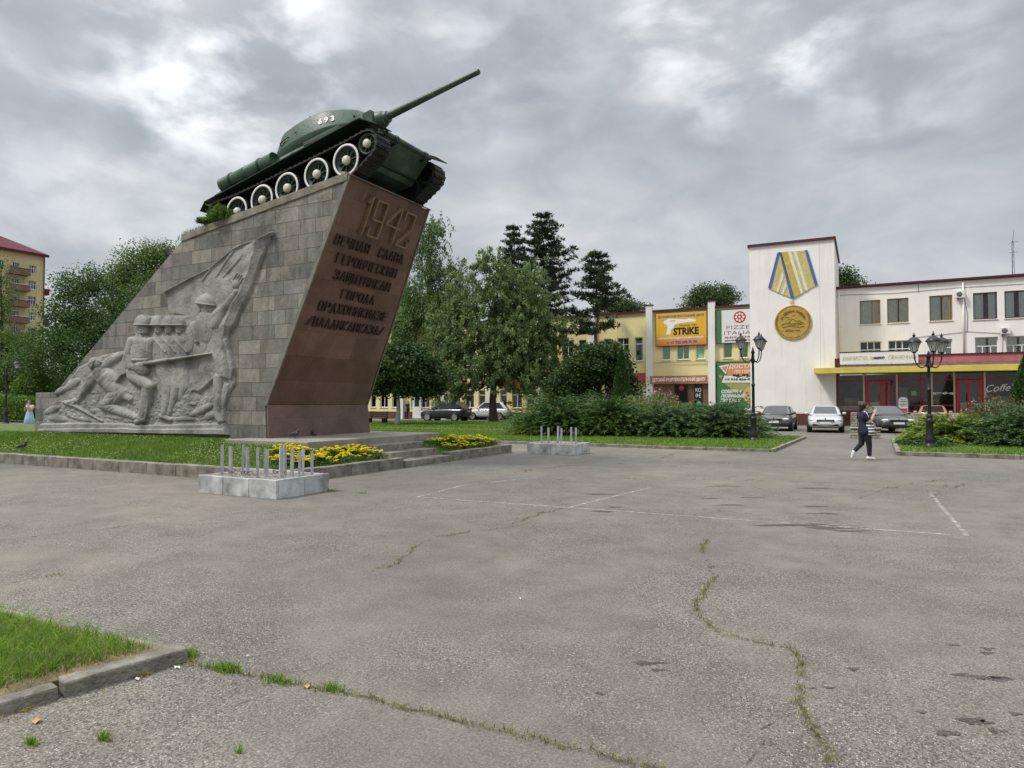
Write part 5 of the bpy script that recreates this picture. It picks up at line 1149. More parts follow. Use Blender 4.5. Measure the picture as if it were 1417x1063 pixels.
for h, k in wins:
    cu = CURTG if k in (0, 1) else (CURTD if k < 4 else None); wide = h[1]-h[0] > .8
    window(yb, *h, YB, FWHITE, vb=(.5,) if wide and k < 100 else (), hb=(.72,), partial=((.5, 0, .72),) if (wide and k >= 100) else (), curtain=cu, draw=1 if k < 2 else .75, fw=.06, label='window with green blinds' if k in (0, 1) else None)
b = B(); b.tube((-15.0, YB-.12, 4.78), (-7.3, YB-.12, 4.78), .022, n=6); b.build('gas_pipe', mat('pipe_ochre', (.30, .2, .06), .6), yb, world=True)
# entrance of the amusement centre
BRT = mat('brown_tile', (.16, .075, .045), .6, .2, 2)
b = B(); b.box(-15.02, -10.73, YB-.14, YB-.052, .0, 3.08); b.build('entrance_cladding', BRT, yb, world=True)
b = B(); b.box(-13.36, -12.30, YB-.20, YB-.143, .1, 2.98); d = b.build('door', FDARK, yb, world=True)
b = B(); b.box(-13.28, -12.38, YB-.215, YB-.203, .3, 2.9); sub(b, 'pane', mat('dark_door_glass', (.02, .02, .022), .1, .1), d, yb)
b = B(); b.lathe([(0, -.23), (.18, -.225), (.2, -.217)], 16, (-12.8, YB, 2.72), 'y'); sub(b, 'round_sign', mat('red_round', (.4, .03, .04), .5), d, yb)
b = B(); b.box(-38.75, -37.75, YB-.10, YB-.053, .05, 2.6); d = b.build('door', FWHITE, yb, world=True); b = B(); b.box(-38.5, -38.0, YB-.115, YB-.103, 1.2, 2.3); sub(b, 'pane', mat('dark_door_glass', (.02, .02, .022), .1, .1), d, yb)
def board(name, label, x0, x1, z0, z1, m, y=YB-.12, d=.06, z=None, frame=None):
    t = thing(name, label, 'sign', ((x0+x1)/2, y, z0)); b = B(); b.box(x0, x1, y-d, y, z0, z1); b.build('panel', m, t, world=True)
    if frame:
        for q in ((x0-.04, x1+.04, z1, z1+.04), (x0-.04, x1+.04, z0-.04, z0), (x0-.04, x0, z0, z1), (x1, x1+.04, z0, z1)):
            b = B(); b.box(q[0]+.001, q[1]-.001, y-d-.01, y+.01, q[2], q[3]); b.build('frame', frame, t, world=True)
    return t
def gradmat(name, c0, c1, z0, z1):
    m = bpy.data.materials.new(name); m.use_nodes = True; t = m.node_tree; p = t.nodes['Principled BSDF']; c = N(t, 'ShaderNodeTexCoord'); sp = N(t, 'ShaderNodeSeparateXYZ'); t.links.new(c.outputs['Object'], sp.inputs[0])
    mr = N(t, 'ShaderNodeMapRange', ins={'From Min': z0, 'From Max': z1}); t.links.new(sp.outputs[2], mr.inputs[0]); r = ramp(t, [(0, c0), (.35, c1), (1, c1)]); t.links.new(mr.outputs[0], r.inputs[0])
    t.links.new(r.outputs[0], p.inputs['Base Color']); p.inputs['Roughness'].default_value = .5; return m
X0, XZ = (1, 0, 0), (0, 0, 1)
F4 = lambda x, y: aty(860+x/5.315, 410+y/5.315, YB)
BLUEP = mat('blue_print', (.05, .10, .36), .5, .05); REDP = mat('red_print', (.46, .035, .05), .5, .06); MARO = mat('maroon_print', (.22, .02, .07), .5, .05)
sk = board('billboard', 'yellow and orange billboard with a white toy gun and black capital letters', -14.81, -10.82, 6.12, 8.75, gradmat('yellow_print', (.62, .17, .04), (.70, .40, .02), 0, 2.6), frame=FDARK)
yf = YB-.185
text('lettering', 'ДЕТСКИЙ РАЗВЛЕКАТЕЛЬНЫЙ ЦЕНТР', .24, (-12.83, yf, 8.36), X0, XZ, BLUEP, sk, fit=3.65, extrude=.003, bold=.008)
text('lettering', 'STRIKE', .75, (-12.42, yf, 6.98), X0, XZ, BLK, sk, fit=2.0, extrude=.003, bold=.035)
text('lettering', 'лазер-таг', .22, (-12.25, yf, 7.62), X0, XZ, BLK, sk, fit=1.4, extrude=.003)
text('lettering', 'ЛАЗЕРНЫЕ БИТВЫ, ПРАЗДНИКИ ДЛЯ ДЕТЕЙ И ВЗРОСЛЫХ', .15, (-12.83, yf, 6.66), X0, XZ, WPR, sk, fit=3.6, extrude=.003, bold=.008)
text('lettering', 'т. +7 928 688 90 00', .3, (-12.75, yf, 6.27), X0, XZ, BLUEP, sk, fit=2.4, extrude=.003, bold=.012)
P = [F4(*p) for p in ((315, 190), (345, 168), (470, 172), (500, 165), (550, 172), (548, 188), (500, 192), (440, 200), (395, 212), (385, 240), (370, 245), (362, 285), (330, 282), (345, 240), (338, 212), (318, 207))]
b = B(); b.prism([(p.x, p.z) for p in P], yf-.004, yf+.004, 'xz'); b.build('toy_gun_picture', WPR, sk, world=True)
b = B(); P = [F4(*p) for p in ((360, 180), (400, 176), (402, 186), (362, 190))]; b.prism([(p.x, p.z) for p in P], yf-.008, yf-.0045, 'xz'); b.build('toy_gun_detail', PY_, sk, world=True)
GRN = mat('green_print', (.045, .17, .06), .5, .08); OFFW = mat('off_white_print', (.68, .68, .66), .5, .05)
pz = board('billboard', 'white pizzeria billboard with a red round emblem and green left edge', -10.06, -6.2, 6.17, 8.70, OFFW, frame=FDARK)
b = B(); b.box(-10.05, -9.68, yf-.004, yf, 6.18, 8.69); b.build('green_band', GRN, pz, world=True)
pc = F4(872, 155); b = B(); b.lathe([(0, -.004), (.45, -.004), (.45, .003)], 32, (pc.x, yf, pc.z), 'y', smooth=False); em = b.build('emblem', REDP, pz, world=True)
for k in range(9):
    a = k*2*PI/8; rr = .27 if k < 8 else 0; b = B(); b.lathe([(0, -.008), (.085, -.008), (.085, -.0045)], 12, (pc.x+rr*math.cos(a), yf, pc.z+rr*math.sin(a)), 'y', smooth=False); sub(b, 'emblem_dot', OFFW, em, pz)
text('lettering', 'PIZZERIA', .40, (-7.96, yf, 7.20), X0, XZ, MARO, pz, fit=2.75, extrude=.003, bold=-.004, space=1.1)
text('lettering', 'ITALIANA', .40, (-8.05, yf, 6.78), X0, XZ, MARO, pz, fit=2.9, extrude=.003, bold=-.004, space=1.1)
text('lettering', '96-93-91, +7 918 826-93-97', .2, (-7.95, yf, 6.50), X0, XZ, MARO, pz, fit=3.0, extrude=.003, bold=.006)
text('lettering', 'ДОСТАВКА ЛЮБИМЫХ ПИЦЦ ПО ГОРОДУ', .14, (-7.95, yf, 6.28), X0, XZ, BLK, pz, fit=3.0, extrude=.003, bold=.006)
gz = board('billboard', 'tall green pizza delivery billboard with orange band and white slanted letters', -10.08, -6.2, .85, 4.68, GRN, frame=FDARK)
def pic(name, pts, m, par, o=0.004):
    P = [F4(*p) for p in pts]; b = B(); b.prism([(p.x, p.z) for p in P], yf-o, yf-o+.003, 'xz'); return b.build(name, m, par, world=True)
ORG = mat('orange_print', (.60, .25, .08), .5, .06)
pic('orange_band', [(800, 495), (1060, 490), (1060, 580), (775, 580)], ORG, gz)
pic('white_band', [(760, 585), (1060, 583), (1060, 635), (740, 637)], OFFW, gz)
pic('pizza_slice', [(720, 515), (795, 500), (770, 575)], OFFW, gz, .008); pic('pizza_topping', [(738, 522), (785, 512), (768, 558)], ORG, gz, .012); pic('pizza_slice', [(718, 585), (748, 580), (738, 610)], ORG, gz, .008)
pic('striped_fan', [(760, 640), (1060, 640), (1060, 690), (830, 698)], mat('fan_print', (.30, .30, .10), .6, .3, 20), gz)
pc = F4(965, 725); b = B(); b.lathe([(0, -.006), (.62, -.006), (.66, -.004), (.7, .0)], 28, (pc.x, yf, pc.z), 'y', smooth=False); pp = b.build('pizza_picture', mat('pizza_print', (.55, .50, .22), .6, .35, 6, col2=(.5, .3, .12)), gz, world=True)
for k in range(14):
    a = k*2.4; rr = .14*math.sqrt(k); b = B(); b.lathe([(0, -.011), (.08, -.011), (.08, -.0065)], 10, (pc.x+rr*math.cos(a), yf, pc.z+rr*math.sin(a)), 'y', smooth=False); sub(b, 'topping', REDP if k % 3 == 0 else GRN, pp, gz)
text('lettering', 'ДОСТАВКА', .42, (-7.90, yf-.008, 4.20), X0, XZ, OFFW, gz, fit=2.6, extrude=.003, bold=.012, shear=.15)
text('lettering', 'ПО ГОРОДУ', .30, (-7.85, yf-.008, 3.84), X0, XZ, OFFW, gz, fit=1.9, extrude=.003, bold=.01, shear=.15)
text('lettering', '96-93-91', .34, (-7.95, yf-.008, 3.50), X0, XZ, BLK, gz, fit=1.8, extrude=.003, bold=.02)
text('lettering', '+7 918 826-93-97', .22, (-8.25, yf-.008, 3.27), X0, XZ, BLK, gz, fit=2.5, extrude=.003, bold=.01)
for s_, z, x, w in (('СОБЕРИ 4', 2.32, -9.02, 1.5), ('ЛЮБИМЫЕ', 1.98, -8.92, 1.8), ('ПИЦЦЫ !!', 1.64, -9.1, 1.5)): text('lettering', s_, .33, (x, yf-.008, z), X0, XZ, OFFW, gz, fit=w, extrude=.003, bold=.016, shear=.25)
bs_ = board('fascia_sign', 'brown orange sign strip with white capitals above the amusement centre entrance', -15.26, -10.74, 3.10, 3.70, mat('terracotta_print', (.40, .13, .06), .5, .1), y=YB-.34)
text('lettering', 'ДЕТСКИЙ РАЗВЛЕКАТЕЛЬНЫЙ ЦЕНТР', .36, (-13.0, YB-.405, 3.27), X0, XZ, WPR, bs_, fit=4.2, extrude=.003, bold=.014)
board('fascia_sign', 'plain bright red sign board beside the first white pilaster left of the yellow billboard', -16.75, -15.66, 3.18, 3.98, REDP, y=YB-.3)
board('fascia_sign', 'faded red sign board above the dark car, behind the trees', -35.0, -32.9, 3.03, 3.86, REDP)
board('fascia_sign', 'narrow red sign board above the white car, behind the birch', -29.3, -25.6, 3.08, 3.56, REDP)
kf = board('coffee_sign', 'black upright panel with white letters beside the amusement centre door', -11.82, -11.17, .5, 3.02, BLK, y=YB-.15, d=.04)
text('lettering', 'КО', .42, (-11.49, YB-.194, 2.42), X0, XZ, WPR, kf, fit=.42, extrude=.003); text('lettering', 'ФЕ', .42, (-11.49, YB-.194, 1.98), X0, XZ, WPR, kf, fit=.42, extrude=.003)
b = B(); b.lathe([(0, -.20), (.17, -.199), (.18, -.19)], 16, (-11.45, YB, 1.5), 'y'); b.build('green_disc', mat('green_disc', (.08, .35, .12), .5), kf, world=True)
# ------------------------------------------------------------------ apartment house far left
AX = -131.7; ap = thing('apartment_building', 'tall beige apartment block with brown balconies and a dark red hipped roof', 'building', (AX, 58, 0))
Fy = lambda px, py: (lambda r: (Vector((0, 0, EYE))+r*(AX/r.x)))(ray(px, py))
BEI = plaster('beige_plaster', (.56, .46, .27), .4); ARED = mat('roof_red_sheet', (.085, .008, .016), .8, .2, .5)
cols = [(Fy(40.0, 360).y, Fy(51.0, 360).y), (Fy(17.5, 360).y, Fy(27.5, 360).y), (Fy(-4, 360).y, Fy(6, 360).y), (54.6, 56.0), (50.4, 51.8), (46.2, 47.6), (41, 42.4), (36.5, 37.9), (32, 33.4)]
fl = [Fy(45, y).z for y in (367.5, 388.5, 410.5, 432.5)]; dz = (fl[0]-fl[3])/3; zs2 = [fl[0]-dz*k for k in range(9)]
holes = [(c[0], c[1], z-1.45, z+.05) for c in cols for z in zs2]
YA1 = Fy(62, 352).y; ZA = Fy(62, 353).z
b = B(); facade(b, 30, YA1, 0, ZA, AX, holes, plane='x'); b.box(AX-14, AX-.02, YA1-.2, YA1, 0, ZA); b.build('wall', BEI, ap, world=True)
b = B(); b.box(AX-.62, AX-.6, 30, YA1-.3, 0, ZA-.1); b.build('room_shade_sheet', DARKROOM, ap, world=True)
b = B(); ev = .5; A0, A1 = AX+ev, AX-14-ev; Yf = YA1+ev; rz_ = ZA+3.6; xm = AX-7; yr = YA1-4.5
b.add([(A0, 29, ZA), (A0, Yf, ZA), (A1, Yf, ZA), (A1, 29, ZA), (xm, 29, rz_), (xm, yr, rz_)], [(0, 1, 5, 4), (1, 2, 5), (2, 3, 4, 5), (0, 3, 2, 1)]); b.build('roof', ARED, ap, world=True)
b = B(); b.box(AX+.3, AX+.55, 29, Yf, ZA-.45, ZA-.02); b.build('eaves', ARED, ap, world=True)
for c_i, c in enumerate(cols):
    for k, z in enumerate(zs2): window(ap, c[0], c[1], z-1.45, z+.05, AX, FWHITE, vb=(.36, .66), hb=() if c_i else (.62,), curtain=CURTW if (k+c_i) % 3 == 0 else None, plane='x', fw=.07, sill=False)
y0, y1 = Fy(8, 370).y, Fy(37.5, 370).y; BAL = mat('balcony_panel', (.16, .10, .075), .8, .25, 1.5)
for k, z in enumerate(zs2):
    b = B(); zb = z-2.15; b.box(AX+.01, AX+1.25, y0, y1, zb, zb+.14); b.box(AX+1.2, AX+1.26, y0, y1, zb+.142, zb+1.1); b.box(AX+.012, AX+1.19, y1-.06, y1, zb+.142, zb+1.1); bl = b.build('balcony', BAL, ap, world=True)
    b = B(); b.box(AX+1.18, AX+1.3, y0-.02, y1+.02, zb+1.103, zb+1.17); sub(b, 'rail', FWHITE if k % 2 else FDARK, bl, ap)
b = B(); b.tube((AX+.15, YA1-.1, 0), (AX+.15, YA1-.1, ZA), .09, n=8); b.build('downpipe', ARED, ap, world=True)
for k in (1, 3):
    b = B(); b.box(AX-1.6, AX-.3, YA1+.003, YA1+1.1, zs2[k]-2.1, zs2[k]-1.0); b.build('balcony', ARED, ap, world=True)
# ================================================================== trees and plants
BARK = mat('bark', (.075, .06, .045), .95, .35, 5, .8, 25); BARKW = mat('whitewashed_bark', (.46, .45, .41), .9, .2, 6, .5, 30); BARKP = mat('pine_bark', (.14, .095, .07), .95, .35, 5, .8, 25)
L_DARK = leafmat('dark_broad_leaf', (.016, .048, .010), (.100, .180, .032), .33); L_MID = leafmat('mid_leaf', (.038, .080, .014), (.160, .235, .048), .33)
L_DK2 = leafmat('dark_maple_leaf', (.010, .032, .008), (.060, .115, .022), .25)  # darker leaf green of the two round maples
L_WIL = leafmat('grey_green_leaf', (.066, .112, .034), (.26, .34, .13), .38); L_BIR = leafmat('birch_leaf', (.032, .076, .016), (.150, .230, .055), .33)
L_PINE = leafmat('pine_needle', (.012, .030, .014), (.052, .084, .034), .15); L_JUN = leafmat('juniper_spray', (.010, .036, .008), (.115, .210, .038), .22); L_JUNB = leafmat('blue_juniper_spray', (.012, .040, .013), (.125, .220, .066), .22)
L_LIME = leafmat('lime_juniper_spray', (.07, .13, .012), (.30, .38, .045), .2); L_THU = leafmat('thuja_spray', (.014, .045, .010), (.055, .115, .025), .15); L_FAR = leafmat('far_leaf', (.025, .055, .016), (.085, .135, .035), .3)
L_REED = leafmat('brownish_stem', (.05, .06, .02), (.17, .15, .07), .2); L_PINK = leafmat('pale_pink_plume', (.30, .17, .14), (.50, .33, .28), .2)
def unit(n, bias=(0, 0, 0)):
    v = rng.normal(size=(n, 3)); v /= np.linalg.norm(v, axis=1, keepdims=True); v = v+np.array(bias); return v/np.linalg.norm(v, axis=1, keepdims=True)
def cards(c, size, aspect=.55, nb=(0, 0, .5), along=None):
    """leaf-sized rhombic faces; along = preferred long axis"""
    n = len(c); nr = unit(n, nb); a = unit(n) if along is None else along
    t = np.cross(nr, a); t /= np.linalg.norm(t, axis=1, keepdims=True)+1e-9; l = np.cross(t, nr)
    if along is not None: l = a
    s = (size*rng.uniform(.65, 1.3, n))[:, None]
    return np.stack([c-l*s*.5, c+t*s*.5*aspect-l*s*.08, c+l*s*.5, c-t*s*.5*aspect-l*s*.08], 1).reshape(-1, 3)
def leafobj(name, V, r, m, parent=None, kind=None):
    o = rawmesh(name, V, np.arange(len(V)).reshape(-1, 4), m, parent, rnd=np.repeat(np.clip(r, 0, 1), 4)); return o
def pxblob(px, py, rx, ry, d, f=1.0):
    p = atd(px, py, d); k = d/FPX; return (p.x, p.y, p.z, rx*k, rx*k*f, ry*k)
def blobpts(blobs, n, pw=.42):
    vol = np.array([b[3]*b[4]*b[5] for b in blobs])**.75; idx = rng.choice(len(blobs), n, p=vol/vol.sum()); bb = np.array([b[:6] for b in blobs])[idx]
    return bb[:, :3] + unit(n)*(rng.uniform(0, 1, n)**pw)[:, None]*bb[:, 3:6]
def limbs(b, base, top, r0, targets, h0=.3, bend=.25):
    base, top = Vector(base), Vector(top); n = 7
    tr = [base.lerp(top, k/n)+Vector((random.uniform(-1, 1), random.uniform(-1, 1), 0))*r0*.7*(k > 0) for k in range(n+1)]
    b.path([base+Vector((0, 0, -.1))]+tr[1:], [r0*1.35]+[r0*(1-.8*k/n) for k in range(1, n+1)], 9)
    for t in targets:
        t = Vector(t); hz = max(h0, min(.9, (t.z-base.z)/(top.z-base.z+1e-6)-random.uniform(.15, .35))); s = base.lerp(top, hz); m = s.lerp(t, .5)+Vector((0, 0, (t-s).length*.12)); r = r0*.42*(1-.55*hz)
        b.path([s, s.lerp(m, .5)+Vector((random.uniform(-.1, .1), random.uniform(-.1, .1), 0)), m, m.lerp(t, .6), t], [r, r*.8, r*.55, r*.35, r*.12], 5, caps=False)
def tree(name, label, group, px, py, d, blobs, leafm, n_cl, per, sig, size, r0, bark=BARK, droop=0.0, h0=.25, asp=.6, ztop=None, cat='tree', lean=(0, 0), base=None, leafbase=None):
    bs = atd(px, py, d); bs = Vector((bs.x, bs.y, 0)) if base is None else Vector(base)
    bl = [pxblob(*q, d) if len(q) == 4 else pxblob(*q[:4], d+q[4]) for q in blobs]
    t = thing(name, label, cat, bs, 0, group)
    C = blobpts(bl, n_cl)
    C = C[C[:, 2] > 1.2]; cr = rng.uniform(0, 1, len(C)); N_l = per
    if droop:
        P = []; A = []; Rr = []
        for c, q in zip(C, cr):
            L = droop*rng.uniform(.4, 1.2); dirn = np.array([(c[0]-bs.x), (c[1]-bs.y), 0]); dirn /= np.linalg.norm(dirn)+1e-6
            for s in range(4):
                o = rng.normal(size=3)*sig; tt = rng.uniform(0, 1, N_l//4); p = c+o+np.outer(tt*L*.35, dirn)+np.outer(-tt**1.5*L, [0, 0, 1])+rng.normal(size=(len(tt), 3))*.10
                P.append(p); a = np.outer(np.ones(len(tt)), dirn*.4)+np.outer(-.4-tt, [0, 0, 1])+rng.normal(size=(len(tt), 3))*(.45 if droop > .6 else .9); A.append(a/np.linalg.norm(a, axis=1, keepdims=True)); Rr.append(np.full(len(tt), q))
        P = np.concatenate(P); A = np.concatenate(A); r = .55*np.concatenate(Rr)+.45*rng.uniform(0, 1, len(P)); V = cards(P, size, asp, (0, 0, .3), A)
    else:
        P = np.repeat(C, N_l, 0)+rng.normal(size=(len(C)*N_l, 3))*np.array([sig, sig, sig*.6]); r = .5*np.repeat(cr, N_l)+.5*rng.uniform(0, 1, len(P)); V = cards(P, size, asp, (0, 0, .7))
    k = np.repeat(P[:, 2] > .9, 4); V = V[k]; r = r[P[:, 2] > .9]
    leafobj('crown', V-np.array(bs), r, leafm, t)
    zt = max(q[2]+q[5]*.55 for q in bl) if ztop is None else ztop
    b = B(); tg = C[rng.choice(len(C), min(len(C), 34), replace=False)]; mx = np.mean(C, 0)
    limbs(b, bs, (bs.x+(mx[0]-bs.x)*.6+lean[0], bs.y+(mx[1]-bs.y)*.6, zt), r0, tg, h0); 
    b.v = [(x-bs.x, y-bs.y, z) for x, y, z in b.v]; b.build('trunk', bark, t, recalc=False)
    return t
GR = 'trees round the square'
tree('broadleaf_tree', 'broad dark green tree filling the gap between the apartment block and the monument', GR, 160, 585, 58, [(150, 475, 72, 62), (100, 450, 40, 50), (195, 440, 42, 58), (118, 395, 34, 30), (90, 400, 18, 26), (60, 490, 38, 40), (150, 530, 70, 35)], L_DARK, 720, 78, .50, .20, .28)
tree('broadleaf_tree', 'taller lighter tree whose feathery top rises just left of the sloping monument edge', GR, 205, 585, 67, [(202, 368, 36, 36), (185, 420, 45, 45), (222, 352, 22, 20), (165, 385, 22, 26), (215, 410, 30, 40)], L_MID, 420, 70, .5, .20, .26)
tree('broadleaf_tree', 'olive green tree at the left picture edge in front of the apartment block', GR, 4, 585, 82, [(2, 385, 15, 36), (-8, 430, 26, 40), (14, 490, 42, 34), (40, 478, 26, 20), (-25, 500, 40, 60)], L_MID, 320, 60, .6, .24, .25)
tree('broadleaf_tree', 'dark bushy tree in shadow behind the clipped round bush at the left', GR, 45, 585, 63, [(35, 525, 46, 32), (85, 540, 40, 34), (0, 520, 36, 34)], L_DARK, 260, 60, .45, .2, .2)
tree('maple_tree', 'low round maple with whitewashed trunk right beside the red granite face', GR, 549, 588, 47, [(560, 512, 52, 32), (528, 522, 36, 30), (595, 522, 30, 28), (560, 492, 30, 20), (575, 535, 40, 14)], L_DK2, 460, 64, .30, .19, .17, BARKW, h0=.45, asp=.75)
tree('birch_tree', 'tall dark birch rising behind the red granite face of the monument', GR, 590, 585, 66, [(592, 345, 24, 42), (602, 410, 44, 46), (575, 450, 45, 60), (628, 440, 30, 46), (596, 318, 13, 20), (628, 380, 18, 24)], L_BIR, 520, 84, .5, .22, .25, droop=1.2, asp=.5)
tree('willow_tree', 'large loose grey green tree standing before the dark and the white parked car', GR, 683, 583, 55, [(700, 405, 46, 36), (655, 455, 50, 46), (735, 450, 48, 48), (690, 510, 78, 30), (668, 366, 24, 22), (622, 480, 34, 36), (772, 462, 28, 34), (738, 388, 28, 24), (648, 410, 28, 30), (750, 515, 38, 24), (640, 530, 40, 18), (620, 440, 20, 24), (700, 470, 50, 50)], L_WIL, 640, 150, .48, .215, .30, droop=.42, h0=.22, asp=.5)
tree('maple_tree', 'dense dark round maple beside the narrow conifer in front of the yellow building', GR, 832, 588, 44, [(828, 508, 46, 30), (795, 530, 36, 24), (862, 528, 26, 26), (835, 490, 30, 16), (780, 545, 30, 16)], L_DK2, 420, 62, .27, .17, .15, asp=.75)
tree('broadleaf_tree', 'far green tree top above the yellow roof left of the first pilaster cap', GR, 868, 560, 86, [(866, 425, 20, 14), (845, 430, 18, 22), (880, 428, 14, 8)], L_FAR, 130, 60, .5, .24, .25)
tree('broadleaf_tree', 'far round tree top above the yellow billboard and green billboard roofline', GR, 985, 560, 90, [(985, 412, 32, 18), (972, 408, 20, 14), (1002, 412, 18, 14), (955, 428, 14, 12)], L_FAR, 200, 60, .5, .24, .28)
tree('broadleaf_tree', 'dark rounded tree top showing just right of the tower behind the white building', GR, 1170, 560, 84, [(1168, 388, 16, 16), (1180, 396, 14, 10)], L_DARK, 70, 36, .5, .3, .25)
def pine(label, px, topy, d, rad, low, n_wh, nb=7, base_r=.24, seed=1, bare=.0):
    bs = atd(px, 585, d); bs.z = 0; H_ = atd(px, topy, d).z; t = thing('pine_tree', label, 'tree', bs, 0, 'black pines behind the trees')
    b = B(); tr = [Vector((random.uniform(-.08, .08)*k/4, random.uniform(-.08, .08)*k/4, H_*k/10)) for k in range(11)]; b.path(tr, [base_r*(1.2-.115*k) for k in range(11)], 9)
    P = []; A = []; Rr = []
    for w in range(n_wh):
        f = (w+.5)/n_wh; z = H_*(low+(1-low)*f)*.985; prof = rad*min(1, (1.04-f)*2.1)**.8*(0.72+.28*min(1, f*4))
        for k in range(nb):
            a = 2*PI*k/nb+w*1.3+random.uniform(-.5, .5); L = prof*random.uniform(.55, 1.12)
            if random.random() < bare*(1-f): continue
            s = Vector((0, 0, z-.1)); e = Vector((math.cos(a)*L, math.sin(a)*L, z+L*random.uniform(-.12, .28))); m_ = s.lerp(e, .5)+Vector((0, 0, -.08*L))
            b.path([s, m_, e], [.07*(1.15-f), .045, .015], 4, caps=False)
            nt = max(6, int(L*8.0))
            for j in range(nt):
                q = .22+.78*(j+random.random())/nt; c = (s.lerp(m_, q*2) if q < .5 else m_.lerp(e, q*2-1)); c = np.array(c)+rng.normal(size=3)*np.array([.30, .30, .09])*(.4+.5*q)
                n = 17; u = unit(n, (math.cos(a)*.45, math.sin(a)*.45, .75)); ln = rng.uniform(.16, .34, n); P.append(c+u*ln[:, None]*.8); A.append(u); Rr.append(np.full(n, random.random()*.6)+rng.uniform(0, .4, n))
    P = np.concatenate(P); A = np.concatenate(A)
    leafobj('crown', cards(P, .36, .20, (0, 0, .2), A), np.concatenate(Rr), L_PINE, t); b.build('trunk', BARKP, t, recalc=False); return t
pine('tallest dark pine, its layered top above the middle of the tree group', 752, 288, 70, 3.6, .42, 17)
pine('dark pine whose top stands just left of the tallest pine', 711, 306, 74, 2.5, .45, 15, 6)
pine('dark pine with bare trunk in front of the yellow building, right of the others', 826, 344, 53, 2.5, .34, 15, 7, .2, bare=.75)
def sprays(name, label, group, base, rx, ry, h, m, n, ln=.55, up=.5, size=.10, cat='shrub', per=92, asp=.26):
    """arching feathery plumes, each a tapering spray of short scale leaves"""
    t = thing(name, label, cat, base, 0, group); P = []; A = []; Rr = []
    for i in range(n):
        a = random.uniform(0, 2*PI); q = random.random()**.6; zt = h*(1-.72*q**1.6)*random.uniform(.25, .95)
        s = np.array([math.cos(a)*rx*q*.72, math.sin(a)*ry*q*.72, max(.06, zt-.12)]); el = up*random.uniform(.35, 1.5)*(1.25-q*.6); aa = a+random.uniform(-.5, .5)
        dr = np.array([math.cos(aa), math.sin(aa), el]); dr /= np.linalg.norm(dr); L = ln*random.uniform(.55, 1.4); sd = np.array([-dr[1], dr[0], 0]); sd /= np.linalg.norm(sd)+1e-6
        tt = rng.uniform(0, 1, per); sg = rng.choice([-1, 1], per); w = rng.uniform(0, 1, per)*.06*(1-tt)**.6*(.4+L)
        p = s+np.outer(tt*L, dr)+sd*(sg*w)[:, None]+rng.normal(size=(per, 3))*.022+np.outer(-.28*L*tt**2.2, [0, 0, 1]); P.append(p)
        al = dr*.9+sd*(sg*.55)[:, None]+rng.normal(size=(per, 3))*.22+np.outer(-.3*tt, [0, 0, 1]); A.append(al/np.linalg.norm(al, axis=1, keepdims=True)); Rr.append(.22*random.random()+.68*tt**1.8+.10*rng.uniform(0, 1, per))  # pale tips; darkening towards the base paints in shade between plumes
    P = np.concatenate(P); k = P[:, 2] > .02; P = P[k]; A = np.concatenate(A)[k]; r = np.concatenate(Rr)[k]
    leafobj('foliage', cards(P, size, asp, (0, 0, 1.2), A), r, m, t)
    b = B()
    for i in range(14):
        a = 2*PI*i/14+random.uniform(-.2, .2); q = random.uniform(.4, .8); b.path([(0, 0, -.05), (math.cos(a)*rx*q*.4, math.sin(a)*ry*q*.4, h*.35), (math.cos(a)*rx*q, math.sin(a)*ry*q, h*.5*(1-.3*q))], [.05, .035, .012], 5, caps=False)
    b.build('stems', BARK, t, recalc=False); return t
JG = 'spreading juniper shrubs'
jx = lambda px, y: aty(px, 590, y).x
sprays('juniper_shrub', 'dark green spreading juniper nearest the small concrete planter, leftmost of the dark junipers', JG, (jx(772, 29.6), 29.6, .05), 1.9, 1.5, 1.95, L_JUN, 820, 1.4, .5, .105)
sprays('juniper_shrub', 'dark green spreading juniper in the middle of the dark row, below the narrow conifer', JG, (jx(850, 30.4), 30.4, .05), 1.9, 1.5, 1.85, L_JUN, 820, 1.3, .55, .105)
sprays('juniper_shrub', 'bluish green spreading juniper below the amusement centre entrance', JG, (jx(925, 30.6), 30.6, .05), 1.8, 1.4, 1.5, L_JUNB, 760, 1.2, .5, .105)
sprays('juniper_shrub', 'bluish green spreading juniper beside the three armed lamp post under the green billboard', JG, (jx(995, 31.0), 31.0, .05), 1.7, 1.3, 1.6, L_JUNB, 760, 1.2, .5, .105)
sprays('juniper_shrub', 'small lime green juniper at the foot of the leftmost dark juniper', JG, (jx(736, 28.6), 28.6, .05), .6, .5, .75, L_LIME, 110, .5, .45, .13)
sprays('juniper_shrub', 'lime green layered juniper behind the rightmost lamp post', JG, (2.75, 30.0, .05), 1.3, .9, 1.2, L_LIME, 420, .8, .5, .10)
sprays('juniper_shrub', 'blue green spreading juniper at the lower right picture edge', JG, (5.4, 29.8, .05), 2.0, 1.5, 1.45, L_JUNB, 840, 1.2, .5, .105)
sprays('juniper_shrub', 'low dark ground juniper in front of the lime green one', JG, (1.9, 28.2, .05), .95, .6, .45, L_JUNB, 140, .45, .4, .11)
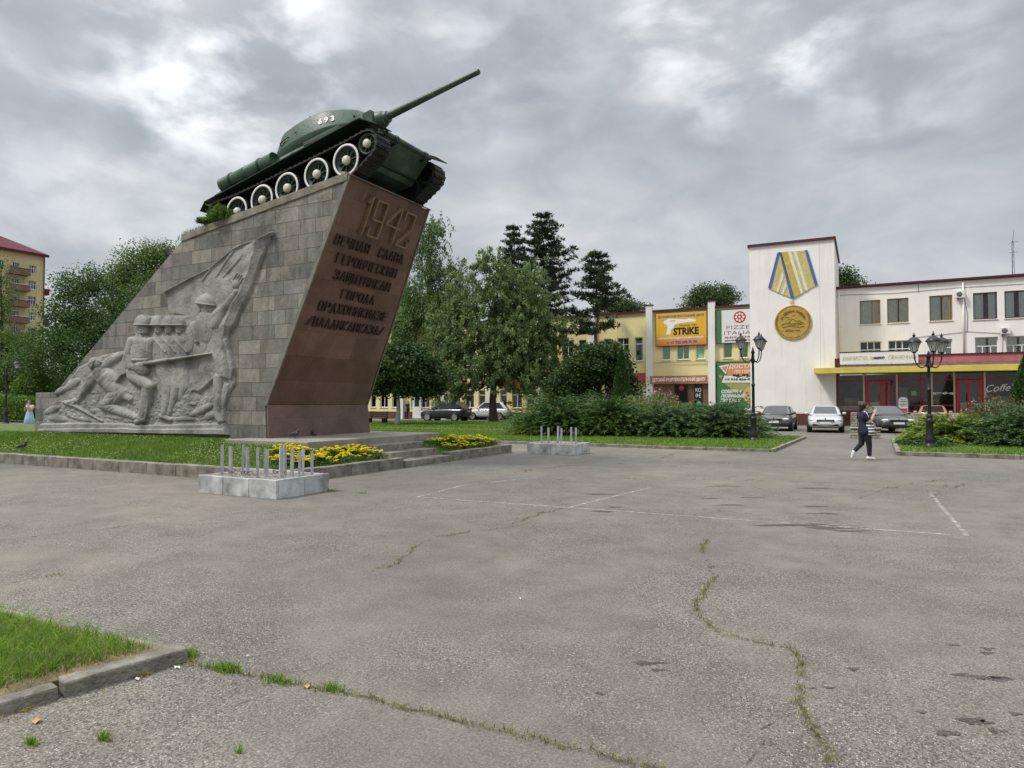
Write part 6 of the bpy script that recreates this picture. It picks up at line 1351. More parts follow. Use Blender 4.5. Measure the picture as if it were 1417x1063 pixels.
def tallshrub(label, base, rx, ry, h, n, tips):
    t = thing('flowering_shrub', label, 'shrub', base); P = []; A = []; Rr = []; T = []; b = B()
    for i in range(n):
        a = random.uniform(0, 2*PI); q = math.sqrt(random.random()); e = np.array([math.cos(a)*rx*q, math.sin(a)*ry*q, h*(1-.35*q*q)*random.uniform(.7, 1.05)]); s = e*np.array([.45, .45, 0]); tt = rng.uniform(.15, 1, 34)
        p = s+(e-s)*tt[:, None]+rng.normal(size=(34, 3))*.07; al = (e-s)/np.linalg.norm(e-s)+rng.normal(size=(34, 3))*.5; P.append(p); A.append(al/np.linalg.norm(al, axis=1, keepdims=True)); Rr.append(.5*random.random()+.5*tt)
        if i % 7 == 0: b.path([s, (s+e)/2, e], [.012, .009, .004], 4, caps=False)
        if random.random() < tips: T.append(e+rng.normal(size=(16, 3))*np.array([.05, .05, .10]))
    leafobj('foliage', cards(np.concatenate(P), .12, .35, (0, 0, .3), np.concatenate(A)), np.concatenate(Rr), L_MID if tips > .12 else L_REED, t)
    if T: T = np.concatenate(T); leafobj('blossoms', cards(T, .075, .6), rng.uniform(0, 1, len(T)), L_PINK, t)
    b.build('stems', BARK, t, recalc=False); return t
p = aty(905, 560, 33.2); tallshrub('tall loose shrub with pale pink plumes behind the middle junipers', (p.x, 33.0, 0), 2.1, .9, 2.15, 420, .16)
p = aty(1385, 560, 32.6); tallshrub('tall brownish green feathery shrub behind the blue green juniper at the right', (p.x, 32.4, 0), 1.35, .8, 1.85, 420, .05)
def cone(label, px, d, topy, rpx, y0=0):
    bs = atd(px, 590, d); bs.z = 0; H_ = atd(px, topy, d).z; r = rpx*d/FPX; t = thing('thuja', label, 'conifer', bs, 0, 'clipped cone shaped conifers'); n = 9500
    f = rng.uniform(0, 1, n)**1.35; a = rng.uniform(0, 2*PI, n); pr = r*np.minimum(1, (1-f)*1.9+.02)**.75*np.minimum(1, .75+f*1.5); q = pr*rng.uniform(.72, 1.04, n)*(1+.10*np.sin(a*5+f*9)); P = np.stack([np.cos(a)*q, np.sin(a)*q, f*H_], 1)
    al = np.stack([np.cos(a)*.5, np.sin(a)*.5, np.full(n, 1.0)], 1)+rng.normal(size=(n, 3))*.35; al /= np.linalg.norm(al, axis=1, keepdims=True)
    leafobj('foliage', cards(P, .15, .5, (0, 0, .2), al), .6*fbm(a*3, f*14, 3)+.5*rng.uniform(0, 1, n), L_THU, t); b = B(); b.path([(0, 0, -.05), (0, 0, H_*.8)], [.08, .02], 7); b.build('trunk', BARK, t, recalc=False)
cone('narrow cone shaped conifer standing before the dark round maple', 860, 40, 484, 12.5)
cone('dense dark conifer cut off by the right picture edge', 1424, 29.5, 486, 20)
# clipped bush and hedge at the far left
def clipped(name, label, cat, c, rad, n, size, m, box=False):
    t = thing(name, label, cat, (c[0], c[1], 0))
    if box:
        P = np.stack([rng.uniform(-rad[0], rad[0], n), rng.uniform(-rad[1], rad[1], n), rng.uniform(.05, 1, n)**.7*rad[2]], 1); s = np.argmax(np.abs(P/np.array([rad[0], rad[1], rad[2]*.55])-np.array([0, 0, .9])), 1); P += rng.normal(size=P.shape)*.1
    else: P = unit(n)*(rng.uniform(.80, 1.03, n)*(1+.06*rng.normal(size=n)))[:, None]*np.array(rad)+np.array([0, 0, c[2]])
    P = P[P[:, 2] > .03]; leafobj('foliage', cards(P, size, .6, (0, 0, .5)), .5*fbm(P[:, 0]*1.2+9, P[:, 2]*1.2+P[:, 1], 5)+.55*rng.uniform(0, 1, len(P)), m, t)
    b = B(); b.path([(0, 0, -.05), (0, 0, max(.3, c[2]*.9))], [.09, .05], 7); b.build('stems', BARK, t, recalc=False)
L_CLIP = leafmat('clipped_leaf', (.05, .115, .016), (.16, .27, .045), .25)
p = atd(47, 540, 58); clipped('round_bush', 'clipped round bright green bush left of the monument block', 'bush', (p.x, p.y, p.z), (1.55, 1.55, 1.45), 9000, .17, L_CLIP)
p = atd(18, 570, 55); clipped('hedge', 'low green hedge behind the path at the left picture edge', 'hedge', (p.x, p.y, 0), (3.6, .8, 2.0), 12000, .17, L_CLIP, True)
p = atd(-30, 570, 60); clipped('hedge', 'second low hedge reaching out of the left picture edge', 'hedge', (p.x, p.y, 0), (4.0, .8, 2.3), 9000, .17, L_CLIP, True)
# shrub and weeds that have rooted on the monument
p = aty(314, 302, 12.6); sprays('wild_shrub', 'wild green shrub rooted on top of the monument behind the tank', None, (p.x+.05, 12.50, p.z-.22), .48, .24, .62, L_CLIP, 150, .34, 1.0, .085)
p = aty(293, 308, 12.6); sprays('wild_shrub', 'small tuft of weeds on the monument edge behind the tank shrub', None, (p.x, 12.42, p.z-.10), .2, .14, .22, L_CLIP, 30, .2, .9, .06)
p_ = []
for px in np.linspace(238, 330, 60):
    q = aty(px, 320, 12.34); z = 6.17+(q.x+16.57)*.1375 if q.x > -16.57 else 6.17+(q.x+16.57)*.724; p_ += [(q.x+random.gauss(0, .05), 12.28+abs(random.gauss(0, .08)), z+.04) for _ in range(random.randint(0, 14))]
grass('ledge_weeds', np.array(p_), .10, .012, WEED, .9, 2)
# marigolds in the beds beside the steps
L_MAR = leafmat('marigold_leaf', (.025, .075, .012), (.10, .19, .03), .3); YELF = leafmat('marigold_petal', (.80, .64, .008), (.92, .82, .03), .15)
def marigold_mesh(seed):
    r = np.random.default_rng(seed); n = 110; P = np.clip(r.normal(size=(n, 3)), -1.7, 1.7)*np.array([.09, .09, .05])+np.array([0, 0, .10]); V1 = cards(P, .07, .35, (0, 0, .5))
    Vs = [V1]; rn = [np.repeat(r.uniform(0, 1, n), 4)]; nf = 5+seed % 4; stems = 0; cnt = [n]
    hd = [np.array([r.uniform(-.15, .15), r.uniform(-.15, .15), r.uniform(.17, .25)]) for _ in range(nf)]
    for c in hd: Vs.append(cards((c*.5)[None], np.linalg.norm(c)*1.5, .05, (1, .2, 0), (c/np.linalg.norm(c))[None])); rn.append(np.full(4, .3)); stems += 1
    for k in range(nf):
        c = hd[k]
        for ring, (rad, z, m) in enumerate(((.034, 0, 7), (.022, .012, 6), (.009, .02, 4))):
            a = np.arange(m)*2*PI/m+ring; cc = c+np.stack([np.cos(a)*rad, np.sin(a)*rad, np.full(m, z)], 1); al = np.stack([np.cos(a), np.sin(a), np.full(m, .35)], 1); Vs.append(cards(cc, .048, .85, (0, 0, 4.0), al/np.linalg.norm(al, axis=1, keepdims=True))); rn.append(np.repeat(r.uniform(0, 1, m), 4)); cnt.append(m)
    V = np.concatenate(Vs); o = rawmesh('marigold_plant', V, np.arange(len(V)).reshape(-1, 4), [L_MAR, YELF], None, rnd=np.concatenate(rn)); mi = np.zeros(len(V)//4, np.int32); mi[n+stems:] = 1; o.data.polygons.foreach_set('material_index', mi); return o
protos = [marigold_mesh(k) for k in range(4)]
spots = []
def bed(n, x0, x1, y0, y1, key):
    k = 0
    while k < n:
        x, y = random.uniform(x0, x1), random.uniform(y0, y1)
        if all((x-a)**2+(y-c)**2 > .16**2 for a, c, _ in spots): spots.append((x, y, key)); k += 1
bed(40, -11.05, -10.30, 10.25, 13.3, 'left'); bed(36, -11.0, -10.32, 15.9, 19.0, 'right'); bed(10, -11.6, -11.0, 10.9, 11.5, 'left')
for i, (x, y, key) in enumerate(spots):
    o = protos[i] if i < 4 else protos[i % 4].copy()
    if i >= 4: COL.objects.link(o)
    o.location = (x, y, float(terr_h(np.array(x), np.array(y)))-.02); o.rotation_euler = (0, 0, random.uniform(0, 6)); s = random.uniform(.8, 1.2); o.scale = (s, s, s*random.uniform(.65, .95))
    if key == 'left': tag(o, 'yellow flowering marigold plant in the bed on the near side of the steps', 'flower', 'marigolds in the bed on the near side of the steps')
    else: tag(o, 'yellow flowering marigold plant in the bed beyond the steps', 'flower', 'marigolds in the bed beyond the steps')
# ================================================================== vehicles
CGL = mat('car_glass', (.018, .022, .026), .06, .2, 2, spec=.7); CBLK = mat('car_black_plastic', (.014, .014, .015), .5, .2); CHR = mat('chrome', (.55, .55, .56), .18, .05, metal=.9); LAMPG = mat('headlamp_glass', (.50, .52, .54), .12, .1, spec=.7); TAIL = mat('tail_lamp_red', (.32, .015, .02), .2, .1); TYRE = mat('car_tyre', (.016, .016, .016), .85, .2); ALLOY = mat('alloy_rim', (.36, .36, .37), .35, .15, metal=.6); PLATE = mat('number_plate', (.68, .68, .66), .5, .05)
def paint(name, c): return mat(name, c, .28, .06, 1.0, coat=.6, spec=.5)
def car(label, group, loc, rz, col, suv=False, grille='bar', orange=False):
    L = 4.5; zr = 1.66 if suv else 1.41; hb = .10 if suv else 0; t = thing('parked_car', label, 'car', loc, rz, group)
    # x forward; stations: x, z top, z bottom, half width
    S_ = [(-2.22, .80+hb, .50, .66), (-2.14, .92+hb, .34, .79), (-1.75, .98+hb, .23+hb*.5, .86), (-1.0, 1.0+hb, .20+hb*.6, .88), (0, .98+hb, .20+hb*.6, .885), (.8, .95+hb, .20+hb*.6, .88), (1.35, .90+hb, .22+hb*.5, .865), (1.85, .83+hb, .24+hb*.5, .83), (2.12, .73+hb, .28, .76), (2.22, .60+hb, .36, .66)]
    if suv: S_[0] = (-2.20, 1.0, .50, .72); S_[1] = (-2.12, 1.10, .34, .82)
    rings = []
    for x, zt, zb, w in S_:
        hp = [(0, zt+.015), (w*.62, zt), (w*.90, zt-.05), (w, zt-.20), (w*1.0, (zt+zb)/2-.05), (w*.98, zb+.12), (w*.86, zb), (0, zb)]
        rings.append([(x, y, z) for y, z in hp]+[(x, -y, z) for y, z in hp[-2:0:-1]])
    b = B(); b.loft(rings); body = b.build('body', col, t); m = body.modifiers.new('smooth', 'SUBSURF'); m.levels = m.render_levels = 2
    # greenhouse
    zb = .95+hb; x0, x1, x2, x3 = (1.02, .30, -.80, -1.62) if not suv else (1.05, .35, -1.45, -2.02)
    def ring(z, f):
        xf = x0+(x1-x0)*f; xr = x3+(x2-x3)*f; w = .80-.18*f; return [(xf, -w*.80, z), (xf-.10, -w*.96, z), ((xf+xr)/2, -w, z), (xr+.1, -w*.94, z), (xr, -w*.78, z), (xr, w*.78, z), (xr+.1, w*.94, z), ((xf+xr)/2, w, z), (xf-.10, w*.96, z), (xf, w*.80, z)]
    b = B(); R_ = [ring(zb-.04, -.05), ring(zb+.02, .03), ring(zb+(zr-zb)*.5, .5), ring(zr-.06, .95)]; top = [(x*.96+.0, y*.9, zr-.012) for x, y, z in ring(zr, 1.02)]; top2 = [((x-(x1+x2)/2)*.55+(x1+x2)/2, y*.55, zr) for x, y, z in ring(zr, 1.05)]
    b.loft(R_+[top, top2]); b.build('cabin', col, t)
    h = zr-zb
    def P_(f, s, off=0.0):  # side window line helper
        return (.80-.18*f)
    def quad(name, q, m_): b = B(); b.add(q, [(0, 1, 2, 3)]); return b.build(name, m_, t)
    for nm, xa, f0, f1, sg, o in (('windscreen', 'f', .08, .90, 1, .012), ('rear_window', 'r', .12, .88, -1, .012)):
        q = []
        for f, fl in ((f0, 0), (f1, 1)):
            xx = (x0+(x1-x0)*f) if xa == 'f' else (x3+(x2-x3)*f); w = (.80-.18*f)*.77; z = zb+h*f; pts = [(xx+sg*o, -w, z+.01), (xx+sg*o, w, z+.01)]; q += pts if not fl else pts[::-1]
        quad(nm, q, CGL)
    for sg in (-1, 1):
        xm = (x0+x3)/2+.05
        for (fa, fb) in ((0, 1), (1, 2)):
            q = []
            for f in (.10, .88):
                xf = x0+(x1-x0)*f-.20; xr = x3+(x2-x3)*f+.22; mid = xm; a, c = (xf, mid+.03) if fa == 0 else (mid-.03, xr); w = (.80-.18*f)*(1.0 if True else 1)+.008; pts = [(a, sg*w*.985, zb+h*f), (c, sg*w*.985, zb+h*f)]; q += pts if f < .5 else pts[::-1]
            # follow the slight bow of the cabin side
            quad('side_window', [(x, y+sg*.012, z) for x, y, z in q], CGL)
        b = B(); b.ell((x0-.22, sg*.93, zb+.06), (.07, .11, .075), 10, 6); b.build('mirror', col, t)
        b = B(); b.ell((2.03, sg*.58, .66+hb), (.13, .20, .085), 12, 7); b.build('headlight', LAMPG, t)
        b = B(); b.ell((-2.13, sg*.64, .84+hb*1.4), (.07, .15 if not suv else .10, .09 if not suv else .17), 10, 7); b.build('tail_light', TAIL, t)
        for xw in (-1.36, 1.36):
            b = B(); b.lathe([(.39, sg*.70), (.39, sg*.893), (.30, sg*.896), (0, sg*.80)], 24, (xw, 0, .34), 'y'); b.build('wheel_arch', CBLK, t)
            b = B(); rr = .32+(.03 if suv else 0); b.lathe([(rr-.1, sg*.68), (rr-.02, sg*.68), (rr, sg*.71), (rr, sg*.88), (rr-.02, sg*.905), (rr-.09, sg*.91)], 24, (xw, 0, rr-.003), 'y'); wh = b.build('wheel', TYRE, t)
            b = B(); b.lathe([(rr-.085, sg*.908), (rr-.11, sg*.895), (.06, sg*.905), (0, sg*.91)], 20, (xw, 0, rr-.003), 'y')
            for k in range(5): b.M = Matrix.Translation((xw, 0, rr-.003)) @ Matrix.Rotation(2*PI*k/5, 4, 'Y'); b.box(.04, rr-.09, min(sg*.9, sg*.915), max(sg*.9, sg*.915), -.028, .028); b.M = None
            o = b.build('rim', ALLOY, wh)
    b = B(); b.box(2.17, 2.215, -.42, .42, .58+hb, .70+hb); gr = b.build('grille', CBLK, t, .01)
    if grille == 'chrome':
        for k in range(4): b = B(); b.box(2.21, 2.228, -.40, .40, .592+hb+k*.03, .60+hb+k*.03); b.build('grille_bar', CHR, gr)
    b = B(); b.box(2.10, 2.205, -.62, .62, .36, .47); b.build('bumper_intake', CBLK, t, .02)
    b = B(); b.box(2.215, 2.228, -.26, .26, .47, .58); b.build('number_plate', PLATE, t)
    b = B(); b.box(-2.235, -2.222, -.26, .26, .70+hb, .81+hb); b.build('number_plate', PLATE, t)
    b = B(); b.tube((2.19, 0, .74+hb), (2.20, 0, .74+hb), .045, n=10); b.build('badge', CHR, t)
    for sg in (-1, 1):
        b = B(); b.box(-2.0, 2.0, sg*.80-.01, sg*.80+.01, .20, .27); b.build('sill_trim', CBLK, t)
        b = B(); b.box(.0, .14, min(sg*.885, sg*.90), max(sg*.885, sg*.90), .80+hb, .83+hb); b.box(-.95, -.81, min(sg*.88, sg*.90), max(sg*.88, sg*.90), .81+hb, .84+hb); b.build('door_handle', CBLK if suv else CHR, t)
        if suv: b = B(); b.tube((-1.35, sg*.52, zr+.03), (.25, sg*.52, zr+.03), .02, n=6); b.build('roof_rail', CHR, t)
    return t
FACE = -PI/2
CG = 'cars parked round the square'
def cpos(px, d): p = atd(px, 590, d); return (p.x, p.y, 0)
car('dark brownish grey saloon parked nearest the left lamp post', CG, cpos(1077, 39.5), FACE, paint('grey_brown_paint', (.060, .056, .052)))
car('silver saloon with a chrome barred grille in the middle of the parked row', CG, cpos(1142, 37.5), FACE+R(3), paint('silver_paint', (.46, .47, .48)), grille='chrome')
car('dark grey saloon parked behind the walking woman', CG, cpos(1224, 37), FACE+R(16), paint('dark_grey_paint', (.040, .041, .043)))
car('orange red car half hidden behind the lime green juniper', CG, cpos(1291, 42.5), FACE-R(4), paint('orange_paint', (.47, .20, .12)))
car('dark blue hatchback parked on the street under the trees', CG, cpos(617, 59), PI+R(2), paint('navy_paint', (.012, .014, .026)), suv=True)
car('white crossover car parked behind the trunk of the drooping tree', CG, cpos(678, 62), PI+R(2), paint('white_car_paint', (.62, .62, .61)), suv=True)
# ================================================================== lamp posts
IRON = mat('black_cast_iron', (.012, .012, .014), .42, .2, 8); FROST = leafmat('frosted_lamp_glass', (.90, .90, .88), (.90, .90, .88), .8, .4)
def lamp_post(label, loc, angles, H_=4.3, rad=.56, sc=1.0, group='cast iron lamp posts'):
    t = thing('street_lamp', label, 'lamp post', loc, 0, group); k = H_/4.3
    b = B(); b.lathe([(.20, 0), (.20, .06), (.16, .10), (.135, .16), (.15, .22), (.15, .28), (.115, .36), (.105, .80), (.13, .86), (.13, .92), (.10, .96), (.085, 1.02), (.105, 1.06), (.06, 1.12)], 16); b.build('pedestal', IRON, t)
    b = B(); b.lathe([(.06, 1.1), (.055, 2.2*k), (.075, 2.22*k), (.075, 2.27*k), (.05, 2.3*k), (.047, 3.12*k), (.09, 3.16*k), (.09, 3.22*k), (.055, 3.26*k), (.055, 3.5*k), (.085, 3.54*k), (.05, 3.62*k), (.03, 3.72*k), (.0, 3.8*k)], 14); b.build('pole', IRON, t)
    for a in angles:
        d = Vector((math.cos(a+TH), math.sin(a+TH), 0)); z0 = 3.42*k
        P = [d*.04+Vector((0, 0, z0+.08))]+[d*(.05+(rad-.05)*(.5-.5*math.cos(PI*s/10)))+Vector((0, 0, z0-.30*math.sin(PI*s/10)*(1 if s < 8 else .98)+.16*(s/10)**2)) for s in range(1, 11)]+[d*rad+Vector((0, 0, z0+.24))]
        b = B(); b.path(P, .022, 7); ar = b.build('arm', IRON, t)
        c = d*rad; zb = z0+.22
        b = B(); b.lathe([(0, zb), (.045, zb), (.06, zb+.03), (.08, zb+.05)], 6, (c.x, c.y, 0), smooth=False); b.lathe([(.235, zb+.36), (.235, zb+.385), (.16, zb+.47), (.10, zb+.53), (.04, zb+.555), (.035, zb+.58), (.055, zb+.60), (.03, zb+.63), (.012, zb+.70), (0, zb+.71)], 12, (c.x, c.y, 0)); b.lathe([(.2, zb+.355), (.236, zb+.358)], 12, (c.x, c.y, 0))
        for q in range(6):
            an_ = q*PI/3; b.tube((c.x+.078*math.cos(an_), c.y+.078*math.sin(an_), zb+.04), (c.x+.195*math.cos(an_), c.y+.195*math.sin(an_), zb+.37), .008, n=5)
        ln = b.build('lantern_frame', IRON, t)
        b = B(); b.lathe([(.07, zb+.045), (.185, zb+.36)], 6, (c.x, c.y, 0), smooth=False); b.build('glass', FROST, ln)
    return t
p = atz(1043, 612); lamp_post('black three armed lamp post in front of the green billboard and tower', (p.x, p.y, .06), [R(196), R(275), R(35)])
p = atz(1287, 622.5); lamp_post('black three armed lamp post in front of the shop windows, rightmost lamp post', (p.x, p.y, .08), [R(8), R(255), R(183)], H_=3.72, rad=.50)
p = atd(8, 580, 49); lamp_post('distant lamp post with two pale lanterns at the left picture edge', (p.x, p.y, .05), [R(0), R(180)], H_=4.7, rad=.7)
t = thing('floodlight', 'small round floodlight clamped to the rightmost lamp post', 'floodlight', (atz(1287, 628).x, atz(1287, 628).y, .08)) if False else None
# ================================================================== planters with metal posts
GALV = mat('grey_metal_sheet', (.27, .272, .27), .7, .36, 3.0, .3, 20, col2=(.44, .445, .44)); POSTM = mat('galvanised_post', (.40, .41, .42), .5, .2, 9, metal=.2); RUBL = mat('rubble_fill', (.19, .175, .15), .95, .5, 14, .9, 25); RUST = mat('rusty_wire', (.10, .05, .03), .8, .3)
def planter(label, x0, x1, y0, y1, h, posts, npx, npy, glabel):
    t = thing('planter', label, 'planter', ((x0+x1)/2, (y0+y1)/2, 0), 0, 'low grey planters on the square'); w = .05
    def side(n, p0, p1, nrm):
        for k in range(n):
            a = p0.lerp(p1, k/n); c = p0.lerp(p1, (k+1)/n); d = (c-a).normalized()*.006; i = nrm*w; j = random.uniform(-.006, .006)
            q = [a+d, c-d, c-d+i, a+d+i]; b = B(); b.add([(v.x, v.y, 0) for v in q]+[(v.x, v.y, h+j) for v in q], [(0, 3, 2, 1), (4, 5, 6, 7), (0, 1, 5, 4), (1, 2, 6, 5), (2, 3, 7, 6), (3, 0, 4, 7)]); b.build('side_panel', GALV, t, .006, world=True)
    V2 = lambda a, c: Vector((a, c))
    side(npx, V2(x0, y0), V2(x1, y0), V2(0, 1)); side(npy, V2(x1, y0+w), V2(x1, y1), V2(-1, 0)); side(npx, V2(x1-w, y1), V2(x0+w, y1), V2(0, -1)); side(npy, V2(x0, y1), V2(x0, y0+w), V2(1, 0))
    gx = np.linspace(x0+w, x1-w, 40); gy = np.linspace(y0+w, y1-w, 30); XX, YY = np.meshgrid(gx, gy); ZZ = h-.05+.05*fbm(XX*5, YY*5, 3)+.05*(fbm(XX*22, YY*22, 8)-.4); i = np.arange(29)[:, None]*40+np.arange(39)[None, :]
    rawmesh('rubble', np.stack([XX-(x0+x1)/2, YY-(y0+y1)/2, ZZ], -1).reshape(-1, 3), np.stack([i, i+1, i+41, i+40], -1).reshape(-1, 4), RUBL, t)
    for (px, py, hh, wd) in posts:
        a = random.uniform(0, 3); tl = (random.gauss(0, .02), random.gauss(0, .02)); c, s = math.cos(a)*wd, math.sin(a)*wd; th = .006
        b = B(); o = [(0, 0), (c, s), (c-s*.1, s+c*.1), (-s*.1+c*.1, c*.1+s*.1), (c*.1-s, s*.1+c), (-s, c)]
        b.add([(px+u, py+v, h-.06) for u, v in o]+[(px+u+tl[0]*hh, py+v+tl[1]*hh, h+hh) for u, v in o], [(5, 4, 3, 2, 1, 0), (6, 7, 8, 9, 10, 11)]+[(k, (k+1) % 6, (k+1) % 6+6, k+6) for k in range(6)]); b.build('metal_post', POSTM, t, world=True)
    return t
ps = [(-10.32, 8.55, .52, .05), (-10.05, 8.50, .50, .05), (-9.98, 8.72, .52, .05), (-9.80, 8.62, .48, .05), (-9.70, 8.98, .46, .045), (-9.35, 8.50, .50, .05), (-9.29, 8.58, .47, .05), (-9.22, 8.95, .50, .045), (-8.98, 8.62, .50, .06), (-9.02, 8.95, .46, .05), (-8.86, 9.0, .46, .05), (-8.80, 8.92, .44, .05), (-8.72, 9.15, .42, .05)]
pl1 = planter('low grey sheet metal planter full of upright metal posts nearest the viewer', -10.50, -8.72+.12, 8.17, 9.42, .315, ps, 3, 2, '')
for k, (cx0, cy0, r) in enumerate(((-9.5, 8.4, .10), (-9.15, 8.75, .13), (-9.85, 8.4, .16))):
    b = B(); b.path([(cx0+r*math.cos(a)-pl1.location.x, cy0+.3*r*math.sin(a)-pl1.location.y, .315+.07*abs(math.sin(a*1.2))+.02) for a in np.linspace(.2, 5.5, 16)], .007, 5); b.build('wire_loop', RUST, pl1)
planter('low grey planter with six thin posts at the far corner of the flower bed', -9.35, -7.72, 19.05, 20.28, .33, [(-8.95, 19.35, .52, .06), (-8.80, 19.55, .48, .06), (-8.60, 19.75, .52, .05), (-8.35, 19.5, .46, .06), (-8.12, 19.6, .5, .06), (-8.0, 19.7, .48, .06)], 2, 2, '')
# bench under the white trunk maple
p = atd(521, 579, 50); bn = thing('bench', 'dark park bench under the low round maple beside the monument', 'bench', (p.x, p.y, 0), R(-8)); WOOD = mat('dark_bench_wood', (.03, .022, .018), .7, .3)
for k in range(4): b = B(); b.box(-.95, .95, -.25+k*.12, -.15+k*.12, .42, .46); b.build('seat_slat', WOOD, bn)
for k in range(3): b = B(); b.box(-.95, .95, .22, .26, .52+k*.14, .63+k*.14); b.build('back_slat', WOOD, bn)
for x in (-.8, .8):
    b = B(); b.box(x-.04, x+.04, -.22, .26, 0, .418); b.box(x-.04, x+.04, .262, .30, 0, .95); b.build('bench_leg', IRON, bn)
# ================================================================== people
SKIN = mat('skin', (.48, .27, .19), .55, .08, 8); HAIR = mat('black_hair', (.012, .010, .010), .5, .3, 20); NAVY = mat('navy_cloth', (.014, .017, .038), .85, .2, 12); NAVY2 = mat('dark_navy_leggings', (.012, .014, .026), .85, .2, 12); SHOE = mat('pale_shoe', (.55, .55, .55), .6, .1); LBLUE = mat('pale_blue_cloth', (.30, .47, .56), .85, .15, 8); PINKT = mat('pale_pink_cloth', (.58, .42, .40), .85, .15, 8); REDC = mat('red_cloth', (.35, .09, .08), .85, .15, 8); WHC = mat('white_cloth', (.68, .68, .68), .85, .08, 8)
def stripes():
    m = bpy.data.materials.new('striped_cloth'); m.use_nodes = True; t = m.node_tree; p = t.nodes['Principled BSDF']; c = N(t, 'ShaderNodeTexCoord'); sp = N(t, 'ShaderNodeSeparateXYZ'); t.links.new(c.outputs['Object'], sp.inputs[0])
    f = mathn(t, 'FRACT', mathn(t, 'MULTIPLY', sp.outputs[2], 1/.082)); g = mathn(t, 'GREATER_THAN', f, .52); t.links.new(mixc(t, g, (.012, .013, .02), (.70, .70, .70)), p.inputs['Base Color']); p.inputs['Roughness'].default_value = .85; return m
STRIPE = stripes()
def capsule(b, p0, p1, r0, r1, n=12, fl=1.0):
    p0, p1 = Vector(p0), Vector(p1); d = p1-p0; L = d.length; d = d/L if L > 1e-6 else Vector((0, 0, 1)); up = Vector((0, 1, 0)) if abs(d.y) < .9 else Vector((1, 0, 0)); u = d.cross(up).normalized(); w = d.cross(u)
    rg = []
    for k in range(5): a = -PI/2+PI/2*(k+.25)/4.25; rg.append((p0+d*r0*math.sin(a), r0*math.cos(a)))
    for k in range(5): a = PI/2*(k)/4.25; rg.append((p1+d*r1*math.sin(a), r1*math.cos(a)))
    b.loft([[c+(u*math.cos(2*PI*k/n)*fl+w*math.sin(2*PI*k/n))*r for k in range(n)] for c, r in rg])
def fused(name, b, m, parent, vox=.012, smooth=4):
    """tapered pieces welded into one continuous surface"""
    o = b.build(name, m, parent); md_ = o.modifiers.new('weld', 'REMESH'); md_.mode = 'VOXEL'; md_.voxel_size = vox; md_.use_smooth_shade = True
    sm = o.modifiers.new('soft', 'SMOOTH'); sm.iterations = smooth; sm.factor = .5
    dg = bpy.context.evaluated_depsgraph_get(); me = bpy.data.meshes.new_from_object(o.evaluated_get(dg)); o.modifiers.clear(); o.data = me
    if not me.materials: me.materials.append(m)
    me.polygons.foreach_set('use_smooth', [True]*len(me.polygons)); return o
def chain(b, pts, n=12, fl=1.0):
    for (p, r), (q, s) in zip(pts[:-1], pts[1:]): capsule(b, p, q, r, s, n, fl)
def hand(b, wrist, d, nrm, s=1.0, curl=.5):
    """palm, four unequal bent fingers and a side thumb"""
    w = Vector(wrist); d = Vector(d).normalized(); nv = Vector(nrm).normalized(); sd = d.cross(nv).normalized()
    for k in range(4): o = sd*(k-1.5)*.019*s; capsule(b, w+o*.6, w+d*.085*s+o, .014*s, .0125*s, 8)
    for k, L in enumerate((.062, .072, .068, .052)):
        o = w+d*.088*s+sd*(k-1.5)*.020*s; k1 = o+(d*(1-curl*.4)+nv*curl*.6).normalized()*L*.55*s; k2 = k1+(d*(1-curl)+nv*curl*1.1).normalized()*L*.5*s; capsule(b, o, k1, .0105*s, .0095*s, 8); capsule(b, k1, k2, .0095*s, .008*s, 8)
    o = w+d*.03*s+sd*.03*s; k1 = o+(d*.6+sd*.7+nv*.25).normalized()*.04*s; capsule(b, w+d*.02*s, o, .014*s, .013*s, 8); capsule(b, o, k1, .013*s, .011*s, 8); capsule(b, k1, k1+(d*.9+sd*.2+nv*.3).normalized()*.03*s, .011*s, .009*s, 8)
def head(b, c, f, s=1.0):
    """c = centre, f = facing (x, z tilt ignored); skull, jaw, nose, ears, lips"""
    c = Vector(c); f = Vector(f).normalized(); r = Vector((-f.y, f.x, 0)); u = Vector((0, 0, 1))
    q = lambda a, h, z: c+f*a*s+r*h*s+u*z*s
    capsule(b, q(-.018, 0, .035), q(.012, 0, .035), .083*s, .080*s, 14); capsule(b, q(.020, 0, -.01), q(.035, 0, -.070), .066*s, .040*s, 12); capsule(b, q(.060, 0, -.082), q(.064, 0, -.086), .026*s, .022*s, 10)
    capsule(b, q(.088, 0, .018), q(.108, 0, -.022), .011*s, .015*s, 8); capsule(b, q(.084, -.018, -.055), q(.084, .018, -.055), .010*s, .010*s, 8)
    for h in (-1, 1): capsule(b, q(-.004, h*.080, .012), q(-.008, h*.082, -.022), .016*s, .012*s, 8); capsule(b, q(.080, h*.018, .034), q(.072, h*.048, .036), .010*s, .009*s, 8)
def eyes(parent, c, f, s=1.0):
    c = Vector(c); f = Vector(f).normalized(); r = Vector((-f.y, f.x, 0))
    for h in (-1, 1): b = B(); e = c+f*.080*s+r*h*.031*s+Vector((0, 0, .012*s)); b.ell(e, (.011*s,)*3, 8, 6); b.build('eye', HAIR, parent)
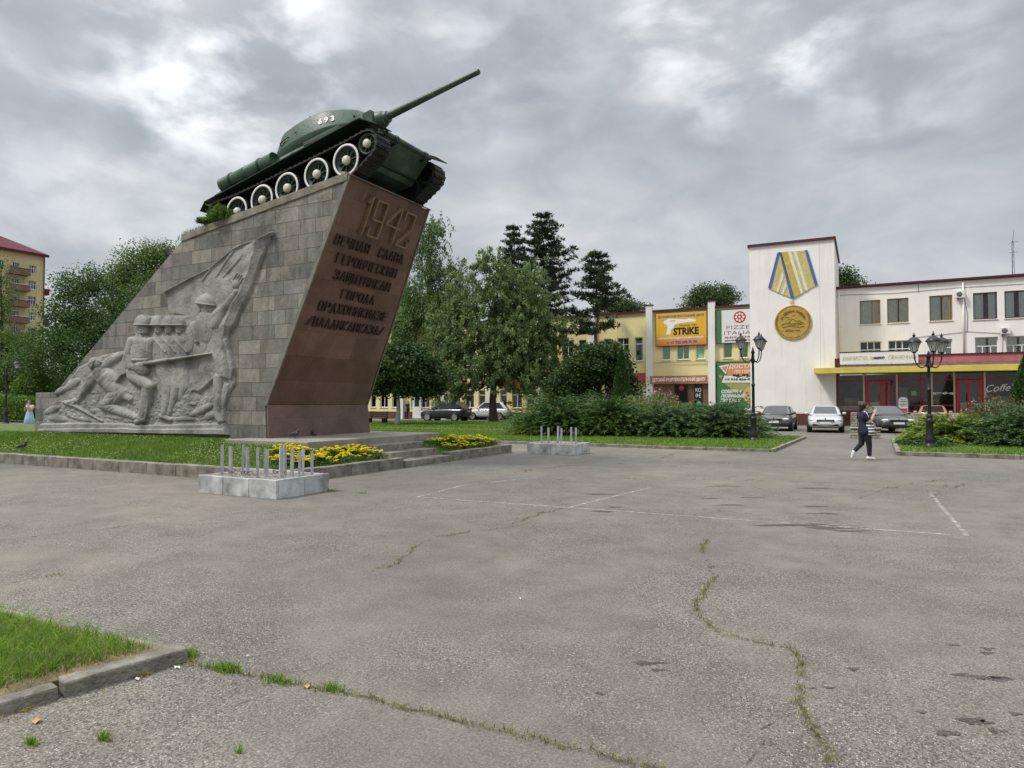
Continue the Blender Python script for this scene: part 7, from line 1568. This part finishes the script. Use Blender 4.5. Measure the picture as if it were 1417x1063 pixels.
def woman():
    p = atz(1197, 636.5); t = thing('person', 'woman in navy and striped clothes with white shoes walking while holding up a phone', 'person', (p.x, p.y, 0), TH)
    hip = {-1: (.00, -.085, .80), 1: (.0, .085, .80)}
    fr = [((.0, -.09, .82), .098), ((.075, -.085, .44), .062), ((.085, -.08, .15), .040), ((.085, -.08, .085), .040)]
    bk = [((-.01, .09, .82), .098), ((-.05, .085, .45), .062), ((-.235, .08, .255), .040), ((-.265, .08, .215), .038)]
    sh = {-1: (-.06, -.19, 1.27), 1: (-.04, .19, 1.27)}; el = {-1: (.03, -.23, 1.06), 1: (.07, .22, 1.08)}; wr = {-1: (.235, -.10, 1.30), 1: (.22, .10, 1.22)}
    b = B()
    chain(b, fr); chain(b, bk); capsule(b, (.06, -.08, .045), (.20, -.08, .03), .042, .030); capsule(b, (-.275, .08, .20), (-.325, .08, .07), .040, .028)
    capsule(b, (0, -.07, .86), (0, .07, .86), .125, .125, 14); capsule(b, (.0, 0, .88), (-.02, 0, 1.05), .135, .125, 14, 1.0); capsule(b, (-.02, -.09, 1.2), (-.02, .09, 1.2), .115, .115); capsule(b, (-.035, 0, 1.24), (-.01, 0, 1.38), .06, .052)
    for s in (-1, 1): chain(b, [(sh[s], .058), (el[s], .046), (wr[s], .030)])
    hand(b, wr[-1], (.35, .25, .75), (.25, .9, -.2), .95, .65); hand(b, wr[1], (.55, -.55, .55), (.4, -.7, -.1), .95, .6)
    hc = (.02, 0, 1.475); hf = (1, .08, 0); head(b, hc, hf, .98); fused('body', b, SKIN, t, .009, 3); eyes(t, hc, hf, .98)
    b = B(); chain(b, [(q, r+.014) for q, r in fr[:3]]); chain(b, [(q, r+.014) for q, r in bk[:3]]); capsule(b, (0, -.07, .86), (0, .07, .86), .137, .137, 14); fused('leggings', b, NAVY2, t, .011)
    b = B(); capsule(b, (.01, -.075, .80), (.01, .075, .80), .150, .150, 14); capsule(b, (.01, 0, .80), (.0, 0, 1.0), .175, .150, 16); capsule(b, (.0, 0, .98), (-.02, 0, 1.18), .150, .140, 16); capsule(b, (-.03, -.105, 1.20), (-.03, .105, 1.20), .128, .128); capsule(b, (-.04, -.15, 1.265), (-.04, .15, 1.265), .075, .075); capsule(b, (.06, -.07, 1.16), (.06, .07, 1.16), .095, .095)
    for s in (-1, 1): e = Vector(sh[s]).lerp(Vector(el[s]), .62); capsule(b, sh[s], e, .074, .064)
    fused('tunic', b, NAVY, t, .012)
    b = B(); capsule(b, (.075, -.135, .78), (.07, -.115, 1.02), .125, .105, 12); capsule(b, (.12, .03, .78), (.105, .03, 1.02), .10, .085, 12); capsule(b, (.11, -.04, .78), (.095, -.04, 1.02), .11, .095, 12); fused('striped_front', b, STRIPE, t, .012)
    b = B(); capsule(b, (-.06, -.255, 1.30), (.0, -.262, 1.12), .014, .014, 8); capsule(b, (-.07, -.14, 1.345), (-.06, -.25, 1.31), .016, .014, 8); fused('sleeve_stripe', b, WHC, t, .007, 1)
    b = B(); capsule(b, (.095, -.10, 1.21), (.10, -.07, 1.19), .026, .022, 8); fused('printed_badge', b, WHC, t, .008, 1)
    for q in (((.045, -.08, .055), (.215, -.08, .038)), ((-.272, .08, .215), (-.328, .08, .065))):
        b = B(); capsule(b, q[0], q[1], .050, .037, 12); capsule(b, q[0], Vector(q[0]).lerp(Vector(q[1]), .5), .052, .046, 12); fused('shoe', b, SHOE, t, .009, 2)
    b = B(); capsule(b, (-.030, 0, 1.515), (.006, 0, 1.525), .096, .088, 14); capsule(b, (-.055, 0, 1.50), (-.085, 0, 1.42), .085, .060, 12); capsule(b, (-.09, 0, 1.45), (-.13, .0, 1.36), .052, .035); capsule(b, (.03, -.05, 1.55), (-.02, -.078, 1.49), .032, .028); capsule(b, (.03, .05, 1.55), (-.02, .078, 1.49), .032, .028); fused('hair', b, HAIR, t, .011)
    b = B(); M0 = Matrix.Translation((.292, -.045, 1.405)) @ Matrix.Rotation(R(-14), 4, 'Y'); b.M = M0; b.box(-.005, .005, -.038, .038, -.075, .075); b.M = None; b.build('phone', mat('phone_shell', (.5, .5, .5), .3), t, .003)
    return t
woman()
def stander(label, loc, rz, top, bottom, hair, skirt=False, H_=1.7, arms='down', topm=None):
    t = thing('person', label, 'person', loc, rz); k = H_/1.7; b = B(); S3 = lambda x, y, z: (x*k, y*k, z*k)
    legs = {s: [(S3(0, s*.09, .86), .088*k), (S3(.02, s*.09, .47), .060*k), (S3(0, s*.09, .10), .040*k)] for s in (-1, 1)}
    for s in (-1, 1): chain(b, legs[s]); capsule(b, S3(0, s*.09, .05), S3(.15, s*.10, .035), .042*k, .030*k)
    capsule(b, S3(0, -.07, .92), S3(0, .07, .92), .115*k, .115*k); capsule(b, S3(0, 0, .95), S3(0, 0, 1.15), .12*k, .12*k); capsule(b, S3(0, -.10, 1.28), S3(0, .10, 1.28), .11*k, .11*k); capsule(b, S3(0, 0, 1.34), S3(.01, 0, 1.48), .055*k, .05*k)
    A = {}
    for s in (-1, 1):
        sh = S3(0, s*.20, 1.37)
        if arms == 'hold' : el, wr, hd, nv = S3(.06, s*.24, 1.10), S3(.26, s*.06, 1.20), (.4, -s*.6, .5), (.3, -s*.6, 0)
        elif arms == 'face': el, wr, hd, nv = S3(.10, s*.22, 1.12), S3(.17, s*.09, 1.38), (.1, -s*.3, .9), (-.6, -s*.6, .2)
        else: el, wr, hd, nv = S3(-.03, s*.26, 1.10), S3(.03, s*.26, .86), (.1, 0, -1), (.3, -s*.9, 0)
        A[s] = (sh, el, wr); chain(b, [(sh, .052*k), (el, .042*k), (wr, .030*k)]); hand(b, wr, hd, nv, .95*k, .45)
    hc = S3(.02, 0, 1.575); head(b, hc, (1, 0, 0), k); fused('body', b, SKIN, t, .012, 3); eyes(t, hc, (1, 0, 0), k)
    b = B(); capsule(b, S3(0, -.07, .95), S3(0, .07, .95), .125*k, .125*k); capsule(b, S3(0, 0, .98), S3(0, 0, 1.2), .135*k, .135*k); capsule(b, S3(0, -.11, 1.28), S3(0, .11, 1.28), .122*k, .122*k); capsule(b, S3(0, -.16, 1.37), S3(0, .16, 1.37), .07*k, .07*k)
    for s in (-1, 1): capsule(b, A[s][0], Vector(A[s][0]).lerp(Vector(A[s][1]), .6), .068*k, .06*k)
    fused('shirt', b, top, t, .014)
    b = B()
    if skirt: b.loft([[(math.cos(a)*r*k+.0, math.sin(a)*r*1.1*k, z*k) for a in [2*PI*i/24 for i in range(24)]] for r, z in ((.138, 1.04), (.16, .95), (.21, .7), (.27+.0, .32), (.265, .315), (.15, .9))], caps=False); b.build('skirt', bottom, t)
    else:
        for s in (-1, 1): chain(b, [(q, r+.016*k) for q, r in legs[s]])
        capsule(b, S3(0, -.07, .92), S3(0, .07, .92), .127*k, .127*k); fused('trousers', b, bottom, t, .014)
    for s in (-1, 1): b = B(); capsule(b, S3(-.02, s*.09, .055), S3(.17, s*.10, .038), .05*k, .036*k); fused('shoe', b, REDC if skirt else CBLK, t, .012, 2)
    b = B(); capsule(b, S3(-.02, 0, 1.625), S3(.008, 0, 1.635), .097*k, .09*k); capsule(b, S3(-.05, 0, 1.60), S3(-.06, 0, 1.52 if not skirt else 1.42), .08*k, .06*k); fused('hair', b, hair, t, .013)
    return t
p = atz(40.5, 595.5); ws = stander('woman in a long pale blue skirt standing at the left end of the monument', (p.x, p.y, 0), R(-70), PINKT, LBLUE, mat('brown_hair', (.06, .03, .018), .5, .3), True, 1.72, 'face')
p = atd(565, 570, 66); stander('man in dark navy clothes standing by the yellow building under the maple', (p.x, p.y, 0), R(-60), NAVY, NAVY2, HAIR, False, 1.75)
p = atd(1145, 590, 43.5); stander('dark haired child standing behind the silver saloon', (p.x, p.y, 0), R(200), NAVY, NAVY2, HAIR, False, 1.32)
p = atd(1035.5, 590, 44.5); stander('person in a white shirt standing below the green billboard', (p.x, p.y, 0), R(-60), WHC, NAVY2, HAIR, False, 1.45)
# ================================================================== birds
CROW = mat('crow_feathers', (.010, .010, .012), .5, .3, 20); PIG = mat('pigeon_feathers', (.055, .055, .065), .6, .4, 25); BEAK = mat('beak', (.03, .028, .025), .5)
def bird(label, loc, rz, m, s=1.0, upright=.5, cat='bird', name='bird'):
    t = thing(name, label, cat, loc, rz); b = B(); cu, su = math.cos(upright), math.sin(upright); q = lambda a, h, z: (a*s, h*s, z*s)
    capsule(b, q(-.07*cu, 0, .12-.07*su), q(.06*cu, 0, .13+.07*su), .045*s, .055*s); capsule(b, q(.07*cu, 0, .14+.075*su), q(.10*cu, 0, .20+.07*su), .040*s, .034*s); capsule(b, q(.10*cu, 0, .205+.07*su), q(.11*cu, 0, .21+.07*su), .036*s, .033*s)
    capsule(b, q(-.08*cu, 0, .11-.07*su), q(-.21*cu, 0, .09-.17*su if upright < .9 else .0), .034*s, .018*s)
    for h in (-1, 1): capsule(b, q(.03*cu, h*.045, .15+.03*su), q(-.13*cu, h*.035, .11-.10*su), .028*s, .012*s); capsule(b, q(0, h*.025, .09), q(0, h*.028, .01), .012*s, .007*s); capsule(b, q(0, h*.028, .008), q(.035, h*.03, .006), .007*s, .005*s)
    fused('body', b, m, t, .009*s, 2); b = B(); b.lathe([(.014*s, 0), (.0, .055*s)], 8, (0, 0, 0)); b.M = None
    b.v = [(.135*s*cu+z, y, .205*s+.07*s*su+x*.9) for x, y, z in b.v]; b.build('beak', BEAK, t); return t
tr_ = tank.matrix_basis if hasattr(tank, 'matrix_basis') else None
Mt = Matrix.Translation(tank.location) @ tank.rotation_euler.to_matrix().to_4x4()
p = Mt @ Vector((.20, -.42, 2.372)); bird('black crow perched upright on the tank turret', p, R(150), CROW, 1.15, 1.05)
px_ = -17.35; bird('black crow perched on the sloping left edge of the monument', (px_, 12.38, 6.17+(px_+16.57)*.724+.06), R(200), CROW, 1.15, 1.0)
p = atz(408, 607, .70); bird('dark pigeon pecking on the left of the platform edge', (p.x, max(p.y, 11.65), .70), R(10), PIG, .95, .05)
p = atz(433, 603, .70); bird('dark pigeon standing on the platform before the red granite', (p.x, max(p.y, 11.75), .70), R(160), PIG, .95, .4)
p = atz(31, 616, .45); bird('dark pigeon walking in the grass at the left', (p.x, p.y, float(terr_h(np.array(p.x), np.array(p.y)))+.03), R(20), PIG, 1.0, .15)
